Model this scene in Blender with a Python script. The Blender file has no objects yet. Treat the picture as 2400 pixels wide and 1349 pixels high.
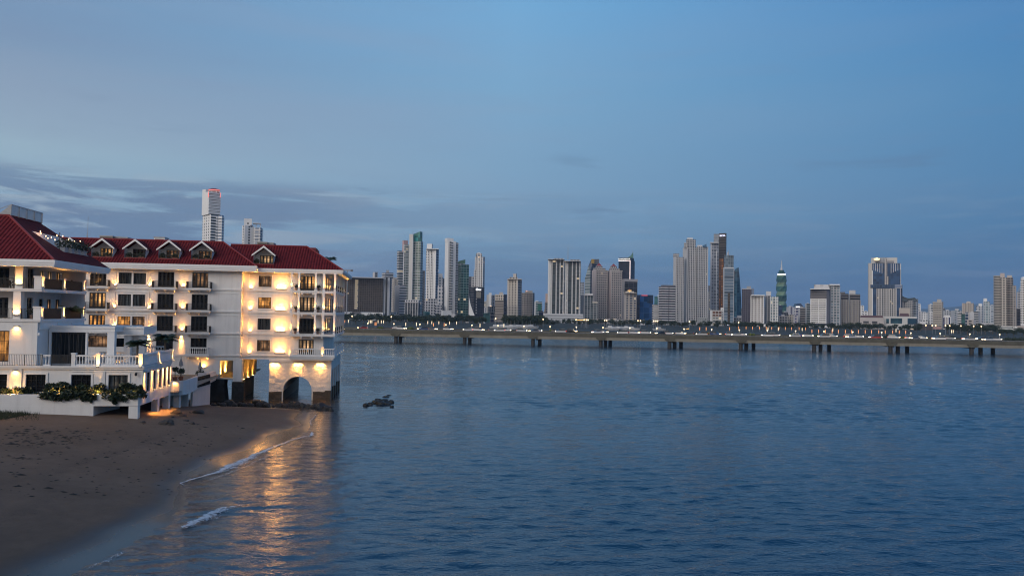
import bpy, math, random
from mathutils import Vector, Matrix
rnd = random.Random(11)
SC = bpy.context.scene
COL = SC.collection
R = math.radians

# ------------------------------------------------------------------ camera
FOC, ROLL, PITCH, CAM_H = 1884.0, 0.016, math.atan2(60.5, 1884.0), 14.0
cam_data = bpy.data.cameras.new("camera")
cam = bpy.data.objects.new("camera", cam_data)
COL.objects.link(cam)
cam_data.sensor_width = 36.0
cam_data.lens = 36.0 * FOC / 2400.0
cam_data.clip_start = 0.5
cam_data.clip_end = 60000.0
CAM_M = Matrix.Rotation(math.pi / 2 + PITCH, 3, 'X') @ Matrix.Rotation(ROLL, 3, 'Z')
CAM_P = Vector((0, 0, CAM_H))
cam.matrix_world = Matrix.Translation(CAM_P) @ CAM_M.to_4x4()
SC.camera = cam

# ------------------------------------------------------------------ view transform
SC.view_settings.view_transform = 'Standard'
SC.view_settings.look = 'None'
SC.view_settings.exposure = 0.0
SC.view_settings.gamma = 1.0
SC.render.engine = 'CYCLES'
SC.cycles.max_bounces = 6
SC.cycles.diffuse_bounces = 3
SC.cycles.glossy_bounces = 3
SC.cycles.transmission_bounces = 3
SC.cycles.transparent_max_bounces = 6
SC.cycles.sample_clamp_indirect = 12.0
SC.cycles.use_light_tree = True
SC.cycles.pixel_filter_type = 'BLACKMAN_HARRIS'
SC.cycles.filter_width = 1.1

# ------------------------------------------------------------------ node helper
class NT:
    def __init__(s, tree):
        s.t = tree; s.n = tree.nodes; s.l = tree.links
    def new(s, typ, **kw):
        n = s.n.new(typ)
        for k, v in kw.items():
            setattr(n, k, v)
        return n
    def put(s, sock, val):
        if hasattr(val, 'is_output'):
            s.l.new(val, sock)
        else:
            sock.default_value = val
    def math(s, op, a, b=0.0, c=0.0, clamp=False):
        n = s.new('ShaderNodeMath', operation=op); n.use_clamp = clamp
        s.put(n.inputs[0], a); s.put(n.inputs[1], b)
        if op in ('MULTIPLY_ADD', 'SMOOTH_MIN', 'COMPARE'):
            s.put(n.inputs[2], c)
        return n.outputs[0]
    def ramp(s, fac, stops, interp='LINEAR'):
        n = s.new('ShaderNodeValToRGB'); e = n.color_ramp
        e.interpolation = interp
        while len(e.elements) < len(stops):
            e.elements.new(0.5)
        for el, (p, c) in zip(e.elements, stops):
            el.position = p
            el.color = (c[0], c[1], c[2], 1.0) if not isinstance(c, (int, float)) else (c, c, c, 1.0)
        s.put(n.inputs[0], fac)
        return n.outputs[0]
    def mix(s, fac, a, b, mode='MIX'):
        n = s.new('ShaderNodeMix', data_type='RGBA', blend_type=mode)
        s.put(n.inputs[0], fac)
        for sock, v in ((n.inputs[6], a), (n.inputs[7], b)):
            if isinstance(v, tuple) and len(v) == 3:
                v = (v[0], v[1], v[2], 1.0)
            s.put(sock, v)
        return n.outputs[2]
    def noise(s, vec, scale, detail=2.0, rough=0.5, dist=0.0):
        n = s.new('ShaderNodeTexNoise')
        if vec is not None:
            s.l.new(vec, n.inputs['Vector'])
        s.put(n.inputs['Scale'], scale); s.put(n.inputs['Detail'], detail)
        s.put(n.inputs['Roughness'], rough); s.put(n.inputs['Distortion'], dist)
        return n.outputs['Fac']
    def mapping(s, vec, scale=(1, 1, 1), loc=(0, 0, 0), rot=(0, 0, 0)):
        n = s.new('ShaderNodeMapping')
        s.l.new(vec, n.inputs['Vector'])
        n.inputs['Scale'].default_value = scale
        n.inputs['Location'].default_value = loc
        n.inputs['Rotation'].default_value = rot
        return n.outputs[0]

def lin(r, g, b):
    f = lambda c: c / 12.92 if c <= 0.04045 else ((c + 0.055) / 1.055) ** 2.4
    return (f(r / 255.0), f(g / 255.0), f(b / 255.0))

# ------------------------------------------------------------------ world: sky after sunset
SUN_ELEV, SUN_ROT = 4.0, 215.0            # the glow sits low, behind the camera to its left
world = bpy.data.worlds.new("World")
SC.world = world
world.use_nodes = True
w = NT(world.node_tree)
for n in list(w.n):
    w.n.remove(n)
wout = w.new('ShaderNodeOutputWorld')
bg = w.new('ShaderNodeBackground')
w.l.new(bg.outputs[0], wout.inputs[0])
sky = w.new('ShaderNodeTexSky', sky_type='NISHITA')
sky.sun_disc = False
sky.sun_elevation = R(SUN_ELEV)
sky.sun_rotation = R(SUN_ROT)
sky.air_density = 1.0; sky.dust_density = 1.0; sky.ozone_density = 3.0
tc = w.new('ShaderNodeTexCoord')
sep = w.new('ShaderNodeSeparateXYZ')
w.l.new(tc.outputs['Generated'], sep.inputs[0])
DX, DY, DZ = sep.outputs
elev = w.math('MAXIMUM', DZ, 0.0)
azim = w.math('ARCTAN2', DX, DY)                       # 0 ahead, + to the right
right = w.math('MULTIPLY_ADD', azim, 0.90, 0.5, clamp=True)   # 0 at the left edge, 1 at the right
left_col = w.ramp(elev, [(0.0, lin(129, 153, 179)), (0.06, lin(135, 161, 190)), (0.13, lin(153, 182, 202)), (0.17, lin(159, 185, 202)),
                         (0.23, lin(142, 168, 192)), (0.28, lin(129, 155, 186)), (0.36, lin(114, 154, 192)), (0.6, lin(84, 134, 188))])
mid_col = w.ramp(elev, [(0.0, lin(80, 114, 150)), (0.04, lin(90, 126, 163)), (0.10, lin(126, 163, 193)), (0.18, lin(130, 168, 199)),
                        (0.27, lin(125, 172, 208)), (0.36, lin(118, 174, 218)), (0.6, lin(74, 132, 192))])
right_col = w.ramp(elev, [(0.0, lin(44, 90, 142)), (0.03, lin(56, 102, 150)), (0.07, lin(72, 118, 162)), (0.14, lin(86, 134, 177)),
                          (0.24, lin(86, 140, 186)), (0.36, lin(76, 136, 192)), (0.6, lin(56, 114, 178))])
f1 = w.math('MULTIPLY', right, 2.0, clamp=True)
f2 = w.math('MULTIPLY_ADD', right, 2.0, -1.0, clamp=True)
front = w.mix(f2, w.mix(f1, left_col, mid_col), right_col)
# cloud layers: long thin streaks, thicker low on the left
proj = w.new('ShaderNodeCombineXYZ')
w.put(proj.inputs[0], azim); w.put(proj.inputs[1], w.math('MULTIPLY', elev, 4.5)); w.put(proj.inputs[2], 0.0)
n1 = w.noise(w.mapping(proj.outputs[0], (4.4, 8.0, 1), (3.1, 0.4, 0), (0, 0, -0.10)), 1.0, 8.0, 0.62, 0.5)
n2 = w.noise(w.mapping(proj.outputs[0], (6.0, 15.0, 1), (1.7, 2.2, 0), (0, 0, -0.06)), 1.0, 7.0, 0.6, 0.6)
low = w.ramp(elev, [(0.0, 0.55), (0.06, 1.0), (0.125, 0.95), (0.142, 0.75), (0.155, 0.0), (1.0, 0.0)])
lowleft = w.math('MULTIPLY', low, w.ramp(right, [(0.0, 1.0), (0.25, 1.0), (0.36, 0.55), (0.5, 0.3), (0.85, 0.15)]))
bright = w.math('MULTIPLY', w.ramp(n2, [(0.47, 0.0), (0.60, 1.0)], 'EASE'), lowleft, clamp=True)
front = w.mix(w.math('MULTIPLY', bright, 0.55), front, lin(168, 180, 192))
dark = w.math('MULTIPLY', w.ramp(n1, [(0.42, 0.0), (0.52, 1.0)], 'EASE'), lowleft, clamp=True)
front = w.mix(w.math('MULTIPLY', dark, 0.85), front, lin(108, 131, 163))
upper = w.ramp(elev, [(0.10, 0.0), (0.16, 0.5), (0.26, 1.0), (0.36, 0.6), (0.7, 0.3)])
n3 = w.noise(w.mapping(proj.outputs[0], (1.1, 2.4, 1), (8.1, 4.4, 0), (0, 0, 0.2)), 1.0, 5.0, 0.55, 0.5)
wisp = w.math('MULTIPLY', w.ramp(n3, [(0.42, 0.0), (0.66, 1.0)], 'EASE'), upper)
wisp = w.math('MULTIPLY', wisp, w.ramp(right, [(0.0, 1.0), (0.35, 0.75), (0.6, 0.35), (1.0, 0.2)]))
front = w.mix(w.math('MULTIPLY', wisp, 0.42), front, lin(150, 163, 188))
n4 = w.noise(w.mapping(proj.outputs[0], (7.0, 15.0, 1), (0.2, 7.4, 0)), 1.0, 4.0, 0.5, 0.3)
pinkm = w.math('MULTIPLY', w.ramp(n4, [(0.55, 0.0), (0.72, 1.0)], 'EASE'), w.ramp(elev, [(0.0, 0.0), (0.02, 0.6), (0.06, 0.6), (0.10, 0.2), (0.3, 0.25), (0.5, 0.0)]))
front = w.mix(w.math('MULTIPLY', pinkm, 0.35), front, lin(128, 140, 172))
puff = w.math('MULTIPLY', w.ramp(w.noise(w.mapping(proj.outputs[0], (4.2, 6.5, 1), (5.3, 1.4, 0)), 1.0, 5.0, 0.55, 0.4), [(0.60, 0.0), (0.72, 1.0)], 'EASE'),
              w.ramp(elev, [(0.08, 0.0), (0.12, 0.8), (0.2, 0.5), (0.26, 0.0), (1.0, 0.0)]))
front = w.mix(w.math('MULTIPLY', puff, 0.5), front, lin(96, 122, 156))
# the western half of the sky, behind the camera, still holds the sunset's pale glow
back = w.ramp(elev, [(0.0, (1.05, 0.86, 0.72)), (0.25, (0.95, 0.86, 0.80)), (0.6, (0.42, 0.46, 0.52)), (1.0, (0.17, 0.26, 0.42))])
glow_dir = w.math('ADD', w.math('MULTIPLY', DX, -0.50), w.math('MULTIPLY', DY, -0.866))
backf = w.ramp(w.math('MULTIPLY_ADD', glow_dir, 0.5, 0.5), [(0.52, 0.0), (0.82, 1.0)], 'EASE')
whole = w.mix(backf, front, back)
nish = w.mix(1.0, sky.outputs[0], (0.10, 0.10, 0.10), 'MULTIPLY')
final = w.mix(0.03, whole, nish)
w.l.new(final, bg.inputs[0])
bg.inputs[1].default_value = 1.0

# ------------------------------------------------------------------ the last daylight, from the west
sun_data = bpy.data.lights.new("sun", 'SUN')
sun_data.energy = 1.45
sun_data.angle = R(35)
sun_data.color = (1.0, 0.93, 0.88)
sun = bpy.data.objects.new("sun", sun_data)
COL.objects.link(sun)
sdir = Vector((-math.sin(R(35)), -math.cos(R(35)), 0.42)).normalized()
sun.rotation_euler = sdir.to_track_quat('Z', 'Y').to_euler()

# ------------------------------------------------------------------ sight lines: where a point of the place stands
YAW = R(8.0)
UAX = Vector((math.cos(YAW), math.sin(YAW), 0)); VAX = Vector((-math.sin(YAW), math.cos(YAW), 0))
def ray(px, py):
    return CAM_M @ Vector(((px - 1200) / FOC, -(py - 674.5) / FOC, -1.0))
def ground(px, py, z=0.0):
    d = ray(px, py); return CAM_P + d * ((z - CAM_H) / d.z)
def at_y(px, py, y):
    d = ray(px, py); return CAM_P + d * (y / d.y)
def on_v(px, py, v):                      # on a plane parallel to the hotel front -> (u, z)
    d = ray(px, py); p = CAM_P + d * ((v - CAM_P.dot(VAX)) / d.dot(VAX))
    return p.dot(UAX), p.z
def on_u(px, py, u):
    d = ray(px, py); p = CAM_P + d * ((u - CAM_P.dot(UAX)) / d.dot(UAX))
    return p.dot(VAX), p.z
def uv_of(p):
    return p.dot(UAX), p.dot(VAX), p.z
def from_uv(u, v, z=0.0):
    q = UAX * u + VAX * v; return Vector((q.x, q.y, z))

# ------------------------------------------------------------------ mesh builder
class MB:
    def __init__(s):
        s.v = []; s.f = []; s.m = []
    def add(s, verts, faces, m=0):
        o = len(s.v); s.v.extend(tuple(p) for p in verts)
        for f in faces:
            s.f.append([i + o for i in f]); s.m.append(m)
        return s
    def poly(s, *pts, m=0):
        return s.add(pts, [list(range(len(pts)))], m)
    def box(s, a0, a1, b0, b1, c0, c1, m=0):
        v = [(x, y, z) for z in (c0, c1) for y in (b0, b1) for x in (a0, a1)]
        return s.add(v, [(0, 2, 3, 1), (4, 5, 7, 6), (0, 1, 5, 4), (2, 6, 7, 3), (0, 4, 6, 2), (1, 3, 7, 5)], m)
    def tube(s, pts, rad, n=6, m=0, cap=True):
        pts = [Vector(p) for p in pts]
        if isinstance(rad, (int, float)):
            rad = [rad] * len(pts)
        vs = []; fs = []
        for i, p in enumerate(pts):
            d = (pts[min(i + 1, len(pts) - 1)] - pts[max(i - 1, 0)]).normalized()
            a = d.orthogonal().normalized() if abs(d.z) < 0.99 else Vector((1, 0, 0))
            b = d.cross(a).normalized()
            for k in range(n):
                t = 2 * math.pi * k / n
                vs.append(p + (a * math.cos(t) + b * math.sin(t)) * rad[i])
        for i in range(len(pts) - 1):
            for k in range(n):
                k2 = (k + 1) % n
                fs.append((i * n + k, i * n + k2, (i + 1) * n + k2, (i + 1) * n + k))
        if cap:
            fs.append(tuple(range(n))[::-1]); fs.append(tuple(range((len(pts) - 1) * n, len(pts) * n)))
        return s.add(vs, fs, m)
    def lathe(s, x, y, prof, n=8, m=0):
        vs = []; fs = []
        for (r, z) in prof:
            for k in range(n):
                t = 2 * math.pi * k / n
                vs.append((x + r * math.cos(t), y + r * math.sin(t), z))
        for i in range(len(prof) - 1):
            for k in range(n):
                k2 = (k + 1) % n
                fs.append((i * n + k, i * n + k2, (i + 1) * n + k2, (i + 1) * n + k))
        fs.append(tuple(range((len(prof) - 1) * n, len(prof) * n)))
        fs.append(tuple(range(n))[::-1])
        return s.add(vs, fs, m)
    def extrude(s, pts, off, m=0):           # a planar outline given a thickness
        pts = [Vector(p) for p in pts]; off = Vector(off); n = len(pts)
        fs = [tuple(range(n)), tuple(range(2 * n - 1, n - 1, -1))]
        fs += [(i, i + n, (i + 1) % n + n, (i + 1) % n) for i in range(n)]
        return s.add(pts + [p + off for p in pts], fs, m)
    def wall(s, a0, a1, z0, z1, v, holes, depth=0.25, m=0, axis='v', sign=1):
        """A wall face at v (or at u = v for axis 'u') with rectangular openings and their reveals going in by depth."""
        xs = sorted(set([a0, a1] + [h for q in holes for h in (q[0], q[1]) if a0 < h < a1]))
        zs = sorted(set([z0, z1] + [h for q in holes for h in (q[2], q[3]) if z0 < h < z1]))
        P = (lambda a, b, z: (a, v + b * sign, z)) if axis == 'v' else (lambda a, b, z: (v + b * sign, a, z))
        for i in range(len(xs) - 1):
            for j in range(len(zs) - 1):
                cx, cz = (xs[i] + xs[i + 1]) / 2, (zs[j] + zs[j + 1]) / 2
                if any(q[0] < cx < q[1] and q[2] < cz < q[3] for q in holes):
                    continue
                s.poly(P(xs[i], 0, zs[j]), P(xs[i + 1], 0, zs[j]), P(xs[i + 1], 0, zs[j + 1]), P(xs[i], 0, zs[j + 1]), m=m)
        for (h0, h1, g0, g1) in holes:
            s.poly(P(h0, 0, g0), P(h0, depth, g0), P(h0, depth, g1), P(h0, 0, g1), m=m)
            s.poly(P(h1, 0, g0), P(h1, 0, g1), P(h1, depth, g1), P(h1, depth, g0), m=m)
            s.poly(P(h0, 0, g0), P(h1, 0, g0), P(h1, depth, g0), P(h0, depth, g0), m=m)
            s.poly(P(h0, 0, g1), P(h0, depth, g1), P(h1, depth, g1), P(h1, 0, g1), m=m)
        return s
    def build(s, name, mats, parent=None, org=None, smooth=False):
        if org is None:
            org = ORG.get(parent.name, (0, 0, 0)) if parent is not None else (0, 0, 0)
        me = bpy.data.meshes.new(name)
        me.from_pydata([(p[0] - org[0], p[1] - org[1], p[2] - org[2]) for p in s.v], [], s.f)
        if not isinstance(mats, (list, tuple)):
            mats = [mats]
        for mt in mats:
            me.materials.append(mt)
        me.polygons.foreach_set('material_index', s.m)
        if smooth:
            me.polygons.foreach_set('use_smooth', [True] * len(s.f))
        uvl = me.uv_layers.new(name='UVMap')
        zup = Vector((0, 0, 1))
        vs = me.vertices
        for p in me.polygons:
            n = p.normal
            if abs(n.z) > 0.985:
                t = Vector((1, 0, 0)); b = Vector((0, 1, 0))
            else:
                t = zup.cross(n).normalized(); b = n.cross(t)
            for li in p.loop_indices:
                c = vs[me.loops[li].vertex_index].co
                uvl.data[li].uv = (c.dot(t), c.dot(b))
        me.validate()
        o = bpy.data.objects.new(name, me)
        COL.objects.link(o)
        if parent is not None:
            o.parent = parent; ORG[o.name] = org
        return o

ORG = {}
def tag(o, label=None, cat=None, group=None, kind=None):
    if label: o['label'] = label
    if cat: o['category'] = cat
    if group: o['group'] = group
    if kind: o['kind'] = kind
    return o
def thing(name, label, cat, u=0, v=0, z=0, yaw=None, group=None):
    """An Empty at the base of a thing; its parts are then given in the frame turned by yaw (the hotel's by default)."""
    yaw = YAW if yaw is None else yaw
    o = bpy.data.objects.new(name, None)
    o.empty_display_size = 0.5
    COL.objects.link(o)
    o.location = (u * math.cos(yaw) - v * math.sin(yaw), u * math.sin(yaw) + v * math.cos(yaw), z)
    o.rotation_euler = (0, 0, yaw)
    ORG[o.name] = (u, v, z)
    return tag(o, label, cat, group)
KIDS = {}
def kids(o):
    return [c for c in o.children]
def copy_tree(o, parent=None):
    c = o.copy(); COL.objects.link(c)
    if parent is not None:
        c.parent = parent
    for ch in kids(o):
        copy_tree(ch, c)
    return c

# ------------------------------------------------------------------ materials
MATS = {}
def pmat(name, col, rough=0.7, var=0.12, scale=3.0, bump=0.0, bscale=20.0, metal=0.0, spec=0.5, coat=0.0, streak=0.0):
    if name in MATS:
        return MATS[name]
    m = bpy.data.materials.new(name); m.use_nodes = True
    t = NT(m.node_tree); b = t.n['Principled BSDF']
    tcn = t.new('ShaderNodeTexCoord')
    fac = t.noise(tcn.outputs['Object'], scale, 5.0, 0.6)
    c = t.mix(t.ramp(fac, [(0.3, 0.0), (0.7, 1.0)]), tuple(x * (1 - var) for x in col), tuple(min(1, x * (1 + var)) for x in col))
    if streak:
        st = t.noise(t.mapping(tcn.outputs['Object'], (1.6, 1.6, 0.12)), 1.0, 5.0, 0.65)
        c = t.mix(t.math('MULTIPLY', t.ramp(st, [(0.48, 0.0), (0.75, 1.0)]), streak), c, tuple(x * 0.62 for x in col))
    t.l.new(c, b.inputs['Base Color'])
    b.inputs['Roughness'].default_value = rough
    b.inputs['Metallic'].default_value = metal
    b.inputs['Specular IOR Level'].default_value = spec
    if coat:
        b.inputs['Coat Weight'].default_value = coat
    if bump:
        bn = t.new('ShaderNodeBump'); bn.inputs['Strength'].default_value = 1.0; bn.inputs['Distance'].default_value = bump
        t.l.new(t.noise(tcn.outputs['Object'], bscale, 4.0, 0.6), bn.inputs['Height'])
        t.l.new(bn.outputs[0], b.inputs['Normal'])
    MATS[name] = m
    return m
def emat(name, col, strength, base=(0.05, 0.05, 0.05), var=None):
    if name in MATS:
        return MATS[name]
    m = bpy.data.materials.new(name); m.use_nodes = True
    t = NT(m.node_tree); b = t.n['Principled BSDF']
    b.inputs['Base Color'].default_value = (*base, 1)
    b.inputs['Emission Color'].default_value = (*col, 1)
    b.inputs['Emission Strength'].default_value = strength
    b.inputs['Roughness'].default_value = 0.3
    MATS[name] = m
    return m
# ================================================================== water
def water_material():
    m = bpy.data.materials.new('sea_water'); m.use_nodes = True
    t = NT(m.node_tree); b = t.n['Principled BSDF']
    b.inputs['Roughness'].default_value = 0.085
    b.inputs['IOR'].default_value = 1.55
    tcn = t.new('ShaderNodeTexCoord'); o = tcn.outputs['Object']
    swell = t.noise(t.mapping(o, (0.075, 0.17, 1), rot=(0, 0, 0.10)), 1.0, 3.0, 0.5)
    chop = t.noise(t.mapping(o, (0.46, 0.80, 1), rot=(0, 0, -0.08)), 1.0, 4.0, 0.62, 0.3)
    rip = t.noise(t.mapping(o, (1.5, 3.4, 1), rot=(0, 0, 0.15)), 1.0, 3.0, 0.6)
    patch = t.ramp(t.noise(t.mapping(o, (0.006, 0.02, 1)), 1.0, 4.0, 0.6, 0.6), [(0.32, 0.40), (0.5, 0.85), (0.68, 1.3)])
    # the bay is calmer in the lee of the beach
    sx = t.new('ShaderNodeSeparateXYZ'); t.l.new(o, sx.inputs[0])
    lee = t.math('MAXIMUM', t.ramp(t.math('MULTIPLY_ADD', sx.outputs[0], 1 / 60.0, 0.5), [(0.0, 0.45), (0.2, 0.5), (0.5, 1.0)]), t.math('MULTIPLY_ADD', sx.outputs[1], 1 / 40.0, -3.0, clamp=True))
    patch = t.math('MULTIPLY', patch, lee)
    # clear and deep outside, clouded with sand over the shallows
    shallow = t.ramp(t.math('MULTIPLY_ADD', sx.outputs[0], 1 / 60.0, 0.5), [(0.05, 1.0), (0.28, 0.0)])
    t.l.new(t.mix(shallow, (0.001, 0.042, 0.085), (0.050, 0.047, 0.045)), b.inputs['Base Color'])
    h = t.math('ADD', t.math('MULTIPLY', t.math('MULTIPLY', swell, lee), 0.10), t.math('MULTIPLY', t.math('ADD', t.math('MULTIPLY', chop, 0.26), t.math('MULTIPLY', rip, 0.05)), patch))
    bn = t.new('ShaderNodeBump'); bn.inputs['Strength'].default_value = 1.0; bn.inputs['Distance'].default_value = 1.0
    t.l.new(h, bn.inputs['Height']); t.l.new(bn.outputs[0], b.inputs['Normal'])
    return m
import numpy as np
def sea():
    """One sheet of water: real wind waves over the bay in view, running out flat to the horizon."""
    ys = [25.0]
    while ys[-1] < 372: ys.append(ys[-1] + max(0.26, ys[-1] * 0.0037))
    ys = np.array(ys); ts = np.linspace(-0.86, 0.95, 520)
    Yg = np.repeat(ys[:, None], len(ts), 1); Xg = Yg * ts[None, :]
    rs = np.random.RandomState(5); H = np.zeros_like(Xg)
    step = np.maximum(0.26, Yg * 0.0037)
    gust = 0.75 + 0.35 * np.sin(Xg * 0.031 + 0.9 * np.sin(Yg * 0.019)) * np.sin(Yg * 0.043 + 1.3 + 0.6 * np.sin(Xg * 0.023)) + 0.2 * np.sin(Yg * 0.11 + Xg * 0.03)
    lee = 1 - (1 - np.clip((Xg + 24) / 26.0, 0, 1)) * np.clip((150 - Yg) / 30.0, 0, 1)
    for k in range(72):
        lam = 0.75 * (3.6 / 0.75) ** rs.rand(); th = math.pi / 2 + 0.20 + rs.randn() * 0.48; ph = rs.rand() * 6.283
        kx, ky = 2 * math.pi / lam * math.cos(th), 2 * math.pi / lam * math.sin(th)
        keep = np.clip((lam / step - 2.2) / 2.0, 0, 1)
        loc = lee * (0.8 if lam > 1.8 else 0.45) + (0.2 if lam > 1.8 else 0.55)
        H += 0.0049 * lam * (1.0 if lam < 2.5 else 2.5 / lam) * keep * loc * np.sin(kx * Xg + ky * Yg + ph + 0.5 * np.sin(0.13 * Xg + 0.07 * Yg + k))
    fade = np.clip((372 - Yg) / 50.0, 0, 1) * np.clip((Yg - 25) / 6.0, 0, 1) * np.clip((ts + 0.86) / 0.05, 0, 1)[None, :] * np.clip((0.95 - ts) / 0.05, 0, 1)[None, :]
    H *= fade * gust
    # a small breaker near the beach
    bx, by = -20.6 + 0.0 * Xg, 55.6
    u_ = (Xg - (-19.4)) / 4.2; w_ = (Yg - 56.8 - 0.42 * (Xg + 19.4)) / 0.75
    H += 0.14 * np.exp(-u_ ** 2 * 1.6) * np.exp(-w_ ** 2)
    nr, nc = Xg.shape
    vs = np.stack([Xg, Yg, H], -1).reshape(-1, 3).tolist()
    idx = np.arange(nr * nc).reshape(nr, nc)
    fs = np.stack([idx[:-1, :-1], idx[:-1, 1:], idx[1:, 1:], idx[1:, :-1]], -1).reshape(-1, 4).tolist()
    NL, NR, FL, FR = int(idx[0, 0]), int(idx[0, -1]), int(idx[-1, 0]), int(idx[-1, -1]); o = len(vs)
    vs += [(-9000, -600, 0), (9000, -600, 0), (9000, 9000, 0), (-9000, 9000, 0)]
    fs += [[o, o + 1, NR, NL], [NR, o + 1, o + 2, FR], [FL, FR, o + 2, o + 3], [o, NL, FL, o + 3]]
    me = bpy.data.meshes.new('sea'); me.from_pydata(vs, [], fs); me.materials.append(water_material())
    me.polygons.foreach_set('use_smooth', [True] * len(fs))
    ob = bpy.data.objects.new('sea', me); COL.objects.link(ob); return tag(ob, kind='structure')
sea()

# ================================================================== beach
SHORE = [(-23.0, 20), (-22.8, 42), (-22.2, 48), (-21.9, 53), (-22.6, 57), (-24.6, 62), (-26.3, 65), (-26.2, 69), (-25.4, 72), (-24.8, 79), (-23.7, 88), (-23.4, 94), (-24.4, 99),
         (-25.9, 105), (-27.2, 111), (-29.2, 114.5), (-33, 116.0), (-37, 116.8), (-41, 117.5), (-44, 119.5), (-46, 124), (-60, 132), (-90, 150)]
def shore_dist(x, y):
    best = 1e9; sgn = 1
    for (x0, y0), (x1, y1) in zip(SHORE, SHORE[1:]):
        dx, dy = x1 - x0, y1 - y0
        t = max(0, min(1, ((x - x0) * dx + (y - y0) * dy) / (dx * dx + dy * dy)))
        qx, qy = x0 + t * dx, y0 + t * dy
        d = math.hypot(x - qx, y - qy)
        if d < best:
            best = d; sgn = 1 if dx * (y - qy) - dy * (x - qx) >= 0 else -1
    return best * sgn
from mathutils import noise as mn
def sand_z(x, y):
    d = shore_dist(x, y)
    if d < 0:
        return max(-3.0, d * 0.16)
    ks = ((20, 1.2), (45, 1.3), (62, 1.6), (86, 2.45), (100, 1.7), (112, 0.9), (126, 0.8), (200, 0.8))
    A = 1.0
    for (y0, a0), (y1, a1) in zip(ks, ks[1:]):
        if y0 <= y <= y1: A = a0 + (a1 - a0) * (y - y0) / (y1 - y0)
    z = A * (1 - math.exp(-(d / 10.0) ** 1.35)) + 0.025 * d
    z = min(z, 3.8)
    return z + 0.05 * (mn.noise((x * 0.12, y * 0.12, 0.3))) * min(1, d / 4) + 0.02 * mn.noise((x * 0.6, y * 0.6, 1.3)) * min(1, d / 4)
def beach():
    mbb = MB(); xs = [-120 + 3 * i for i in range(17)] + [-69 + 0.75 * i for i in range(68)]
    ys = [18 + 0.75 * i for i in range(int(118 / 0.75))]
    vs = []; wet = []
    for y in ys:
        for x in xs:
            z = sand_z(x, y); d = shore_dist(x, y)
            vs.append((x, y, z))
            wn = 1.5 * mn.noise((x * 0.11, y * 0.09, 4.0)) + 0.8 * mn.noise((x * 0.35, y * 0.3, 2.0))
            wide = 2.6 + 2.2 * max(0, 1 - abs(y - 88) / 24.0) + 1.6 * max(0, min(1, (70 - y) / 26.0)) + 1.0 * max(0, (y - 100) / 10.0)
            wet.append(max(0.0, min(1.0, (wide - d + wn) / 3.0)))
    nx = len(xs)
    fs = [(j * nx + i, j * nx + i + 1, (j + 1) * nx + i + 1, (j + 1) * nx + i) for j in range(len(ys) - 1) for i in range(nx - 1)]
    mbb.add(vs, fs)
    m = bpy.data.materials.new('beach_sand'); m.use_nodes = True
    t = NT(m.node_tree); b = t.n['Principled BSDF']
    at = t.new('ShaderNodeAttribute', attribute_name='wet'); wv = at.outputs['Fac']
    at2 = t.new('ShaderNodeAttribute', attribute_name='tide'); wv2 = at2.outputs['Fac']
    tcn = t.new('ShaderNodeTexCoord'); o = tcn.outputs['Object']
    big = t.noise(o, 0.10, 5.0, 0.6); mid = t.noise(o, 1.1, 6.0, 0.65); fine = t.noise(o, 14.0, 4.0, 0.7)
    dry = t.mix(t.ramp(big, [(0.35, 0.0), (0.65, 1.0)]), (0.142, 0.092, 0.062), (0.200, 0.130, 0.090))
    dry = t.mix(t.math('MULTIPLY', t.ramp(mid, [(0.4, 0.0), (0.7, 1.0)]), 0.35), dry, (0.098, 0.064, 0.045))
    dry = t.mix(t.math('MULTIPLY', t.ramp(fine, [(0.55, 0.0), (0.75, 1.0)]), 0.25), dry, (0.055, 0.043, 0.036))
    # trodden lines and a tide mark of fine dark scraps
    tide = t.ramp(t.math('ADD', wv2, t.math('MULTIPLY', t.math('SUBTRACT', mid, 0.5), 0.16)), [(0.44, 0.0), (0.50, 1.0), (0.56, 0.0)])
    dry = t.mix(t.math('MULTIPLY', t.math('MULTIPLY', tide, t.ramp(fine, [(0.45, 0.0), (0.6, 1.0)])), 0.6), dry, (0.06, 0.045, 0.036))
    c = t.mix(t.ramp(wv, [(0.0, 0.0), (0.5, 1.0)]), dry, (0.060, 0.046, 0.038))
    t.l.new(c, b.inputs['Base Color'])
    rr = t.ramp(wv, [(0.0, 0.9), (0.35, 0.6), (0.75, 0.30), (1.0, 0.18)])
    t.l.new(rr, b.inputs['Roughness'])
    t.l.new(t.ramp(wv, [(0.0, 0.25), (0.6, 0.6), (1.0, 0.6)]), b.inputs['Specular IOR Level'])
    bn = t.new('ShaderNodeBump'); bn.inputs['Distance'].default_value = 0.10
    t.l.new(t.ramp(wv, [(0.0, 0.9), (0.6, 0.10), (1.0, 0.03)]), bn.inputs['Strength'])
    t.l.new(t.math('ADD', mid, t.math('MULTIPLY', fine, 0.3)), bn.inputs['Height'])
    t.l.new(bn.outputs[0], b.inputs['Normal'])
    ob = mbb.build('beach', m, smooth=True)
    a = ob.data.attributes.new('wet', 'FLOAT', 'POINT')
    a.data.foreach_set('value', wet)
    a = ob.data.attributes.new('tide', 'FLOAT', 'POINT')
    a.data.foreach_set('value', [max(0.0, min(1.0, (shore_dist(x, y) + 1.6 * mn.noise((x * 0.07, y * 0.07, 9.0))) / 18.0)) for x, y, z in vs])
    return tag(ob, kind='structure')
beach()

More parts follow.
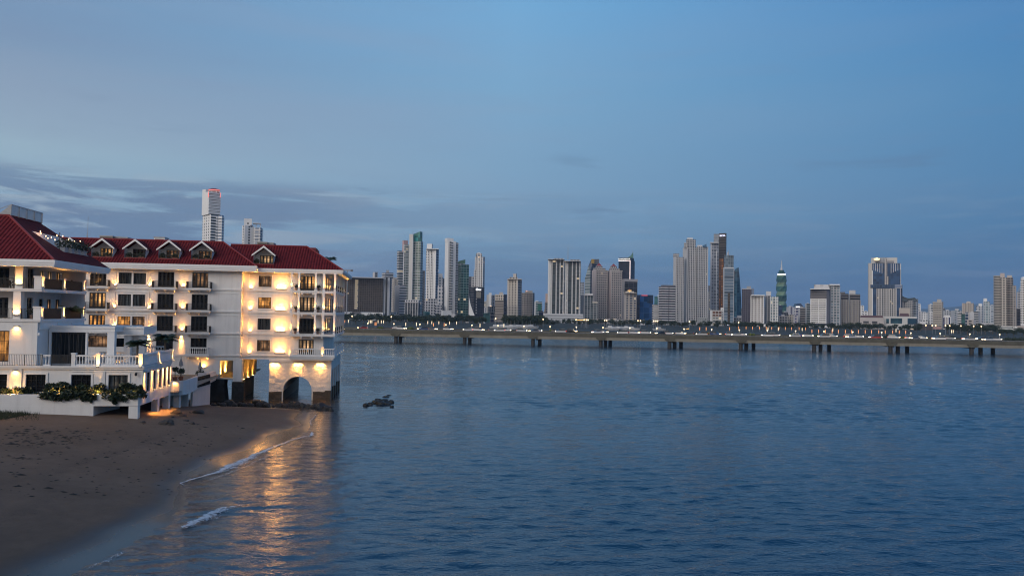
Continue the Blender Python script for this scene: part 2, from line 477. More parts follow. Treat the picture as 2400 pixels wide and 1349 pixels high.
# ------------------------------------------------------------------ foam where the small waves break
def foam_material():
    m = bpy.data.materials.new('sea_foam'); m.use_nodes = True
    t = NT(m.node_tree); b = t.n['Principled BSDF']
    b.inputs['Base Color'].default_value = (0.62, 0.66, 0.70, 1); b.inputs['Roughness'].default_value = 0.6
    tcn = t.new('ShaderNodeTexCoord'); at = t.new('ShaderNodeAttribute', attribute_name='dense')
    n = t.noise(tcn.outputs['Object'], 2.2, 6.0, 0.7, 0.6)
    vo = t.new('ShaderNodeTexVoronoi', feature='DISTANCE_TO_EDGE'); vo.inputs['Scale'].default_value = 3.0
    wob = t.new('ShaderNodeVectorMath', operation='ADD'); t.l.new(tcn.outputs['Object'], wob.inputs[0])
    nc = t.new('ShaderNodeTexNoise'); nc.inputs['Scale'].default_value = 1.6; t.l.new(tcn.outputs['Object'], nc.inputs['Vector']); t.l.new(nc.outputs['Color'], wob.inputs[1])
    t.l.new(wob.outputs[0], vo.inputs['Vector'])
    lace = t.ramp(vo.outputs['Distance'], [(0.0, 1.0), (0.16, 0.0)])
    q = t.math('ADD', t.math('MULTIPLY', at.outputs['Fac'], 0.56), t.math('ADD', t.math('MULTIPLY', n, 0.75), t.math('MULTIPLY', lace, 0.28)))
    a = t.ramp(q, [(0.84, 0.0), (1.16, 0.80)])
    t.l.new(a, b.inputs['Alpha'])
    return m
FOAM = foam_material()
def foam_strip(pts, width, peak=1.0, lift=0.07):
    mbb = MB(); vs = []; dn = []; n = 7
    path = []
    for (a, b) in zip(pts, pts[1:]):
        for k in range(8):
            path.append((a[0] + (b[0] - a[0]) * k / 8, a[1] + (b[1] - a[1]) * k / 8, a[2] + (b[2] - a[2]) * k / 8))
    for i, (x, y, wd) in enumerate(path):
        x += 0.25 * mn.noise((i * 0.3, 2.2, width)); y += 0.1 * mn.noise((i * 0.37, 7.2, width))
        for k in range(n):
            f = k / (n - 1)
            vs.append((x + f * wd, y - f * wd * 0.15, lift))
            edge = min(1.0, i / 4, (len(path) - 1 - i) / 4)
            dn.append(peak * edge * (1.0 if f < 0.25 else max(0, 1 - (f - 0.25) / 0.75)) * (0.25 if k == 0 else 1))
    fs = [(i * n + k, i * n + k + 1, (i + 1) * n + k + 1, (i + 1) * n + k) for i in range(len(path) - 1) for k in range(n - 1)]
    mbb.add(vs, fs)
    ob = mbb.build('sea_foam', FOAM, smooth=True)
    a = ob.data.attributes.new('dense', 'FLOAT', 'POINT'); a.data.foreach_set('value', dn)
    return tag(ob, kind='stuff')
g = lambda px, py: ground(px, py, 0.05)
def shore_path(pl):
    return [(g(px, py).x, g(px, py).y, wd) for px, py, wd in pl]
foam_strip(shore_path([(730, 1008, 0.5), (727, 1020, 0.9), (712, 1022, 0.6), (690, 1028, 0.5), (640, 1045, 0.7), (600, 1060, 1.2), (560, 1077, 1.9), (520, 1092, 2.5), (511, 1101, 1.5), (480, 1112, 0.7), (440, 1124, 0.5), (421, 1131, 0.4), (428, 1141, 0.35)]), 1.1, 1.12)
foam_strip(shore_path([(572, 1183, 0.3), (545, 1187, 0.8), (520, 1190, 1.3), (490, 1200, 1.9), (455, 1215, 1.9), (425, 1232, 1.4), (411, 1241, 0.5)]), 1.3, 1.1, 0.13)
foam_strip(shore_path([(333, 1172, 0.35), (330, 1186, 0.3), (345, 1193, 0.3), (380, 1200, 0.2), (405, 1196, 0.2)]), 1.2, 0.9)
foam_strip(shore_path([(640, 1062, 0.5), (590, 1083, 0.8), (550, 1101, 0.9), (505, 1118, 0.6), (470, 1131, 0.4)]), 1.7, 0.72)
foam_strip(shore_path([(300, 1283, 0.8), (262, 1300, 1.1), (225, 1318, 1.2), (180, 1340, 0.9)]), 1.9, 0.62)
foam_strip(shore_path([(742, 966, 0.3), (733, 976, 0.4), (724, 988, 0.4), (727, 1002, 0.4)]), 2.3, 0.85)

# added house, unseen behind the camera, placed to shade the near sand
m = MB(); m.wall(-125, 60, -2, 32, -3.0, [(-120 + 5 * i, -118.4 + 5 * i, z, z + 2.4) for i in range(36) for z in (3, 7, 16, 20)], -0.3)
m.box(-125, 60, -22, -3.4, -2, 32); m.box(-125.4, 60.4, -22.4, -2.6, 32.002, 32.5)
tag(m.build('building', pmat('shade_house_plaster', (0.42, 0.38, 0.33), 0.85, 0.1, 0.5)), kind='structure')
# ================================================================== materials of the hotel
WHITE = pmat('white_plaster', (0.74, 0.72, 0.69), 0.75, 0.05, 0.5, 0.010, 9.0, streak=0.38)
TRIM = pmat('white_trim', (0.78, 0.76, 0.73), 0.6, 0.04, 0.8, streak=0.12)
ROUGHW = pmat('rough_white_stone', (0.70, 0.67, 0.62), 0.85, 0.10, 0.8, 0.22, 1.3, streak=0.25)
DARKFR = pmat('black_frame', (0.012, 0.013, 0.015), 0.35, 0.1)
IRON = pmat('black_iron', (0.014, 0.014, 0.015), 0.5, 0.1)
STONE = pmat('dark_sea_stone', (0.030, 0.028, 0.025), 0.8, 0.35, 1.2, 0.25, 1.4)
ALGAE = pmat('tide_stained_stone', (0.055, 0.042, 0.028), 0.55, 0.35, 1.5, 0.2, 1.8)
SOFFIT = pmat('pale_soffit', (0.70, 0.66, 0.60), 0.7, 0.04)
OCHRE = pmat('ochre_plaster', (0.62, 0.44, 0.22), 0.75, 0.08, 1.0)
TERRA = pmat('terracotta', (0.28, 0.11, 0.06), 0.8, 0.15)
LEAF = pmat('dark_leaf', (0.022, 0.036, 0.013), 0.55, 0.45, 2.5)
LEAFY = pmat('yellow_leaf', (0.13, 0.13, 0.035), 0.55, 0.4, 2.5)
BARK = pmat('brown_bark', (0.10, 0.075, 0.05), 0.9, 0.3, 4.0)
LAMPM = pmat('grey_lamp_metal', (0.35, 0.34, 0.33), 0.4, 0.1, metal=0.6)
LENS = emat('warm_lamp_lens', (1.0, 0.72, 0.38), 14.0)
GREYM = pmat('grey_metal', (0.32, 0.33, 0.34), 0.5, 0.15)
BROWNB = pmat('brown_concrete', (0.22, 0.19, 0.15), 0.85, 0.2)
REDL = pmat('red_tile_edge', (0.20, 0.022, 0.022), 0.6, 0.2)

def roof_material():
    m = bpy.data.materials.new('red_roof_tiles'); m.use_nodes = True
    t = NT(m.node_tree); b = t.n['Principled BSDF']
    uvn = t.new('ShaderNodeUVMap'); sp = t.new('ShaderNodeSeparateXYZ'); t.l.new(uvn.outputs[0], sp.inputs[0])
    u, v = sp.outputs[0], sp.outputs[1]
    wv = t.math('SINE', t.math('MULTIPLY', u, 2 * math.pi / 0.42))
    wv = t.math('MULTIPLY_ADD', wv, 0.5, 0.5)
    course = t.math('FRACT', t.math('MULTIPLY', v, 1 / 0.45))
    h = t.math('ADD', t.math('MULTIPLY', t.math('POWER', wv, 0.6), 0.11), t.math('MULTIPLY', course, -0.05))
    bn = t.new('ShaderNodeBump'); bn.inputs['Distance'].default_value = 1.0; bn.inputs['Strength'].default_value = 1.0
    t.l.new(h, bn.inputs['Height']); t.l.new(bn.outputs[0], b.inputs['Normal'])
    cell = t.new('ShaderNodeTexWhiteNoise', noise_dimensions='2D')
    cv = t.new('ShaderNodeCombineXYZ')
    t.put(cv.inputs[0], t.math('FLOOR', t.math('MULTIPLY', u, 1 / 0.42))); t.put(cv.inputs[1], t.math('FLOOR', t.math('MULTIPLY', v, 1 / 0.45)))
    t.l.new(cv.outputs[0], cell.inputs['Vector'])
    c = t.mix(cell.outputs['Value'], (0.105, 0.008, 0.010), (0.175, 0.015, 0.017))
    # darker red in the channels between the tiles
    c = t.mix(t.ramp(wv, [(0.0, 0.55), (0.35, 0.0)]), c, (0.07, 0.008, 0.008))
    big = t.noise(uvn.outputs[0], 0.35, 5.0, 0.65)
    c = t.mix(t.math('MULTIPLY', t.ramp(big, [(0.45, 0.0), (0.7, 1.0)]), 0.35), c, (0.11, 0.014, 0.014))
    t.l.new(c, b.inputs['Base Color'])
    b.inputs['Roughness'].default_value = 0.85
    b.inputs['Specular IOR Level'].default_value = 0.15
    return m
ROOF = roof_material()

def glass_material():
    m = bpy.data.materials.new('dark_window_glass'); m.use_nodes = True
    t = NT(m.node_tree); b = t.n['Principled BSDF']
    tcn = t.new('ShaderNodeTexCoord')
    st = t.noise(t.mapping(tcn.outputs['Object'], (7.0, 7.0, 0.3)), 1.0, 2.0, 0.5)
    c = t.mix(t.ramp(st, [(0.42, 0.0), (0.6, 1.0)]), (0.020, 0.024, 0.028), (0.10, 0.115, 0.12))
    t.l.new(c, b.inputs['Base Color'])
    b.inputs['Roughness'].default_value = 0.06
    return m
GLASS = glass_material()
BLACKG = pmat('black_door_glass', (0.010, 0.011, 0.013), 0.06, 0.3, 1.5)
def lit_pane(name, strength, warm, seed, lamp=0.5):
    """A window with a lamp on behind it: warm walls, a brighter lampshade, dark furniture."""
    m = bpy.data.materials.new(name); m.use_nodes = True
    t = NT(m.node_tree); b = t.n['Principled BSDF']
    b.inputs['Base Color'].default_value = (0.02, 0.017, 0.015, 1); b.inputs['Roughness'].default_value = 0.08
    uvn = t.new('ShaderNodeTexCoord')
    o = t.mapping(uvn.outputs['Generated'], (1, 1, 1), (seed * 1.7, seed * 0.9, seed * 2.3))
    n = t.noise(t.mapping(o, (4.5, 1, 1.6)), 1.0, 3.0, 0.6)
    n2 = t.noise(t.mapping(o, (2.2, 1, 2.4)), 1.0, 1.0, 0.4)
    sp = t.new('ShaderNodeSeparateXYZ'); t.l.new(uvn.outputs['Generated'], sp.inputs[0])
    # a lampshade somewhere behind the curtain
    gx = t.math('SUBTRACT', sp.outputs[0], 0.30 + 0.35 * ((seed * 7) % 10) / 10.0)
    gz = t.math('SUBTRACT', sp.outputs[2], 0.48)
    d2 = t.math('ADD', t.math('MULTIPLY', t.math('MULTIPLY', gx, gx), 34.0), t.math('MULTIPLY', t.math('MULTIPLY', gz, gz), 12.0))
    glow = t.math('POWER', 2.718, t.math('MULTIPLY', d2, -1.0))
    base = t.math('MULTIPLY', t.ramp(n, [(0.36, 0.05), (0.62, 1.0)]), t.ramp(n2, [(0.30, 0.3), (0.65, 1.0)]))
    s = t.math('ADD', t.math('MULTIPLY', base, strength), t.math('MULTIPLY', glow, strength * 2.6 * lamp))
    furn = t.ramp(sp.outputs[2], [(0.0, 0.25), (0.22, 0.55), (0.34, 1.0)])
    t.l.new(t.math('MULTIPLY', s, furn), b.inputs['Emission Strength'])
    b.inputs['Emission Color'].default_value = (*warm, 1)
    return m
LIT = [lit_pane('lit_amber_pane', 0.75, (1.0, 0.50, 0.17), 1.3), lit_pane('lit_orange_pane', 0.85, (1.0, 0.42, 0.10), 3.1, 0.35),
       lit_pane('lit_pale_pane', 0.55, (1.0, 0.60, 0.30), 5.2, 0.9), lit_pane('lit_dim_pane', 0.26, (1.0, 0.52, 0.25), 6.6, 0.6)]

# ================================================================== pieces that repeat
def window(parent, u0, u1, z0, z1, v, cols=4, rows=4, pane=None, name='window', depth=0.14, mull=True, axis='v'):
    """Black steel window set in its opening: outer frame, glazing bars, pane behind them."""
    def bx(mbb, a0, a1, b0, b1, z0, z1):
        if axis == 'v': mbb.box(a0, a1, b0, b1, z0, z1)
        else: mbb.box(-b1, -b0, a0, a1, z0, z1)
    if axis != 'v': v = -v
    f = MB(); t = 0.075
    bx(f, u0, u1, v, v + 0.09, z0, z0 + t); bx(f, u0, u1, v, v + 0.09, z1 - t, z1)
    bx(f, u0, u0 + t, v, v + 0.09, z0 + t, z1 - t); bx(f, u1 - t, u1, v, v + 0.09, z0 + t, z1 - t)
    w_ = (u1 - u0) / cols; h_ = (z1 - z0) / rows
    for i in range(1, cols):
        th = 0.045 if (mull and i * 2 == cols) else 0.018
        bx(f, u0 + i * w_ - th, u0 + i * w_ + th, v + 0.02, v + 0.08, z0 + t, z1 - t)
    for j in range(1, rows):
        bx(f, u0 + t, u1 - t, v + 0.025, v + 0.075, z0 + j * h_ - 0.018, z0 + j * h_ + 0.018)
    o = f.build(name, DARKFR, parent)
    p = MB()
    if axis == 'v': p.poly((u0 + t, v + 0.085, z0 + t), (u1 - t, v + 0.085, z0 + t), (u1 - t, v + 0.085, z1 - t), (u0 + t, v + 0.085, z1 - t))
    else: p.poly((-v - 0.085, u0 + t, z0 + t), (-v - 0.085, u1 - t, z0 + t), (-v - 0.085, u1 - t, z1 - t), (-v - 0.085, u0 + t, z1 - t))
    p.build('pane', pane or GLASS, o)
    return o
def french_door(parent, u0, u1, z0, z1, v, pane=None, leaves=4, rows=5, axis='v'):
    def bx(mbb, a0, a1, b0, b1, z0, z1):
        if axis == 'v': mbb.box(a0, a1, b0, b1, z0, z1)
        else: mbb.box(-b1, -b0, a0, a1, z0, z1)
    if axis != 'v': v = -v
    f = MB(); lw = (u1 - u0) / leaves; st = min(0.13, lw * 0.22)
    for k in range(leaves):
        a, b = u0 + k * lw, u0 + (k + 1) * lw
        bx(f, a, a + st, v, v + 0.08, z0, z1); bx(f, b - st, b, v, v + 0.08, z0, z1)
        bx(f, a + st, b - st, v, v + 0.08, z0, z0 + 0.28); bx(f, a + st, b - st, v, v + 0.08, z1 - 0.12, z1)
        hh = (z1 - z0 - 0.40) / rows
        for j in range(1, rows):
            zz = z0 + 0.28 + j * hh
            bx(f, a + st, b - st, v + 0.015, v + 0.065, zz - 0.018, zz + 0.018)
    o = f.build('french_door', DARKFR, parent)
    p = MB()
    if axis == 'v': p.poly((u0 + 0.02, v + 0.07, z0 + 0.05), (u1 - 0.02, v + 0.07, z0 + 0.05), (u1 - 0.02, v + 0.07, z1 - 0.05), (u0 + 0.02, v + 0.07, z1 - 0.05))
    else: p.poly((-v - 0.07, u0 + 0.02, z0 + 0.05), (-v - 0.07, u1 - 0.02, z0 + 0.05), (-v - 0.07, u1 - 0.02, z1 - 0.05), (-v - 0.07, u0 + 0.02, z1 - 0.05))
    p.build('pane', pane or BLACKG, o)
    return o
def iron_railing(parent, path, z0, h=1.0, gap=0.13, name='railing', bar=0.013, post=0.03):
    """Thin iron bars and two rails along a path of (u, v) points."""
    m = MB()
    for (a, b) in zip(path, path[1:]):
        L = math.hypot(b[0] - a[0], b[1] - a[1]); n = max(1, int(L / gap))
        m.tube([(a[0], a[1], z0 + h), (b[0], b[1], z0 + h)], 0.028, 4)
        m.tube([(a[0], a[1], z0 + 0.1), (b[0], b[1], z0 + 0.1)], 0.02, 4)
        for k in range(n + 1):
            x = a[0] + (b[0] - a[0]) * k / n; y = a[1] + (b[1] - a[1]) * k / n
            r = post if k in (0, n) else bar
            m.box(x - r, x + r, y - r, y + r, z0, z0 + h)
    return m.build(name, IRON, parent)
def balustrade(parent, path, z0, h=1.1, gap=0.27, name='balustrade', mat=None):
    """White turned balusters between a plinth and a handrail."""
    m = MB()
    for (a, b) in zip(path, path[1:]):
        dx, dy = b[0] - a[0], b[1] - a[1]; L = math.hypot(dx, dy); n = max(1, int(L / gap))
        ex, ey = -dy / L * 0.11, dx / L * 0.11
        for (s0, s1) in ((0.0, 0.14), (h - 0.15, h)):
            m.add([(p[0] + sgn * ex, p[1] + sgn * ey, z0 + zz) for zz in (s0, s1) for p in (a, b) for sgn in (-1, 1)],
                  [(0, 1, 3, 2), (4, 6, 7, 5), (0, 2, 6, 4), (1, 5, 7, 3), (0, 4, 5, 1), (2, 3, 7, 6)])
        hh = h - 0.29
        for k in range(n):
            t = (k + 0.5) / n
            m.lathe(a[0] + dx * t, a[1] + dy * t, [(r, z0 + 0.14 + hh * q) for r, q in ((0.075, 0), (0.045, 0.06), (0.085, 0.28), (0.062, 0.5), (0.035, 0.72), (0.075, 0.9), (0.075, 1.0))], 6)
    return m.build(name, mat or TRIM, parent)
WARM = (1.0, 0.43, 0.075)
LP = 2.6
def wall_lamp(parent, u, v, z, up=True, w=0.22, power=30.0, spread=95, tilt=0.0, facing=(0, -1), col=WARM, fixture=0.10, halo=0.0):
    """A lamp fixed to a wall at (u, v) washing it upwards or downwards."""
    m = MB(); fx, fy = facing; hw = w / 2
    so = min(0.15, 0.10 + w * 0.04)                     # how far the lamp stands off the wall
    if fx == 0:
        b0, b1 = sorted((v + fy * (so - 0.09), v + fy * (so + 0.07))); m.box(u - hw, u + hw, b0, b1, z - fixture / 2, z + fixture / 2)
        b0, b1 = sorted((v, v + fy * (so - 0.092))); m.box(u - 0.04, u + 0.04, b0, b1, z - fixture / 4, z + fixture / 4)
    else:
        a0, a1 = sorted((u + fx * (so - 0.09), u + fx * (so + 0.07))); m.box(a0, a1, v - hw, v + hw, z - fixture / 2, z + fixture / 2)
        a0, a1 = sorted((u, u + fx * (so - 0.092))); m.box(a0, a1, v - 0.04, v + 0.04, z - fixture / 4, z + fixture / 4)
    o = m.build('wall_lamp', LAMPM, parent)
    s = 1 if up else -1
    ln = MB(); c = (u + fx * so, v + fy * so); zz = z + s * (fixture / 2 + 0.004)
    ax, ay = (hw * 0.8, 0.05) if fx == 0 else (0.05, hw * 0.8)
    q = [(c[0] - ax, c[1] - ay, zz), (c[0] + ax, c[1] - ay, zz), (c[0] + ax, c[1] + ay, zz), (c[0] - ax, c[1] + ay, zz)]
    ln.poly(*(q if up else q[::-1])); ln.build('lens', LENS, o)
    ld = bpy.data.lights.new('lamp_light', 'AREA'); ld.shape = 'RECTANGLE'
    ld.size = w * 0.8; ld.size_y = 0.08; ld.energy = power * LP; ld.color = col; ld.spread = R(spread)
    lo = bpy.data.objects.new('lamp_light', ld); COL.objects.link(lo); lo.parent = o
    og = ORG[o.name]
    lo.location = (c[0] - og[0], c[1] - og[1], zz - og[2] + s * 0.02)
    # area lamps shine along their own -Z
    d = Vector((-fx * tilt, -fy * tilt, s)).normalized()
    lo.rotation_euler = d.to_track_quat('-Z', 'Y').to_euler()
    if fx != 0:
        ld.size, ld.size_y = 0.08, w * 0.8
    if halo:                                           # added fill light off the wall for the warm wash, without a fitting
        ld = bpy.data.lights.new('wash_fill', 'POINT'); ld.energy = halo; ld.color = col; ld.shadow_soft_size = 0.25
        lo = bpy.data.objects.new('wash_fill', ld); COL.objects.link(lo); lo.parent = o
        lo.location = (u + fx * 0.75 - og[0], v + fy * 0.75 - og[1], z + s * 0.9 - og[2])
    return o

# ================================================================== the long hotel block by the water
VL, VR = 128.8, 129.57            # fronts of the left part and of the right part, set back
UE, UP0, UP1 = -24.1, -19.74, -10.3
ZF = [6.95, 10.32, 13.68, 17.05]  # floors
EAVE = 19.85
hotel = thing('hotel_building', 'long white hotel with red roof and warm wall lights, its end on a sea arch', 'hotel', -30, 129, 0)
holes = []
BIG = [(11.05, 12.68), (14.25, 16.02), (17.58, 19.30)]
doorcols = [(-46.17, -43.84), (-36.41, -34.07), (-31.43, -29.07)]
dz = [(8.2, 9.52) , (10.55, 12.84), (13.85, 16.19), (17.22, 19.54)]
for (a, b) in doorcols:
    for k in (1, 2, 3):
        holes.append((a, b, dz[k][0], dz[k][1]))
holes.append((-31.41, -29.05, 7.12, 9.52)); holes.append((-36.42, -33.96, 7.62, 9.40)); holes.append((-46.2, -42.2, 8.0, 9.7))
for (z0, z1) in BIG:
    holes.append((-42.06, -40.22, z0, z1)); holes.append((-39.96, -38.15, z0, z1))
corr = (-26.98, -25.05, 3.47, 6.14)
holes.append(corr)
wl = MB()
wl.wall(-64, UE, 3.3, EAVE, VL, holes, 0.22)
wl.poly((UE, VL, 6.45), (UE, 150, 6.45), (UE, 150, EAVE), (UE, VL, EAVE))        # the end that shows beside the set-back part
wl.poly((-64, 150, 3.3), (-64, 150, EAVE), (UE, 150, EAVE), (UE, 150, 6.45), (-28.2, 150, 6.45), (-28.2, 150, 3.3))
wl.poly((-64, VL, EAVE), (UE, VL, EAVE), (UE, 150, EAVE), (-64, 150, EAVE))
wl.poly((-64, 150, 3.3), (-64, VL, 3.3), (-64, VL, EAVE), (-64, 150, EAVE))
wl.box(-28.3, -28.1, VL + 0.25, 150, 3.3, 6.4)                                    # solid side of the lit passage
wl.poly((-28.1, VL + 0.02, 6.42), (UE, VL + 0.02, 6.42), (UE, 150, 6.42), (-28.1, 150, 6.42))
wl.box(-25.05, -23.75, VL - 0.02, VL + 1.25, 2.9, 6.44)                            # corner pillar
wl.build('wall', WHITE, hotel)
wr = MB()
hr = []
wz = [(7.58, 9.32), (10.90, 12.64), (14.22, 15.96), (17.56, 19.30)]
for q in wz: hr.append((-21.70, -19.74, q[0], q[1]))
fz = [(7.15, 9.42), (10.42, 12.76), (13.76, 16.10), (17.16, 19.42)]
for q in fz: hr.append((-15.40, -13.10, q[0], q[1]))
BE = -11.62                                          # right end of the rooms, the porch lies beyond
wr.wall(UE, BE, 6.35, EAVE, VR, hr, 0.22)
wr.poly((BE, VR, 6.35), (BE, 150, 6.35), (BE, 150, EAVE), (BE, VR, EAVE))
wr.poly((UE, 150, 6.35), (UE, 150, EAVE), (BE, 150, EAVE), (BE, 150, 6.35))
wr.poly((UE, VR, 6.35), (UE, 150, 6.35), (BE, 150, 6.35), (BE, VR, 6.35))
wr.poly((UE, VR, EAVE), (BE, VR, EAVE), (BE, 150, EAVE), (UE, 150, EAVE))
wr.build('wall', WHITE, hotel)
# mouldings between the storeys
cm = MB()
gaps = {10.32: [(-37.0, -33.6), (-32.1, -28.5), (-46.8, -43.3)], 13.68: [(-37.0, -33.6), (-32.1, -28.5), (-46.8, -43.3)], 17.05: [(-37.0, -33.6), (-32.1, -28.5), (-46.8, -43.3)], 6.95: [(-32.3, -28.5)]}
for zf, gp in gaps.items():
    xs = [-64]; 
    for a, b in sorted(gp): xs += [a, b]
    xs.append(UE + 0.002)
    for a, b in zip(xs[::2], xs[1::2]):
        cm.box(a, b, VL - 0.20, VL - 0.002, zf - 0.10, zf + 0.02); cm.box(a, b, VL - 0.13, VL - 0.002, zf - 0.24, zf - 0.103)
        cm.box(a, b, VL - 0.07, VL - 0.002, zf - 0.62, zf - 0.50)
    cm.box(UE + 0.01, -16.7, VR - 0.20, VR - 0.002, zf - 0.10, zf + 0.02); cm.box(UE + 0.01, -16.7, VR - 0.13, VR - 0.002, zf - 0.24, zf - 0.103)
    cm.box(UE + 0.01, -16.7, VR - 0.07, VR - 0.002, zf - 0.62, zf - 0.50)
    cm.box(UE + 0.004, UE + 0.16, VL - 0.16, VR - 0.21, zf - 0.20, zf + 0.02)
cm.box(UE + 0.25, UE + 1.0, VR - 0.09, VR - 0.003, 7.0, 19.7)     # corner pilaster
cm.build('storey_moulding', TRIM, hotel)
# sills and surrounds
def surround(u0, u1, z0, z1, v, t=0.16, d=0.06):
    m = MB()
    m.box(u0 - t, u1 + t, v - d, v - 0.002, z1 + 0.003, z1 + t); m.box(u0 - t - 0.05, u1 + t + 0.05, v - d - 0.06, v - 0.002, z0 - t, z0 - 0.003)
    m.box(u0 - t, u0 - 0.003, v - d, v - 0.002, z0, z1); m.box(u1 + 0.003, u1 + t, v - d, v - 0.002, z0, z1)
    return m
for q in wz: surround(-21.70, -19.74, q[0], q[1], VR).build('window_surround', TRIM, hotel)
for (z0, z1) in BIG:
    sr = surround(-42.06, -38.15, z0, z1, VL, 0.18)
    sr.box(-40.215, -39.965, VL - 0.05, VL - 0.002, z0, z1)
    sr.box(-42.6, -37.6, VL - 0.10, VL - 0.002, z1 + 0.34, z1 + 0.44); sr.box(-42.6, -42.48, VL - 0.09, VL - 0.002, z0 - 0.4, z1 + 0.33); sr.box(-37.72, -37.6, VL - 0.09, VL - 0.002, z0 - 0.4, z1 + 0.33)
    sr.build('window_surround', TRIM, hotel)
surround(-36.42, -33.96, 7.62, 9.40, VL, 0.12).build('window_surround', TRIM, hotel)
# windows and doors: which are lit is read off the photograph
wv_ = VL + 0.12
lit_big = {0: (LIT[1], LIT[3]), 1: (None, None), 2: (None, None)}
for k, (z0, z1) in enumerate(BIG):
    window(hotel, -42.06, -40.22, z0, z1, wv_, 4, 4, lit_big[k][0]); window(hotel, -39.96, -38.15, z0, z1, wv_, 4, 4, lit_big[k][1])
window(hotel, -36.42, -33.96, 7.62, 9.40, wv_, 4, 3, BLACKG)
window(hotel, -46.2, -42.2, 8.0, 9.7, wv_, 8, 2, LIT[3])
dl = {(0, 1): LIT[1], (0, 2): LIT[0], (2, 3): LIT[3]}
for c, (a, b) in enumerate(doorcols):
    for k in (1, 2, 3):
        french_door(hotel, a, b, dz[k][0], dz[k][1], wv_, dl.get((c, k)))
french_door(hotel, -31.41, -29.05, 7.12, 9.52, wv_)
wl_lit = {0: LIT[3], 1: None, 2: LIT[1], 3: LIT[3]}
for k, q in enumerate(wz): window(hotel, -21.70, -19.74, q[0], q[1], VR + 0.12, 4, 4, wl_lit[k])
fl = {0: LIT[2], 1: BLACKG, 2: LIT[2], 3: LIT[0]}
for k, q in enumerate(fz): french_door(hotel, -15.40, -13.10, q[0], q[1], VR + 0.12, fl[k])

# balconies of the left part
def balcony(u0, u1, zf, stone=False):
    m = MB(); a, b, vo = u0 - 0.62, u1 + 0.62, VL - 1.05
    m.box(a, b, vo, VL - 0.003, zf - 0.14, zf + 0.06); m.box(a + 0.1, b - 0.1, vo + 0.1, VL - 0.003, zf - 0.27, zf - 0.143)
    for x in (a + 0.35, b - 0.35, (a + b) / 2):
        m.extrude([(x - 0.12, VL - 0.003, zf - 0.273), (x - 0.12, VL - 0.75, zf - 0.273), (x - 0.12, VL - 0.6, zf - 0.42), (x - 0.12, VL - 0.003, zf - 0.62)], (0.24, 0, 0))
    o = m.build('balcony', TRIM, hotel)
    if stone:
        balustrade(o, [(a + 0.12, VL - 0.2), (a + 0.12, vo + 0.12), (b - 0.12, vo + 0.12), (b - 0.12, VL - 0.2)], zf + 0.06, 1.15, 0.30)
    else:
        iron_railing(o, [(a + 0.06, VL - 0.05), (a + 0.06, vo + 0.06), (b - 0.06, vo + 0.06), (b - 0.06, VL - 0.05)], zf + 0.06, 1.0, 0.15)
        for x in (a + 0.06, b - 0.06):               # a scrolled iron panel at either end
            s = MB()
            for q in range(4):
                yy = vo + 0.2 + q * 0.2
                s.tube([(x, yy + 0.09 * math.cos(t * 0.9), zf + 0.2 + t * 0.1) for t in range(9)], 0.022, 4)
                s.tube([(x, yy - 0.09 * math.cos(t * 0.9), zf + 0.2 + t * 0.1) for t in range(9)], 0.022, 4)
            s.build('scroll_panel', IRON, o)
    return o
for (a, b) in doorcols:
    for k in (1, 2, 3): balcony(a, b, ZF[k])
balcony(-31.41, -29.05, ZF[0], True)

# the porch with slim columns at the seaward end
VB, BU0, BU1, VBK = 128.2, -16.68, -9.76, 149.6
slab = []
for zf in ZF:
    m = MB()
    m.box(BU0, BU1, VB, VR - 0.25, zf - 0.34, zf); m.box(BE + 0.03, BU1, VR - 0.25, VBK, zf - 0.34, zf)
    m.box(BU0 - 0.05, BU1 + 0.05, VB - 0.06, VB - 0.002, zf - 0.14, zf + 0.03); m.box(BU1 + 0.002, BU1 + 0.06, VB - 0.06, VBK, zf - 0.14, zf + 0.03)
    m.box(BU0, BE - 0.0, VR - 0.248, VR - 0.003, zf - 0.34, zf - 0.004)
    if zf == ZF[0]:
        m.box(BU0 + 0.15, BU1 - 0.15, VB + 0.15, VR - 0.3, zf - 0.62, zf - 0.345)
    for x in (-14.9, -13.3, -11.8):
        m.box(x - 0.13, x + 0.13, VB + 0.1, VR - 0.3, zf - 0.60 if zf != ZF[0] else zf - 0.70, zf - 0.342 if zf != ZF[0] else zf - 0.622)
    slab.append(m.build('porch_slab', TRIM, hotel))
CU = [-16.52, -15.40, -12.87, -11.64, -9.93]
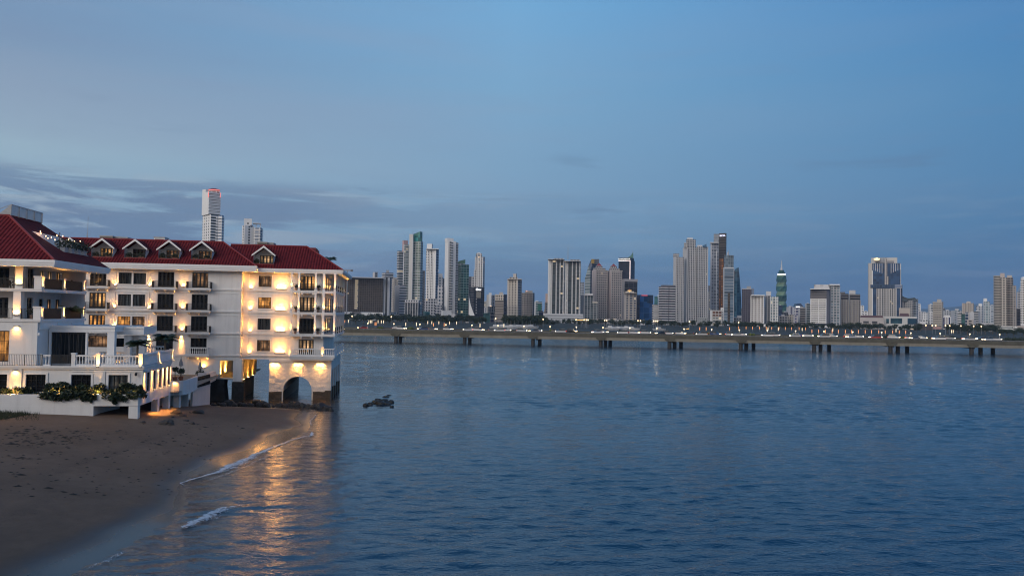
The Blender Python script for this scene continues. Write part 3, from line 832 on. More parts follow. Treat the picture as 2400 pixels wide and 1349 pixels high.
for k in (1, 2, 3):
    z0 = ZF[k]; z1 = (ZF[k + 1] - 0.34) if k < 3 else EAVE - 0.02
    for j, u in enumerate(CU):
        m = MB(); r = 0.15
        m.box(u - r, u + r, VB + 0.05, VB + 0.05 + 2 * r, z0, z1); m.box(u - r - 0.05, u + r + 0.05, VB, VB + 0.1 + 2 * r, z0, z0 + 0.22) ; m.box(u - r - 0.04, u + r + 0.04, VB + 0.01, VB + 0.09 + 2 * r, z1 - 0.2, z1 - 0.01)
        m.build('column', TRIM, hotel)
        wall_lamp(hotel, u, VB + 0.0, z0 + 0.42, True, 0.16, 5.0, 60, 0.06, fixture=0.12)
    for v in (132.5, 137.0, 141.5, 146.0, 149.2):
        m = MB(); r = 0.15
        m.box(BU1 - 0.33, BU1 - 0.03, v - r, v + r, z0, z1); m.build('column', TRIM, hotel)
        wall_lamp(hotel, BU1 - 0.02, v, z0 + 0.42, True, 0.16, 5.0, 60, 0.06, (1, 0), fixture=0.12)
    iron_railing(hotel, [(CU[0], VB + 0.2), (CU[1], VB + 0.2)], z0, 1.05, 0.12); iron_railing(hotel, [(CU[2], VB + 0.2), (CU[3], VB + 0.2)], z0, 1.05, 0.12)
    iron_railing(hotel, [(CU[1], VB + 0.2), (CU[2], VB + 0.2)], z0, 1.05, 0.16)
    iron_railing(hotel, [(CU[3], VB + 0.2), (CU[4], VB + 0.2), (BU1 - 0.18, VBK)], z0, 1.05, 0.12)
    for v0 in (131.2, 135.6, 140.0, 144.4):           # doors along the porch
        french_door(hotel, v0, v0 + 2.2, z0 + 0.1, z0 + 2.4, BE + 0.02, LIT[0] if (k + int(v0)) % 2 else BLACKG, 4, 5, 'u')
    wall_lamp(hotel, BE + 0.0, 130.4, z0 + 0.5, True, 0.3, 26, 100, 0.0, (1, 0)); wall_lamp(hotel, BE, 134.4, z0 + 0.5, True, 0.3, 26, 100, 0.0, (1, 0)); wall_lamp(hotel, BE, 139.0, z0 + 0.5, True, 0.3, 26, 100, 0.0, (1, 0))
# stone balustrade of the lowest terrace
balustrade(hotel, [(BU0 + 0.1, VB + 0.1), (-11.75, VB + 0.1)], ZF[0] + 0.03, 1.15, 0.30)
balustrade(hotel, [(-11.45, VB + 0.1), (BU1 - 0.1, VB + 0.1), (BU1 - 0.1, VBK)], ZF[0] + 0.03, 1.15, 0.30)
for u in (BU0 + 0.1, -11.6):
    m = MB(); m.box(u - 0.17, u + 0.17, VB - 0.05, VB + 0.27, ZF[0] + 0.02, ZF[0] + 1.32); m.box(u - 0.22, u + 0.22, VB - 0.1, VB + 0.32, ZF[0] + 1.322, ZF[0] + 1.45)
    m.build('balustrade_post', TRIM, hotel); wall_lamp(hotel, u, VB - 0.06, ZF[0] - 0.02, True, 0.16, 6, 60, 0.04, fixture=0.1)
for v in (133, 137.5, 142, 146.5):
    m = MB(); m.box(BU1 - 0.27, BU1 + 0.05, v - 0.17, v + 0.17, ZF[0] + 0.02, ZF[0] + 1.42); m.build('balustrade_post', TRIM, hotel)
    wall_lamp(hotel, BU1 + 0.06, v, ZF[0] - 0.02, True, 0.16, 6, 60, 0.04, (1, 0), fixture=0.1)

# ------------------------------------------------------------------ the arch that carries the seaward end
AU, AR, ASP = -15.42, 2.17, 1.48
p = MB(); zt = 6.33; n = 20
arc = [(AU - AR * math.cos(math.pi * k / n), ASP + AR * math.sin(math.pi * k / n)) for k in range(n + 1)]
PV0, PV1 = VR - 0.02, 149.5
for v, flip in ((PV0, False), (PV1, True)):
    def q(*pts):
        p.poly(*([(a, v, b) for a, b in pts] if not flip else [(a, v, b) for a, b in pts][::-1]))
    q((UP0, -2), (AU - AR, -2), (AU - AR, ASP), (UP0, ASP)); q((AU + AR, -2), (UP1, -2), (UP1, ASP), (AU + AR, ASP))
    q((UP0, ASP), (AU - AR, ASP), (AU - AR, zt), (UP0, zt)); q((AU + AR, ASP), (UP1, ASP), (UP1, zt), (AU + AR, zt))
    for (a, b) in zip(arc, arc[1:]): q(a, b, (b[0], zt), (a[0], zt))
ap = [(AU - AR, -2)] + arc + [(AU + AR, -2)]
for (a, b) in zip(ap, ap[1:]): p.poly((a[0], PV0, a[1]), (a[0], PV1, a[1]), (b[0], PV1, b[1]), (b[0], PV0, b[1]))
p.poly((UP0, PV0, -2), (UP0, PV0, zt), (UP0, PV1, zt), (UP0, PV1, -2))
p.poly((UP1, PV0, 4.6), (UP1, PV1, 4.6), (UP1, PV1, zt), (UP1, PV0, zt))
for k in range(5):                                    # open bays in the flank
    a = PV0 + k * 4.4; p.box(UP1 - 0.9, UP1 - 0.002, a + (0.003 if k == 0 else 0), a + 1.5, -2, 4.598)
p.build('arch_pier', ROUGHW, hotel)
# the band the tide keeps dark
tb = MB()
for k in range(24):
    a0 = UP0 + (UP1 - UP0) * k / 24; a1 = UP0 + (UP1 - UP0) * (k + 1) / 24
    if a1 < AU - AR + 0.01 or a0 > AU + AR - 0.01:
        t0 = 1.32 + 0.14 * mn.noise((a0, 0.2, 1)); t1 = 1.32 + 0.14 * mn.noise((a1, 0.2, 1))
        tb.poly((a0, PV0 - 0.02, -2), (a1, PV0 - 0.02, -2), (a1, PV0 - 0.02, t1), (a0, PV0 - 0.02, t0))
for s, u in ((-1, AU - AR + 0.02), (1, AU + AR - 0.02)):
    tb.poly((u, PV0 - 0.02, -2), (u, PV1, -2), (u, PV1, 2.0), (u, PV0 - 0.02, 1.35))
tb.poly((UP0 - 0.02, PV0 - 0.02, -2), (UP0 - 0.02, PV0 - 0.02, 1.32), (UP0 - 0.02, PV1, 1.9), (UP0 - 0.02, PV1, -2))
for k in range(5):
    a = PV0 + k * 4.4; tb.box(UP1 - 0.92, UP1 + 0.02, a - 0.021, a + 1.52, -2, 1.5 + 0.3 * (k % 2))
tb.build('tide_band', ALGAE, hotel)
tc_ = MB(); tc_.box(UP0 - 0.06, UP1 + 0.06, VR - 0.14, VR - 0.022, 6.05, 6.349); tc_.box(UP0 - 0.02, UP1 + 0.02, VR - 0.08, VR - 0.023, 5.92, 6.047); tc_.build('arch_cornice', TRIM, hotel)
for u in (-18.95, -15.40, -12.0):
    wall_lamp(hotel, u, PV0, 5.86, False, 1.5, 52, 110, 0.03, halo=30)

# ------------------------------------------------------------------ under the left part: lit passage, stone base, ochre side wall
m = MB(); m.box(-28.1, UE - 0.3, VL + 0.26, 149.9, 3.18, 3.45); m.build('passage_floor', BROWNB, hotel)
for k in range(9):
    m = MB(); v = VL + 1.6 + k * 2.0
    m.box(-24.95, -24.55, v, v + 0.45, 3.45, 6.41); m.build('passage_column', OCHRE, hotel)
for k in range(3):
    wall_lamp(hotel, -28.08, VL + 1.4 + k * 4, 3.62, True, 0.5, 150, 130, 0, (1, 0), (1.0, 0.50, 0.10))
for k in range(4):
    m = MB(); v0 = VL + 1.3 + k * 3.4
    m.box(-24.45, UE - 0.02, v0, v0 + 3.25, 2.95, 6.36); m.build('side_panel', OCHRE, hotel)
for k in range(3):
    wall_lamp(hotel, UE - 0.02, VL + 3.0 + k * 4.2, 2.98, True, 1.2, 55, 120, 0.1, (1, 0), (1.0, 0.55, 0.13))
sb = MB()
sb.box(-25.15, -23.35, VL - 0.12, VL + 1.5, -2, 2.86); sb.box(-24.6, UE - 0.2, VL + 1.5, 143, -2, 2.92)
sb.build('stone_base', STONE, hotel)
sb = MB()
sb.extrude([(-29.3, VL - 0.3, -2), (-25.9, VL - 0.3, -2), (-26.15, VL - 0.3, 0.6), (-26.35, VL - 0.3, 2.2), (-26.3, VL - 0.3, 3.2), (-29.3, VL - 0.3, 3.3)], (0, 3.0, 0))
sb.build('stone_base', STONE, hotel)

# ------------------------------------------------------------------ roof
EZ = 20.72; OV = 1.3; TG = 0.638
def roof_pt(v, v0): return EZ + (v - v0) * TG
VE = VL - OV
RV = VE + 6.3                                            # ridge
RZ = roof_pt(RV, VE)

DZ0 = 21.55
VD0 = VE + (DZ0 - EZ) / TG; VD1 = VD0 + 1.75
dorm_l = [on_v(px, 590, VD0)[0] for px in (163, 239, 316.5, 396, 472.5)]
print('dormers', dorm_l, on_v(624, 600, VR)[0])
def slope_with_holes(m, a0, a1, v0, v1, ve, ez, holes_):
    xs = sorted(set([a0, a1] + [h for q in holes_ for h in q[:2]])); vs_ = sorted(set([v0, v1] + [h for q in holes_ for h in q[2:]]))
    for i in range(len(xs) - 1):
        for j in range(len(vs_) - 1):
            cx, cy = (xs[i] + xs[i + 1]) / 2, (vs_[j] + vs_[j + 1]) / 2
            if any(q[0] < cx < q[1] and q[2] < cy < q[3] for q in holes_): continue
            P = lambda u, v: (u, v, ez + (v - ve) * TG)
            m.poly(P(xs[i], vs_[j]), P(xs[i + 1], vs_[j]), P(xs[i + 1], vs_[j + 1]), P(xs[i], vs_[j + 1]))
rf = MB(); UHL = -21.75                                   # right eave corner of the left roof
hl = [(u - 1.52, u + 1.52, VD0, VD1) for u in dorm_l]
slope_with_holes(rf, -64, UHL - 6.3, VE, RV, VE, EZ, hl)
rf.poly((UHL - 6.3, VE, EZ), (UHL, VE, EZ), (UHL - 6.3, RV, RZ))
rf.poly((UHL, VE, EZ), (UHL, VE + 12.6, EZ), (UHL - 6.3, RV, RZ))
rf.poly((-64, RV, RZ), (UHL - 6.3, RV, RZ), (UHL, VE + 12.6, EZ), (-64, VE + 12.6, EZ))
rf.build('roof', ROOF, hotel)
EZ2 = 20.42; VE2 = VR - 1.3; UHR = -8.75
RV2 = VE2 + 6.3; RZ2 = EZ2 + 6.3 * TG
dorm_r = [-21.0]
DZ1 = 21.1; VD2 = VE2 + (DZ1 - EZ2) / TG; VD3 = VD2 + 1.75
rf2 = MB()
slope_with_holes(rf2, -27.0, UHR - 6.3, VE2, RV2, VE2, EZ2, [(-21.0 - 1.52, -21.0 + 1.52, VD2, VD3)])
rf2.poly((UHR - 6.3, VE2, EZ2), (UHR, VE2, EZ2), (UHR - 6.3, RV2, RZ2))
rf2.poly((UHR, VE2, EZ2), (UHR, 151, EZ2), (UHR - 6.3, 151, RZ2), (UHR - 6.3, RV2, RZ2))
rf2.poly((-27, RV2, RZ2), (UHR - 6.3, RV2, RZ2), (UHR - 6.3, 151, RZ2), (-27, 151, RZ2))
rf2.build('roof', ROOF, hotel)
rc = MB()
def cap(a, b, r=0.13): rc.tube([a, b], r, 6)
cap((-64, RV, RZ), (UHL - 6.3, RV, RZ)); cap((UHL - 6.3, RV, RZ), (UHL, VE, EZ)); cap((-27, RV2, RZ2), (UHR - 6.3, RV2, RZ2)); cap((UHR - 6.3, RV2, RZ2), (UHR, VE2, EZ2)); cap((UHR - 6.3, RV2, RZ2), (UHR - 6.3, 151, RZ2))
rc.build('ridge_tiles', REDL, hotel)
fa = MB()
def fascia(u0, u1, v, ztop, h=0.88):
    fa.box(u0, u1, v, v + 0.12, ztop - h * 0.45, ztop); fa.box(u0 + 0.05, u1 - 0.05, v + 0.06, v + 0.16, ztop - h * 0.75, ztop - h * 0.453); fa.box(u0 + 0.1, u1 - 0.1, v + 0.11, v + 0.2, ztop - h, ztop - h * 0.753)
fascia(-64, UHL + 0.05, VE - 0.12, EZ - 0.01); fascia(UHL + 0.07, UHR + 0.05, VE2 - 0.12, EZ2 - 0.01, 0.62)
fa.box(UHL - 0.02, UHL + 0.06, VE + 0.1, VE2 + 0.5, EZ - 0.6, EZ - 0.012)
fa.box(UHR, UHR + 0.12, VE2 + 0.09, 151, EZ2 - 0.4, EZ2 - 0.012); fa.box(UHR - 0.06, UHR - 0.003, VE2 + 0.1, 151, EZ2 - 0.62, EZ2 - 0.2)
fa.build('eave_fascia', TRIM, hotel)
sf = MB()
sf.box(-64, UHL - 0.1, VE + 0.1, VL + 0.1, EAVE - 0.02, EAVE + 0.05); sf.box(UHL - 0.09, UHR - 0.1, VE2 + 0.1, 151, EAVE - 0.035, EAVE + 0.03)
sf.build('soffit', SOFFIT, hotel)
# dormers
def dormer(u, ve, ez, v0, v1, zb, pane):
    hw = 1.52; z1 = zb + 1.52; za = zb + 2.78
    m = MB()
    ZR = lambda v: ez + (v - ve) * TG
    m.poly((u - hw, v0, zb), (u + hw, v0, zb), (u + hw, v1, zb), (u - hw, v1, zb))                      # loggia floor
    for s in (-1, 1):
        m.poly((u + s * hw, v0, zb), (u + s * hw, v1, zb), (u + s * hw, v1, z1), (u + s * hw, v0 + 0.02, z1))
    hole = [(u - 0.85, u + 1.25, zb + 0.06, zb + 1.5)]
    m.wall(u - hw, u + hw, zb, z1, v1, hole, 0.12)
    m.poly((u - hw, v1, z1), (u + hw, v1, z1), (u, v1, za - 0.1))
    m.box(u - hw, u + hw, v1 - 0.06, v1 - 0.003, z1 - 0.02, z1 + 0.07)
    o = m.build('dormer', WHITE, hotel)
    r = MB(); vb = ve + (za - ez) / TG; ve_ = ve + (z1 - 0.12 - ez) / TG; ow = hw + 0.25
    for s in (-1, 1):
        r.poly((u + s * ow, v0 - 0.12, z1 - 0.14), (u, v0 - 0.12, za + 0.06), (u, vb + 0.1, za + 0.06), (u + s * ow, max(ve_, v0 + 0.2), z1 - 0.14))
    r.build('dormer_roof', ROOF, o)
    b = MB()
    for s in (-1, 1):
        b.extrude([(u + s * (ow + 0.02), v0 - 0.2, z1 - 0.30), (u + s * (ow + 0.02), v0 - 0.2, z1 - 0.06), (u, v0 - 0.2, za + 0.12), (u, v0 - 0.2, za - 0.22)], (0, 0.12, 0))
    b.build('barge_board', TRIM, o)
    l = MB(); l.box(u - hw - 0.1, u + hw + 0.1, v0 - 0.1, v0 + 0.06, zb - 0.12, zb + 0.06); l.build('dormer_sill', REDL, o)
    d = french_door(hotel, u - 0.85, u + 1.25, zb + 0.06, zb + 1.5, v1 + 0.05, pane, 4, 3)
    iron_railing(hotel, [(u - hw + 0.05, v0 + 0.15), (u + hw - 0.05, v0 + 0.15)], zb + 0.02, 0.62, 0.12, bar=0.009)
for u, pn in zip(dorm_l, (LIT[3], LIT[0], BLACKG, LIT[3], LIT[3])): dormer(u, VE, EZ, VD0, VD1, DZ0, pn)
dormer(-21.0, VE2, EZ2, VD2, VD3, DZ1, LIT[2])
# plant on top of the roof: red boxes near the hip
m = MB(); a = on_v(708, 600, 137); b = on_v(741, 581, 137); m.box(a[0], b[0], 136.5, 140, a[1] - 1.0, b[1]); c = on_v(745, 596, 137); m.box(b[0] + 0.01, c[0], 136.8, 139.5, a[1] - 1.5, on_v(745, 586, 137)[1])
m.build('roof_housing', REDL, hotel)

# ------------------------------------------------------------------ lamps washing the long front
UPL = [(269.3, 668), (349.8, 669.7), (267.7, 720), (348.8, 722), (267, 763.6), (348, 773), (428.7, 671.8), (427, 723), (426, 774.7)]
for px, py in UPL:
    u, z = on_v(px, py, VL - 0.15); wall_lamp(hotel, u, VL, z, True, 0.34, 17, 115, 0.06, halo=16)
u, z = on_v(226, 668, VL); wall_lamp(hotel, u, VL, z, True, 0.34, 17, 115, 0.06, halo=16)
for px, py in [(348, 785), (425, 786)]:
    u, z = on_v(px, py, VL - 0.15); wall_lamp(hotel, u, VL, z, False, 0.36, 26, 46, 0.05)
for px, py in [(588, 676), (586.5, 726), (585, 777), (584, 827)]:
    u, z = on_v(px, py, VR - 0.15); wall_lamp(hotel, u, VR, z, True, 0.34, 22, 115, 0.06, halo=40)
for px, py in [(659, 677.6), (657, 728), (656, 776.6), (655, 827)]:
    u, z = on_v(px, py, VR - 0.15); wall_lamp(hotel, u, VR, z, True, 1.6, 56, 125, 0.06, halo=105)
for py in (674, 725, 776, 826):
    u, z = on_v(568, py, VR); wall_lamp(hotel, UE + 0.0, VR - 0.32, z, True, 0.2, 9, 50, 0.0, (1, 0))

# ------------------------------------------------------------------ things on the hotel's roof
def ac_unit(px0, px1, pyt, v, label, mat, zb=23.6, d=2.4):
    a = on_v(px0, pyt, v); b = on_v(px1, pyt, v)
    t = thing('roof_air_conditioner', label, 'air conditioner', (a[0] + b[0]) / 2, v, zb, group='plant on the hotel roof')
    m = MB(); m.box(a[0], b[0], v, v + d, zb, a[1] - 0.18); m.build('casing', mat, t)
    m = MB(); m.box(a[0] - 0.06, b[0] + 0.06, v - 0.06, v + d + 0.06, a[1] - 0.178, a[1]); m.build('lid', GREYM, t)
    m = MB(); m.box(a[0] + 0.15, b[0] - 0.15, v - 0.02, v - 0.001, a[1] - 0.75, a[1] - 0.35); m.build('louvre', DARKFR, t)
ac_unit(234, 264, 551.5, 137, 'brown boxy unit behind the ridge above the first dormer from the pergola', BROWNB)
ac_unit(265, 283, 554, 137.6, 'grey unit behind the ridge, middle of the row of three', GREYM)
ac_unit(284, 299, 555, 137.2, 'small brown unit behind the ridge, right end of the row of three', BROWNB)
ac_unit(361, 386, 554.5, 138, 'pale blue roof box behind the ridge above the third dormer', TRIM)
ac_unit(603, 626, 566, 139, 'brown box behind the roof ridge below the shorter white tower', BROWNB)
ac_unit(626.5, 641, 568, 139.4, 'flat grey box behind the ridge beside the brown box below the shorter white tower', GREYM)
for px, pt, pb, lb in ((205, 506, 560, 'tall thin antenna mast above the red roof'), (203, 548, 560, 'short dark antenna stub at the foot of the mast')):
    a = on_v(px, pb, 136); b = on_v(px, pt, 136)
    m = MB(); m.tube([(a[0], 136, a[1] - 0.8), (a[0], 136, b[1])], [0.05, 0.025], 5)
    tag(m.build('antenna_mast', GREYM, None), lb, 'antenna').rotation_euler = (0, 0, YAW)
# ================================================================== the nearer wing with deep balconies
WV, WU = 92.2, -37.9              # front and seaward side of its balcony slabs
WZ1, WZ2, WEAVE = 12.6, 15.85, 18.2
wing = thing('hotel_wing', 'nearer white wing with deep corner balconies under a dark red hipped roof', 'hotel wing', -45, 95, 3)
WB = 105.2
m = MB()
lowholes = [(-43.2, -40.97, 8.07, 11.34)]
m.wall(-60, -38.2, 7.5, WZ1 - 0.3, WV + 0.12, lowholes, 0.22)                       # lower storey, flush with the slab
m.poly((-38.2, WV + 0.12, 7.5), (-38.2, WB, 7.5), (-38.2, WB, WZ1 - 0.3), (-38.2, WV + 0.12, WZ1 - 0.3))
m.poly((-60, WB, 3.5), (-60, WB, 18.2), (-38.2, WB, 18.2), (-38.2, WB, 3.5))
for (z0, z1, dx) in ((WZ1, WZ2 - 0.3, 0.0), (WZ2, WEAVE + 0.1, 0.0)):               # set back behind the balconies
    m.wall(-60, -41.0, z0, z1, WV + 2.6, [(-44.5, -42.3, z0 + 0.05, z0 + 2.3)], 0.15)
    sh = [(96.24, 97.61, z0 + 0.05, z0 + 2.35), (99.26, 100.27, z0 + 0.9, z0 + 2.25), (101.42, 102.48, z0 + 0.6, z0 + 2.25), (103.75, 105.0, z0 + 0.05, z0 + 2.25)]
    m.wall(WV + 2.6, WB, z0, z1, -41.0, sh, -0.15, axis='u')
    for (a, b, c, d) in sh:
        pass
m.build('wall', WHITE, wing)
window(wing, -43.2, -40.97, 8.07, 11.34, WV + 0.26, 4, 3, LIT[1])
k = 0
for z0 in (WZ1, WZ2):
    french_door(wing, -44.5, -42.3, z0 + 0.05, z0 + 2.3, WV + 2.7)
    for (a, b, c, d) in ((96.24, 97.61, 0.05, 2.35), (99.26, 100.27, 0.9, 2.25), (101.42, 102.48, 0.6, 2.25), (103.75, 105.0, 0.05, 2.25)):
        pn = [BLACKG, BLACKG, LIT[3], LIT[3], BLACKG, LIT[2], LIT[2], LIT[0]][k]; k += 1
        if b - a > 1.2: french_door(wing, a, b, z0 + c, z0 + d, -41.12, pn, 2, 4, 'u')
        else: window(wing, a, b, z0 + c, z0 + d, -41.12, 2, 3, pn, axis='u')
for zf in (WZ1, WZ2):
    m = MB()
    m.box(-60, WU - 0.06, WV + 0.06, WB - 0.4, zf - 0.30, zf - 0.02)
    m.box(-60, WU, WV, WV + 0.055, zf - 0.28, zf); m.box(WU - 0.055, WU, WV + 0.057, WB - 0.4, zf - 0.28, zf)
    m.box(-60, WU + 0.06, WV - 0.06, WV - 0.002, zf - 0.11, zf + 0.02); m.box(WU + 0.002, WU + 0.06, WV - 0.002, WB - 0.4, zf - 0.11, zf + 0.02)
    m.build('balcony_slab', TRIM, wing)
m = MB()                                                                             # recessed panels of the parapet under the lower balcony
m.box(-38.19, -38.05, WV + 0.4, WB - 0.6, 11.5, 12.29); 
for q in range(3):
    m.box(-38.048, -38.0, WV + 1.0 + q * 3.8, WV + 4.2 + q * 3.8, 11.62, 12.18)
m.build('parapet', TRIM, wing)
for (z0, z1, uo) in ((WZ1, WZ2 - 0.31, -40.35), (WZ2 + 0.0, WEAVE, -40.23)):          # square columns
    for du in (0.0, -6.4):
        m = MB(); c = uo + du
        m.box(c - 0.38, c + 0.38, WV + 0.12, WV + 0.88, z0 - 0.018, z1); m.build('column', TRIM, wing)
        wall_lamp(wing, c, WV + 0.12, z0 + 0.42, True, 0.62, 18, 120, 0.05, halo=10)
for z0 in (WZ1, WZ2):
    for j, (ua, va) in enumerate(((WU - 0.38, WV + 0.38), (WU - 0.30, 98.4), (WU - 0.30, 104.2))):
        m = MB(); r = 0.37 if j == 0 else 0.24
        m.box(ua - r, ua + r, va - r, va + r, z0 + 0.02, z0 + 1.22); m.box(ua - r - 0.06, ua + r + 0.06, va - r - 0.06, va + r + 0.06, z0 + 1.222, z0 + 1.38)
        m.build('balcony_post', TRIM, wing)
        wall_lamp(wing, ua + r, va, z0 + 0.2, True, 0.2, 9, 60, 0.06, (1, 0))
    iron_railing(wing, [(-60, WV + 0.25), (-47.2, WV + 0.25)], z0, 1.12, 0.13)
    iron_railing(wing, [(-46.2, WV + 0.25), (-40.8, WV + 0.25)], z0, 1.12, 0.13)
    iron_railing(wing, [(-39.9, WV + 0.25), (-38.7, WV + 0.25)], z0, 1.12, 0.13)
    iron_railing(wing, [(WU - 0.25, WV + 0.8), (WU - 0.25, 95.6), (WU - 0.25, 98.2)], z0, 1.15, 0.07, bar=0.018)
    iron_railing(wing, [(WU - 0.25, 98.7), (WU - 0.25, 101.4), (WU - 0.25, 104.0)], z0, 1.15, 0.07, bar=0.018)
wall_lamp(wing, on_v(38, 764, WV)[0], WV + 0.12, on_v(38, 763, WV)[1], False, 0.5, 16, 110, 0.03)
# roof: hips rise to a flat top that holds a louvred screen
RE, RU, RVV, RZE = WEAVE + 0.72, -36.2, 90.9, 18.92
dh = 8.3; AZ = 24.35
A_ = (RU - dh, RVV + dh, AZ); B_ = (RU - dh, 107.0, AZ)
def on_right(px, py):             # a point of the right-hand slope
    n = Vector((AZ - RZE, 0, dh)); d = ray(px, py)
    du, dv = d.dot(UAX), d.dot(VAX)
    # n . (p - p0) = 0 with p0 on the eave
    t = ((AZ - RZE) * (RU - CAM_P.dot(UAX)) + dh * (RZE - CAM_H)) / ((AZ - RZE) * du + dh * d.z)
    p = CAM_P + d * t
    return p.dot(UAX), p.dot(VAX), p.z
m = MB()
m.poly((-60, RVV, RZE), (RU, RVV, RZE), A_, (-60, A_[1], AZ))
cut = (98.6, 106.2, 2.1, 5.6)     # roof terrace cut in the right slope: v range, distance in from the eave
Z = lambda dist: RZE + dist * (AZ - RZE) / dh
def rs(v0, v1, d0, d1):
    m.poly((RU - d0, v0, Z(d0)), (RU - d0, v1, Z(d0)), (RU - d1, v1, Z(d1)), (RU - d1, v0, Z(d1)))
m.poly((RU, RVV, RZE), (RU, 107.4, RZE), (RU - 2.1, 107.4, Z(2.1)), (RU - 2.1, RVV + 2.1, Z(2.1)))
m.poly((RU - 2.1, RVV + 2.1, Z(2.1)), (RU - 2.1, cut[0], Z(2.1)), (RU - 5.6, cut[0], Z(5.6)), (RU - 5.6, RVV + 5.6, Z(5.6)))
m.poly((RU - 2.1, cut[1], Z(2.1)), (RU - 2.1, 107.4, Z(2.1)), (RU - 5.6, 107.4, Z(5.6)), (RU - 5.6, cut[1], Z(5.6)))
m.poly((RU - 5.6, RVV + 5.6, Z(5.6)), (RU - 5.6, 107.4, Z(5.6)), (RU - dh, 107.4, AZ), A_)
m.poly((RU, 107.4, RZE), (-60, 107.4, RZE), (-60, 107.4, AZ), (RU - dh, 107.4, AZ))
m.build('roof', ROOF, wing)
m = MB(); m.poly((RU - dh, A_[1], AZ), (RU - dh, 107.4, AZ), (-60, 107.4, AZ), (-60, A_[1], AZ)); m.build('flat_top', GREYM, wing)
m = MB(); zf_ = Z(2.1) - 0.15
m.poly((RU - 2.1, cut[0], zf_), (RU - 2.1, cut[1], zf_), (RU - 5.6, cut[1], zf_), (RU - 5.6, cut[0], zf_))
m.poly((RU - 5.6, cut[0], zf_), (RU - 5.6, cut[1], zf_), (RU - 5.6, cut[1], Z(5.6)), (RU - 5.6, cut[0], Z(5.6)))
for v in (cut[0], cut[1]): m.poly((RU - 2.1, v, zf_), (RU - 2.1, v, Z(2.1)), (RU - 5.6, v, Z(5.6)), (RU - 5.6, v, zf_))
m.build('roof_terrace', WHITE, wing)
m = MB(); m.tube([(RU, RVV, RZE), A_], 0.14, 6); m.tube([(-60, A_[1], AZ), A_, (RU - dh, 107.4, AZ)], 0.14, 6); m.build('ridge_tiles', REDL, wing)
m = MB(); h = 0.74
for (z1, z0, o) in ((RZE - 0.01, RZE - h * 0.45, 0.12), (RZE - h * 0.453, RZE - h * 0.75, 0.06), (RZE - h * 0.753, RZE - h, 0.0)):
    m.box(-60, RU + o - 0.1, RVV - o, RVV - o + 0.12, z0, z1); m.box(RU + o - 0.1, RU + o, RVV - o, 107.4, z0, z1)
m.build('eave_fascia', TRIM, wing)
m = MB(); m.box(-60, RU - 0.11, RVV + 0.13, 107.3, WEAVE, WEAVE + 0.06); m.build('soffit', SOFFIT, wing)
wall_lamp(wing, -38.0, 97.0, WEAVE - 0.6, True, 0.3, 10, 120, 0, (1, 0))
# louvred screen
m = MB(); su = RU - dh + 0.1
for i in range(9):
    zz = AZ + 0.12 + i * 0.125
    m.extrude([(su, 99.3, zz + 0.06), (su + 0.07, 99.3, zz - 0.05), (su + 0.085, 99.3, zz - 0.04), (su + 0.015, 99.3, zz + 0.07)], (0, 8.0, 0))
sc = m.build('louvre_screen', pmat('pale_blue_metal', (0.45, 0.48, 0.50), 0.4, 0.06), wing)
m = MB()
for v in (99.2, 101.2, 103.2, 105.2, 107.3): m.box(su - 0.06, su + 0.11, v, v + 0.09, AZ, AZ + 1.22)
m.box(su - 0.02, su + 0.12, 99.2, 107.39, AZ + 1.222, AZ + 1.3)
m.tube([(su - 0.1, 99.25, AZ + 1.2), (su - 2.6, 99.25, AZ + 0.1)], 0.04, 4)
m.poly((su - 0.07, 99.24, AZ), (su - 0.07, 99.24, AZ + 1.2), (su - 1.4, 99.24, AZ))
m.build('screen_frame', GREYM, sc)

# roof terrace: planters, shrubs, string lights
def leaf_cloud(m, c, r, n, size, squash=0.8, rg=None, droop=0.0):
    rg = rg or rnd
    for _ in range(n):
        while True:
            p = Vector((rg.uniform(-1, 1), rg.uniform(-1, 1), rg.uniform(-1, 1)))
            if 0.25 < p.length < 1.0: break
        q = Vector(c) + Vector((p.x * r, p.y * r, p.z * r * squash))
        a = Vector((rg.uniform(-1, 1), rg.uniform(-1, 1), rg.uniform(-0.5, 0.9) - droop)).normalized()
        b = a.orthogonal().normalized(); b.rotate(Matrix.Rotation(rg.uniform(0, 6.28), 3, a))
        s = size * rg.uniform(0.6, 1.3)
        m.add([q - a * s, q + b * s * 0.55, q + a * s, q - b * s * 0.55], [(0, 1, 2, 3)])
for i in range(4):
    v = [99.4, 101.4, 103.3, 105.3][i]
    lb = ['first pale planter box along the roof terrace edge, nearest the hip', 'second pale planter box along the roof terrace edge from the hip', 'third pale planter box along the roof terrace edge from the hip', 'last pale planter box along the roof terrace edge, nearest the dormers'][i]
    t = thing('planter_box', lb, 'planter', RU - 2.35, v, zf_, group='planters on the roof terrace')
    m = MB(); m.box(RU - 2.65, RU - 2.13, v - 0.42, v + 0.42, zf_ + 0.0, zf_ + 0.62); m.box(RU - 2.7, RU - 2.08, v - 0.47, v + 0.47, zf_ + 0.622, zf_ + 0.70); m.build('tub', GREYM, t)
    m = MB(); leaf_cloud(m, (RU - 2.6, v + 0.6, zf_ + 1.15), 0.95, 170, 0.16, 0.75); m.build('foliage', LEAF, t)
m = MB()
sag = lambda a, b, k, s: [(a[0] + (b[0] - a[0]) * i / k, a[1] + (b[1] - a[1]) * i / k, a[2] + (b[2] - a[2]) * i / k - s * math.sin(math.pi * i / k)) for i in range(k + 1)]
sl = thing('string_lights', 'string of warm bulbs sagging between thin poles over the roof terrace', 'string lights', RU - 4, 102, zf_)
pth = sag((RU - 5.2, 99.2, Z(5.2) + 0.7), (RU - 3.6, 101.2, zf_ + 2.5), 8, 0.7) + sag((RU - 3.6, 101.2, zf_ + 2.5), (RU - 2.6, 105.6, zf_ + 2.1), 8, 0.4)[1:]
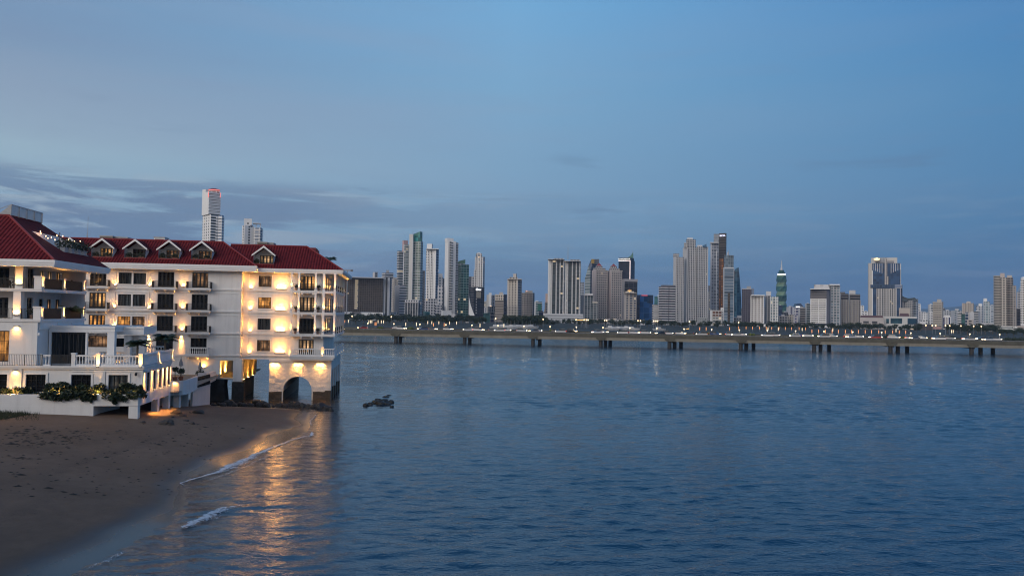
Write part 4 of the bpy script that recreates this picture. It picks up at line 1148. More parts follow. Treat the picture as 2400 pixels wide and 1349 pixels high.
pth2 = sag((RU - 5.4, 99.6, Z(5.4) + 0.4), (RU - 4.2, 103.4, zf_ + 2.1), 7, 0.5)
m.tube(pth, 0.012, 4); m.tube(pth2, 0.012, 4); m.build('cable', IRON, sl)
m = MB(); m.tube([(RU - 3.6, 101.2, zf_), (RU - 3.6, 101.2, zf_ + 2.6)], 0.04, 5); m.tube([(RU - 2.6, 105.6, zf_), (RU - 2.6, 105.6, zf_ + 2.2)], 0.04, 5); m.build('pole', IRON, sl)
BULB = emat('warm_bulb', (1.0, 0.55, 0.30), 5.0)
for p_ in pth[1::2] + pth2[1::2]:
    m = MB(); m.lathe(p_[0], p_[1], [(0.02, p_[2] - 0.16), (0.06, p_[2] - 0.10), (0.05, p_[2] - 0.04), (0.02, p_[2])], 6); m.build('bulb', BULB, sl)
ld = bpy.data.lights.new('bulb_light', 'POINT'); ld.energy = 45; ld.color = (1.0, 0.55, 0.30); ld.shadow_soft_size = 0.3
lo = bpy.data.objects.new('bulb_light', ld); COL.objects.link(lo); lo.parent = sl; og = ORG[sl.name]; lo.location = (RU - 4.6 - og[0], 100.4 - og[1], zf_ + 2.0 - og[2])

# ================================================================== terrace storey in front
TV, TU, TBK = 90.6, -26.9, 101.5
terr = thing('terrace_building', 'low white terrace storey above the beach with a row of side windows between downlights', 'building', -34, 92, 2)
fw = [(-43.6, -40.3, 5.0, 6.85), (-38.49, -36.54, 5.0, 6.85), (-34.02, -32.07, 5.0, 6.85), (-30.32, -28.38, 5.0, 6.85)]
m = MB()
m.wall(-60, TU, 4.6, 7.5, TV + 0.1, fw, 0.2)
sw = [(92.25, 93.34), (94.7, 95.54), (96.8, 97.68), (98.57, 99.47), (100.35, 101.2)]
m.wall(TV + 0.1, TBK, 3.68, 7.5, TU, [(a, b, 4.92, 7.03) for a, b in sw], -0.2, axis='u')
m.poly((-60, TBK, 3.7), (-60, TBK, 7.5), (TU, TBK, 7.5), (TU, TBK, 3.7))
m.poly((-31.3, TV, 3.69), (TU, TV, 3.69), (TU, TBK, 3.69), (-31.3, TBK, 3.69))
m.build('wall', WHITE, terr)
for (a, b, c, d) in fw: window(terr, a, b, c, d, TV + 0.22, 4, 3, BLACKG if a < -31 else GLASS)
for (a, b) in sw: window(terr, a, b, 4.92, 7.03, TU - 0.12, 2, 3, BLACKG, axis='u')
for (a, b, c, d) in fw:
    m = MB(); m.box(a - 0.22, b + 0.22, TV + 0.02, TV + 0.098, d + 0.003, d + 0.18); m.box(a - 0.22, a - 0.003, TV + 0.02, TV + 0.098, c, d); m.box(b + 0.003, b + 0.22, TV + 0.02, TV + 0.098, c, d); m.build('window_surround', TRIM, terr)
for (a, b) in sw:
    m = MB(); m.box(TU + 0.002, TU + 0.07, a - 0.12, b + 0.12, 4.78, 4.917); m.box(TU + 0.002, TU + 0.05, a - 0.12, b + 0.12, 7.033, 7.14); m.build('window_surround', TRIM, terr)
m = MB()                                                    # floor slab and the mouldings under the balustrade
m.box(-60, TU, TV + 0.0, TBK, 7.501, 7.72)
m.box(-60, TU + 0.18, TV - 0.22, TV - 0.002, 7.62, 7.78); m.box(-60, TU + 0.1, TV - 0.12, TV + 0.09, 7.44, 7.617); m.box(-34.0, TU + 0.05, TV - 0.0, TV + 0.095, 7.16, 7.30)
m.box(TU + 0.002, TU + 0.18, TV, TBK, 7.62, 7.78); m.box(TU + 0.002, TU + 0.1, TV + 0.1, TBK, 7.40, 7.617); m.box(TU + 0.002, TU + 0.05, TV + 0.1, TBK, 7.2, 7.30)
m.build('floor_slab', TRIM, terr)
m = MB(); m.box(-40.05, -38.87, TV - 0.05, TV + 0.095, 4.6, 7.43); m.build('pilaster', WHITE, terr); m = MB(); m.box(-31.75, -30.65, TV - 0.03, TV + 0.095, 4.9, 7.15); m.build('pilaster', WHITE, terr)
m = MB()                                                    # planter wall, solid to the left, carried on piers to the right
m.box(-60, TU + 0.0, TV - 1.15, TV - 0.97, 3.7, 4.9); m.box(TU - 0.18, TU + 0.01, TV - 0.968, TV + 0.1, 3.69, 4.9)
m.box(-60, -31.3, TV - 1.17, TV - 0.95, 1.0, 3.698); m.box(-31.5, -31.3, TV - 0.948, TBK - 4, 1.0, 3.68)
m.box(-60, TU - 0.19, TV - 0.965, TV + 0.09, 3.7, 4.45)
m.build('planter_wall', WHITE, terr)
for (a, b) in ((TU - 0.95, TV - 1.1), (TU - 0.75, 96.6), (TU - 0.75, 101.0)):
    m = MB(); m.box(a, a + 0.92 if b < 95 else a + 0.7, b, b + 0.75, 0.8, 3.685); m.build('pier', WHITE, terr)
m = MB(); m.box(-31.2, TU - 0.8, TBK - 4.2, TBK - 4, 0.6, 3.68); m.build('back_wall', STONE, terr)
# balustrades round the terrace
balustrade(terr, [(-33.7, TV + 0.05), (-31.6, TV + 0.05)], 7.78, 1.15, 0.29); balustrade(terr, [(-31.1, TV + 0.05), (TU - 0.3, TV + 0.05)], 7.78, 1.15, 0.29)
m = MB(); m.box(-37.1, -36.98, TV - 0.05, TV + 0.2, 7.72, 9.0); m.build('balustrade_post', TRIM, terr)
balustrade(terr, [(-37.05, TV + 0.05), (-36.1, TV + 0.05)], 7.78, 1.15, 0.25)
iron_railing(terr, [(-60, TV - 0.1), (-48, TV - 0.1), (-44.6, TV - 0.1), (-41.05, TV - 0.1), (-38.6, TV - 0.1), (-36.9, TV - 0.1)], 7.74, 1.2, 0.16)
iron_railing(terr, [(-36.0, TV - 0.02), (-34.0, TV - 0.02)], 7.74, 1.2, 0.09, bar=0.02)
for u in (-33.83, -31.36, -27.1):
    m = MB(); m.box(u - 0.19, u + 0.19, TV - 0.12, TV + 0.26, 7.722, 9.02); m.box(u - 0.24, u + 0.24, TV - 0.17, TV + 0.31, 9.022, 9.14); m.build('balustrade_post', TRIM, terr)
    if u > -33: wall_lamp(terr, u, TV - 0.13, 7.72, True, 0.26, 12, 60, 0.05, fixture=0.1)
m = MB()                                                    # the flared parapet on the seaward side
prof = [(0.02, 7.785), (0.16, 7.9), (0.10, 8.3), (0.08, 8.7), (0.16, 8.95), (0.16, 9.08), (-0.12, 9.08), (-0.12, 7.785)]
m.extrude([(TU + a, TV + 0.3, z) for a, z in prof], (0, TBK - TV - 0.3, 0)); m.build('parapet', TRIM, terr)
for v in (95.9, 101.2):
    m = MB(); m.extrude([(TU + 0.10, v - 0.18, 7.80), (TU + 0.30, v - 0.18, 7.80), (TU + 0.22, v - 0.18, 8.2), (TU + 0.2, v - 0.18, 8.8), (TU + 0.28, v - 0.18, 9.16), (TU - 0.16, v - 0.18, 9.16), (TU - 0.16, v - 0.18, 9.082), (TU + 0.165, v - 0.18, 9.082)], (0, 0.36, 0)); m.build('balustrade_post', TRIM, terr)
    wall_lamp(terr, TU + 0.3, v, 7.72, True, 0.2, 12, 70, 0.1, (1, 0), fixture=0.1)
for v in (91.3, 93.98, 96.2, 98.15, 99.95, 101.35):
    wall_lamp(terr, TU, v, 7.12, False, 0.34, 20, 48, 0.08, (1, 0))
wall_lamp(terr, -39.45, TV - 0.05, 7.3, False, 0.5, 12, 120, 0.05)
for (px, py) in ((359, 936), (381.5, 929)):                  # floodlights on the lower edge shine on the sand
    v, z = on_u(px, py, TU)
    o = wall_lamp(terr, TU, v, z - 0.05, False, 0.22, 42, 110, -0.35, (1, 0), (1.0, 0.52, 0.16))
# security cameras
for (u, v, z, lb, px) in ((-27.5, TV + 0.08, 6.95, 'small dome camera under the terrace corner moulding', 0), (-37.9, WV + 0.1, 11.0, 'white dome camera on the corner of the nearer wing', 1)):
    t = thing('security_camera', lb, 'camera', u, v, z)
    m = MB(); m.box(u - 0.05, u + 0.05, v - 0.35, v - 0.0, z + 0.12, z + 0.2); m.build('bracket', DARKFR if px == 0 else TRIM, t)
    m = MB(); m.lathe(u, v - 0.3, [(0.03, z - 0.18), (0.12, z - 0.12), (0.15, z), (0.1, z + 0.12)], 8); m.build('dome', BLACKG if px == 0 else TRIM, t)

# ================================================================== pavilion over the terrace
pav = thing('terrace_pavilion', 'flat roofed white pavilion on the terrace with tall dark folding doors', 'pavilion', -35, 96, 7.72)
PVV = 95.0; PR = -31.29
m = MB()
m.box(-38.15, PR, PVV, PVV + 0.3, 11.18, 11.86); m.box(-38.15, PR + 0.08, PVV - 0.08, PVV - 0.002, 11.62, 11.90); m.box(-38.15, PR + 0.04, PVV - 0.04, PVV - 0.002, 11.30, 11.45)
m.box(-38.15, PR, PVV + 0.302, 104.5, 11.25, 11.85); m.box(PR + 0.002, PR + 0.08, PVV - 0.0, 104.5, 11.62, 11.9)
m.build('canopy', TRIM, pav)
m = MB(); m.box(-32.05, PR, PVV + 0.02, PVV + 0.7, 7.721, 11.178); m.build('column', TRIM, pav)
m = MB(); m.box(-38.1, -37.9, PVV, PVV + 0.3, 7.721, 11.178); m.build('column', TRIM, pav)
for i, x in enumerate((-37.9, -37.02, -36.14, -35.26)):
    m = MB(); m.box(x + 0.03, x + 0.85, PVV + 0.35, PVV + 0.42, 7.74, 11.17)
    o = m.build('folding_door', pmat('grey_door', (0.035, 0.035, 0.037), 0.5, 0.2), pav)
    m = MB(); m.box(x + 0.12, x + 0.42, PVV + 0.32, PVV + 0.349, 7.9, 11.0); m.box(x + 0.50, x + 0.78, PVV + 0.32, PVV + 0.349, 7.9, 11.0); m.build('pane', BLACKG, o)
m = MB(); m.box(-38.0, -34.4, PVV + 0.43, PVV + 0.5, 7.722, 11.2); m.build('back_panel', BLACKG, pav)
m = MB(); m.box(-34.35, -34.15, PVV + 0.1, PVV + 0.4, 7.721, 11.178); m.build('column', TRIM, pav)
# farther canopy and the white blocks beside it
t = thing('stair_canopy', 'grey white canopy and angled blocks behind the terrace palm', 'canopy', -28.5, 100, 7.72)
a = on_v(267, 765, 98); b = on_v(337, 784, 98)
m = MB(); m.box(a[0], b[0], 98, 103, b[1], a[1]); m.box(a[0] - 0.05, b[0] + 0.05, 97.9, 97.998, a[1] - 0.2, a[1] + 0.03); m.build('canopy', TRIM, t)
for (x0, x1, v) in ((291, 305, 98.4), (325, 339, 99.0)):
    a = on_v(x0, 785, v); b = on_v(x1, 829, v); m = MB(); m.box(a[0], b[0], v, v + 0.7, 7.73, a[1] - 0.01); m.build('wall_block', WHITE, t)
a = on_v(303, 785, 99.5); b = on_v(327, 830, 99.5); m = MB(); m.box(a[0], b[0], 99.5, 99.7, 7.73, a[1]); m.build('wall_panel', WHITE, t)
a = on_v(273, 792, 100.5); b = on_v(290, 812, 100.5); m = MB(); m.box(a[0], b[0], 100.5, 100.58, b[1], a[1]); m.build('opening', BLACKG, t)
wall_lamp(t, on_v(271, 790, 98.2)[0], 98.2, on_v(271, 787, 98.2)[1] - 0.1, False, 0.2, 8, 60, 0.05)
t = thing('inner_balustrade', 'white balustrade seen under the pavilion behind the front one', 'balustrade', -31, 98, 7.72)
balustrade(t, [(-34.2, 99.2), (-28.6, 99.2)], 7.73, 1.1, 0.33, 'balusters'); balustrade(t, [(-32.2, 103.0), (-28.0, 103.0)], 8.3, 1.1, 0.33, 'balusters')
m = MB(); m.box(-34.3, -28.0, 102.6, 102.85, 7.73, 8.28); m.build('plinth', TRIM, t)

# ================================================================== patio between terrace and hotel
patio = thing('patio_wall', 'curved white parapet of the small patio beside the terrace storey', 'wall', -26, 105, 0)
PZ = 3.95
crv = [(-27.3, 101.6), (-27.2, 102.6), (-26.9, 103.0), (-26.3, 103.1), (-25.9, 103.35), (-25.7, 104.0), (-25.75, 106.0), (-25.95, 110.6)]
def ribbon(path, z0, z1, th, mname, mat_, par):
    m = MB()
    for (a, b) in zip(path, path[1:]):
        dx, dy = b[0] - a[0], b[1] - a[1]; L = math.hypot(dx, dy); ex, ey = -dy / L * th, dx / L * th
        m.add([(a[0], a[1], z0), (b[0], b[1], z0), (b[0] + ex, b[1] + ey, z0), (a[0] + ex, a[1] + ey, z0), (a[0], a[1], z1), (b[0], b[1], z1), (b[0] + ex, b[1] + ey, z1), (a[0] + ex, a[1] + ey, z1)],
              [(0, 3, 2, 1), (4, 5, 6, 7), (0, 1, 5, 4), (2, 3, 7, 6), (1, 2, 6, 5), (3, 0, 4, 7)])
    return m.build(mname, mat_, par)
ribbon(crv, 3.6, 5.2, 0.18, 'parapet', WHITE, patio)
ribbon([(x + 0.03, y - 0.02) for x, y in crv], 3.45, 3.62, 0.26, 'parapet_edge', TRIM, patio)
wall_lamp(patio, -26.75, 103.05, 5.1, False, 0.5, 5, 110, 0.2)
m = MB(); m.poly((-40, 101.6, PZ), (-26.0, 101.6, PZ), (-25.9, 110, PZ), (-26.3, 124, PZ), (-27, VL, PZ), (-40, VL, PZ)); m.build('patio_floor', BROWNB, patio)
m = MB(); m.box(-27.1, -26.4, 103.6, 104.4, 0.5, 3.44); m.box(-30.5, -26.6, 108.6, 108.9, 0.5, 3.5); m.build('pier', WHITE, patio)
# sloping side wall with a black fence on it, then a raised white end
def fu(px, py, Y): return uv_of(at_y(px, py, Y))
e0 = fu(452, 914, 110.5); e1 = fu(493, 902, 118.0)
t = thing('stair_wall', 'white wall with a stained base below the black fence by the patio', 'wall', e0[0], e0[1], 0)
m = MB(); m.extrude([(e0[0], e0[1], 0.2), (e1[0], e1[1], 0.0), (e1[0], e1[1], e1[2]), (e0[0], e0[1], e0[2])], (-0.3, 0.05, 0)); m.build('wall', WHITE, t)
m = MB(); m.extrude([(e0[0] + 0.06, e0[1] - 0.02, e0[2] + 0.005), (e1[0] + 0.06, e1[1], e1[2] + 0.005), (e1[0] + 0.06, e1[1], e1[2] + 0.16), (e0[0] + 0.06, e0[1] - 0.02, e0[2] + 0.16)], (-0.45, 0.05, 0)); m.build('coping', TRIM, t)
t = thing('black_fence', 'black metal fence along the sloping coping beside the patio', 'fence', e0[0], e0[1], e0[2])
m = MB(); n = 34
for k in range(n + 1):
    f = k / n; x = e0[0] + (e1[0] - e0[0]) * f - 0.1; y = e0[1] + (e1[1] - e0[1]) * f; z = e0[2] + (e1[2] - e0[2]) * f + 0.17
    r = 0.05 if k % 8 in (0,) or k == n else 0.028
    m.box(x - r, x + r, y - r, y + r, z, z + 1.45)
for zz in (0.3, 0.8, 1.4): m.tube([(e0[0] - 0.1, e0[1], e0[2] + zz), (e1[0] - 0.1, e1[1], e1[2] + zz)], 0.035, 4)
m.build('bars', IRON, t)
m = MB(); m.extrude([(e0[0] - 0.16, e0[1], e0[2] + 0.3), (e1[0] - 0.16, e1[1], e1[2] + 0.3), (e1[0] - 0.16, e1[1], e1[2] + 1.35), (e0[0] - 0.16, e0[1], e0[2] + 1.35)], (-0.03, 0, 0)); m.build('screen', DARKFR, t)
f0 = fu(484, 873, 117.5); f1 = fu(506, 869, 122.5); f2 = fu(506, 890, 122.5); f3 = fu(484, 902, 117.5)
t = thing('raised_wall', 'short white wall end with shrubs on top next to the black fence', 'wall', f0[0], f0[1], f3[2])
m = MB(); m.extrude([f3, f2, f1, f0], (-0.35, 0.05, 0)); m.box(f0[0] - 1.2, f0[0] - 0.36, f0[1], f0[1] + 0.3, f3[2], f0[2]); m.build('wall', WHITE, t)

# things on the patio
def parasol(px, py, pyt, Y, label):
    p0 = at_y(px, py, Y); u, v, z = uv_of(p0); zt = uv_of(at_y(px, pyt, Y))[2]
    t = thing('closed_parasol', label, 'parasol', u, v, PZ, group='closed parasols on the patio')
    m = MB(); m.tube([(u, v, PZ), (u, v, zt + 0.15)], 0.04, 6); m.build('pole', IRON, t)
    m = MB(); m.lathe(u, v, [(0.05, z), (0.30, z + 0.1), (0.24, z + (zt - z) * 0.5), (0.10, zt - 0.2), (0.02, zt)], 9); m.build('canopy', pmat('grey_canvas', (0.33, 0.32, 0.31), 0.9, 0.12), t)
    m = MB(); m.lathe(u, v, [(0.35, PZ), (0.35, PZ + 0.1), (0.1, PZ + 0.14)], 10); m.build('foot', IRON, t)
parasol(424, 858, 838, 116, 'closed grey parasol on the patio, near the terrace parapet')
parasol(469, 865, 845, 119, 'closed grey parasol in front of the bright patio wall lamp')
def potted_tree(px, pyb, pyt, Y, label, r=0.5):
    u, v, zt = uv_of(at_y(px, pyt, Y))
    t = thing('potted_tree', label, 'potted plant', u, v, PZ, group='potted plants on the patio')
    m = MB(); m.lathe(u, v, [(0.22, PZ), (0.34, PZ + 0.5), (0.38, PZ + 0.55), (0.3, PZ + 0.56)], 10); m.build('pot', TERRA, t)
    m = MB(); m.tube([(u, v, PZ + 0.4), (u, v, zt - r)], 0.05, 5); m.build('trunk', BARK, t)
    m = MB(); leaf_cloud(m, (u, v, zt - r), r, 130, 0.16); m.build('crown', LEAF, t)
potted_tree(425, 888, 860, 113, 'dark potted tree behind the curved patio parapet', 0.55)
potted_tree(469, 886, 863, 118, 'dark potted tree under the closed parasol by the lamp', 0.6)
potted_tree(411, 890, 858, 112, 'dark potted plant beside the terrace corner at the end of the patio', 0.4)
potted_tree(480, 884, 872, 119, 'low potted shrub between the black fence and the lit wall', 0.6)
wall_lamp(hotel, on_v(477, 861, VL)[0], VL, on_v(477, 861, VL)[1], True, 0.3, 40, 160, 0.0)
# ================================================================== shrubs in the long planter
def shrub(u, v, z, r, h, n, label, trail=0.0, mat=LEAF, size=0.2):
    t = thing('planter_shrub', label, 'shrub', u, v, z, group='shrubs in the long planter')
    m = MB()
    for k in range(5):
        a = rnd.uniform(0, 6.28); m.tube([(u, v, z), (u + 0.35 * r * math.cos(a), v + 0.3 * r * math.sin(a), z + h * 0.5), (u + 0.7 * r * math.cos(a), v + 0.5 * r * math.sin(a), z + h * rnd.uniform(0.6, 0.95))], [0.03, 0.02, 0.008], 4)
    m.build('stem', BARK, t)
    m = MB()
    for k in range(7):
        a = rnd.uniform(0, 6.28); q = rnd.uniform(0.2, 0.75)
        leaf_cloud(m, (u + q * r * math.cos(a), v + 0.15 + q * 0.3 * r * math.sin(a), z + h * rnd.uniform(0.35, 0.85)), min(0.75, r * rnd.uniform(0.34, 0.56)), n // 7, size, 0.8)
    if trail:
        for k in range(9):                              # shoots spilling over the planter's edge
            x = u + rnd.uniform(-0.85, 0.85) * r; dn = rnd.random() ** 1.5
            leaf_cloud(m, (x, v - 0.75 - 0.25 * rnd.random(), z + 0.5 - dn * (trail * 0.75 + 0.2)), 0.36 - 0.16 * dn, n // 16, size, 1.0)
    m.build('foliage', mat, t)
PLV, PLZ = TV - 0.42, 4.46
for (px, r, h, n, tr, lb) in [
    (8, 0.8, 1.0, 260, 0, 'sparse shrub at the left edge of the long planter by the lit pilaster'),
    (36, 0.55, 1.5, 150, 0, 'thin shrub lit from below in front of the glowing pilaster'),
    (60, 0.8, 1.2, 240, 0, 'dark shrub just left of the second planter window'),
    (86, 0.6, 0.6, 150, 0, 'low shrub under the second planter window'),
    (118, 1.2, 1.75, 520, 0.4, 'broad dark shrub right of the second planter window with a lamp at its foot'),
    (152, 1.3, 1.8, 560, 0.6, 'tall dark shrub left of the third planter window'),
    (188, 1.5, 1.45, 620, 0.9, 'wide dark shrub hiding the lower half of the third planter window'),
    (211, 1.2, 1.5, 460, 1.2, 'dark shrub trailing over the planter edge below the third window'),
    (233, 0.75, 1.9, 240, 0, 'upright shrub lit golden from below between the last two planter windows'),
    (268, 1.15, 0.95, 380, 0.7, 'spreading shrub under the last planter window, left half'),
    (292, 1.3, 1.6, 520, 1.3, 'large shrub spilling over the planter under the last window'),
    (318, 1.0, 1.5, 300, 0.3, 'loose shrub at the seaward corner of the planter'),
    (337, 0.55, 0.45, 90, 0, 'small tuft at the very corner of the planter')]:
    u, z = on_v(px, 915, PLV)
    shrub(u, PLV, PLZ, r * 0.85, h * 0.9, n, lb, tr * 0.7)
for (px, e) in ((35, 60), (133, 45), (231, 70), (313, 25)):
    u, z = on_v(px, 915, PLV)
    t = thing('garden_spotlight', {35: 'small spike light at the foot of the lit left pilaster', 133: 'small spike light under the broad shrub by the second window', 231: 'small spike light under the golden shrub', 313: 'small spike light near the seaward end of the planter'}[px], 'garden light', u, PLV - 0.2, PLZ, group='garden lights in the planter')
    m = MB(); m.tube([(u, PLV - 0.2, PLZ), (u, PLV - 0.2, PLZ + 0.25)], 0.03, 5); m.build('spike', IRON, t)
    m = MB(); m.lathe(u, PLV - 0.2, [(0.05, PLZ + 0.25), (0.09, PLZ + 0.3), (0.1, PLZ + 0.42), (0.08, PLZ + 0.42)], 8); m.build('head', LENS, t)
    ld = bpy.data.lights.new('lamp_light', 'POINT'); ld.energy = e * 1.8; ld.color = (1.0, 0.52, 0.15); ld.shadow_soft_size = 0.06
    lo = bpy.data.objects.new('lamp_light', ld); COL.objects.link(lo); lo.parent = t; og = ORG[t.name]; lo.location = (0, -0.25, 0.7)

# ================================================================== palms
def palm(u, v, z, h, fl, nf, label, group=None, lean=0.0, yel=False, yaw=None):
    t = thing('palm_tree', label, 'palm tree', u, v, z, group=group, yaw=yaw)
    m = MB(); pts = [(u + lean * (k / 5) ** 2, v, z + h * k / 5) for k in range(6)]
    m.tube(pts, [0.17, 0.14, 0.13, 0.12, 0.12, 0.10], 8); m.build('trunk', BARK, t)
    m = MB(); c = Vector(pts[-1])
    for k in range(nf):
        a = 6.283 * k / nf + rnd.uniform(-0.2, 0.2); up = rnd.uniform(0.1, 1.3); L = fl * rnd.uniform(0.8, 1.1)
        d = Vector((math.cos(a), math.sin(a), 0)); side = Vector((-math.sin(a), math.cos(a), 0))
        prev = None; ribs = []
        for j in range(9):
            s = j / 8
            ribs.append(c + d * (L * s * math.cos(up * 0.6)) + Vector((0, 0, L * (math.sin(up) * s - (0.40 + 0.25 * up) * s * s))))
        m.tube(ribs, [0.03 - 0.003 * j for j in range(9)], 4)
        for j in range(1, 9):
            p = ribs[j]; q = ribs[j - 1]; ax = (p - q).normalized()
            for w_ in (0.0, 0.5):
                b = q.lerp(p, w_); ll = fl * 0.36 * math.sin(math.pi * min(0.95, 0.15 + (j + w_) / 10))
                for sg in (-1, 1):
                    tip = b + (side * sg * 0.8 + ax * 0.55 + Vector((0, 0, -0.35 - 0.2 * rnd.random()))) * ll
                    wv = ax * 0.085
                    m.add([b - wv, b + wv, tip], [(0, 1, 2)])
    m.build('fronds', LEAFY if yel else LEAF, t)
u, z = on_v(322, 829, 94.5); palm(u, 94.5, 7.73, 2.25, 1.7, 24, 'green palm on the terrace behind the corner balustrade post', 'palms on the terrace')
u, z = on_v(387, 826, 100.5); palm(u, 100.5, 7.73, 2.75, 1.8, 24, 'darker palm on the terrace near the end of the flared parapet', 'palms on the terrace')
palm(-38.6, 101.4, WZ1 + 0.0, 1.0, 1.9, 13, 'potted palm arching over the lower balcony at the end of the nearer wing', None, 0.3, True)
u, z = on_v(773, 622, 140); palm(u, 140, z - 0.6, 1.7, 1.6, 15, 'small palm rising behind the seaward hip of the red roof')
# potted plants on balconies
def pot(u, v, z, label, r=0.3, h=0.5, grp='potted plants on the porch'):
    t = thing('potted_plant', label, 'potted plant', u, v, z, group=grp)
    m = MB(); m.lathe(u, v, [(0.16, z), (0.2, z + 0.3), (0.24, z + 0.45), (0.18, z + 0.46)], 8); m.build('pot', pmat('pink_clay_pot', (0.42, 0.28, 0.22), 0.8, 0.1), t)
    m = MB(); leaf_cloud(m, (u, v, z + 0.45 + h * 0.5), r, 90, 0.12, 0.8); m.build('foliage', LEAF, t)
for k, nm in ((1, 'lowest open'), (2, 'middle open'), (3, 'top')):
    pot(-15.85 if k > 1 else -15.9, VB + 0.75, ZF[k] + 0.0, 'round potted plant left of the doors on the %s storey of the porch' % nm)
    pot(-12.45, VB + 0.75, ZF[k] + 0.0, 'round potted plant right of the doors on the %s storey of the porch' % nm)
for (u, v, z, lb) in ((-39.3, 93.4, WZ1, 'leafy potted plant beside the column on the lower corner balcony'), (-38.9, 99.6, WZ2, 'reddish potted plant behind the middle post of the upper balcony'), (-38.8, 102.6, WZ2, 'potted shrub near the far post of the upper balcony')):
    pot(u, v, z, lb, 0.5, 0.9, 'potted plants on the wing balconies')
def dormer_plant(u, v, z, lb):
    t = thing('window_box_plant', lb, 'plant', u, v, z, group='plants in the dormers')
    m = MB(); m.box(u - 0.35, u + 0.35, v - 0.15, v + 0.15, z, z + 0.3); m.build('box', TERRA, t)
    m = MB(); leaf_cloud(m, (u, v, z + 0.5), 0.45, 110, 0.16, 0.8); m.build('foliage', LEAF, t)
nm = ['pergola', 'second', 'third', 'fourth']
for i, u in enumerate(dorm_l):
    if i: dormer_plant(u - 1.0, VD0 + 0.5, DZ0 + 0.01, 'green plant at the left of the %s whole dormer beyond the string lights' % ['', 'first', 'second', 'third', 'fourth'][i])
    dormer_plant(u + 0.75, VD0 + 0.5, DZ0 + 0.01, 'green plant at the right of the %s' % ['dormer half hidden by the string lights', 'first whole dormer beyond the string lights', 'second whole dormer beyond the string lights', 'third whole dormer beyond the string lights', 'fourth whole dormer beyond the string lights'][i])
dormer_plant(-22.1, VD2 + 0.5, DZ1 + 0.01, 'green plant in the lone dormer nearest the sea')
# chairs on the wing balcony
def armchair(u, v, z, lb):
    t = thing('armchair', lb, 'chair', u, v, z, group='dark armchairs on the wing balcony')
    RT = pmat('dark_rattan', (0.025, 0.02, 0.018), 0.8, 0.3)
    m = MB(); m.box(u - 0.34, u + 0.34, v - 0.32, v + 0.3, z + 0.34, z + 0.46); m.build('seat', RT, t)
    m = MB(); m.tube([(u - 0.4, v - 0.3, z + 0.62), (u - 0.42, v + 0.1, z + 0.75), (u - 0.25, v + 0.38, z + 0.86), (u + 0.25, v + 0.38, z + 0.86), (u + 0.42, v + 0.1, z + 0.75), (u + 0.4, v - 0.3, z + 0.62)], 0.05, 6); m.box(u - 0.32, u + 0.32, v + 0.3, v + 0.4, z + 0.3, z + 0.86); m.build('backrest', RT, t)
    for sx in (-0.34, 0.34):
        for sy in (-0.28, 0.3):
            m = MB(); m.tube([(u + sx, v + sy, z), (u + sx, v + sy, z + 0.62)], 0.03, 5); m.build('leg', RT, t)
armchair(-42.0, 93.4, WZ2, 'dark armchair at the left edge behind the upper balcony railing'); armchair(-40.95, 93.5, WZ2, 'dark armchair nearer the lit column behind the upper balcony railing')

# ================================================================== rocks
ROCK = [pmat('brown_rock', (0.060, 0.048, 0.040), 0.8, 0.3, 2.0, 0.12, 3.0), pmat('wet_black_rock', (0.018, 0.017, 0.016), 0.45, 0.4, 2.0, 0.15, 2.5)]
def rock(px, py, wpx, label, group, mat_, z=None, hr=0.45, deep=0.7):
    p = ground(px, py, 0.0)
    for _ in range(4):
        zz = max(0.0, sand_z(p.x, p.y)) if z is None else z
        p = ground(px, py, zz)
    r = wpx / FOC * p.y / 2
    me = bpy.data.meshes.new('rock')
    import bmesh
    bm = bmesh.new(); bmesh.ops.create_icosphere(bm, subdivisions=3, radius=1.0)
    sd = rnd.uniform(0, 100); rot = rnd.uniform(0, 6.28)
    for v_ in bm.verts:
        c = v_.co.copy(); nn = 1 + 0.34 * mn.noise(c * 0.9 + Vector((sd, 0, 0))) + 0.20 * mn.noise(c * 2.3 + Vector((0, sd, 0)))
        # facets: pull towards a few cutting planes
        c *= nn
        c = Vector((c.x * r, c.y * r * deep, c.z * r * hr * 1.25))
        v_.co = c
    bm.to_mesh(me); bm.free(); me.materials.append(mat_)
    o = bpy.data.objects.new('rock', me); COL.objects.link(o)
    o.location = (p.x, p.y + r * deep * 0.5, zz + r * hr * 0.22); o.rotation_euler = (0, 0, rot if deep > 0.9 else rnd.uniform(-0.3, 0.3))
    tag(o, label, 'rock', group)
beach_rocks = [(387, 995, 34, 'largest flat brown rock on the upper sand'), (398, 986, 14, 'small brown rock just behind the largest beach rock'), (412, 969, 26, 'angular brown rock beside the lit patch of sand'), (428, 975, 16, 'small rock right of the angular rock by the lit sand'),
    (462, 968, 28, 'broad dark rock below the stained white wall'), (449, 993, 15, 'round black rock lowest on the upper sand'), (435, 986, 12, 'low rock between the round black rock and the broad dark rock'), (334, 990, 14, 'thin flat rock left of the largest beach rock'),
    (272, 1014, 15, 'lone dark rock on the open sand left of the largest beach rock'), (404, 977, 9, 'pebble like rock under the angular rock'), (445, 967, 7, 'tiny rock left of the broad dark rock'), (400, 1000, 9, 'tiny rock at the right foot of the largest beach rock')]
for px, py, wpx, lb in beach_rocks: rock(px, py, wpx, lb, 'rocks on the upper sand', ROCK[0], None, 0.42, 0.75)
line_ = [(500, 945, 14), (512, 943, 12), (522, 946, 18), (536, 942, 26), (548, 946, 16), (560, 943, 14), (572, 946, 18), (586, 946, 16), (601, 940, 22), (613, 944, 24), (625, 946, 18), (640, 947, 10), (655, 946, 22), (668, 947, 16), (682, 944, 24), (696, 946, 22), (708, 948, 20), (722, 949, 18), (734, 950, 20), (752, 952, 30), (766, 954, 22), (776, 957, 10)]
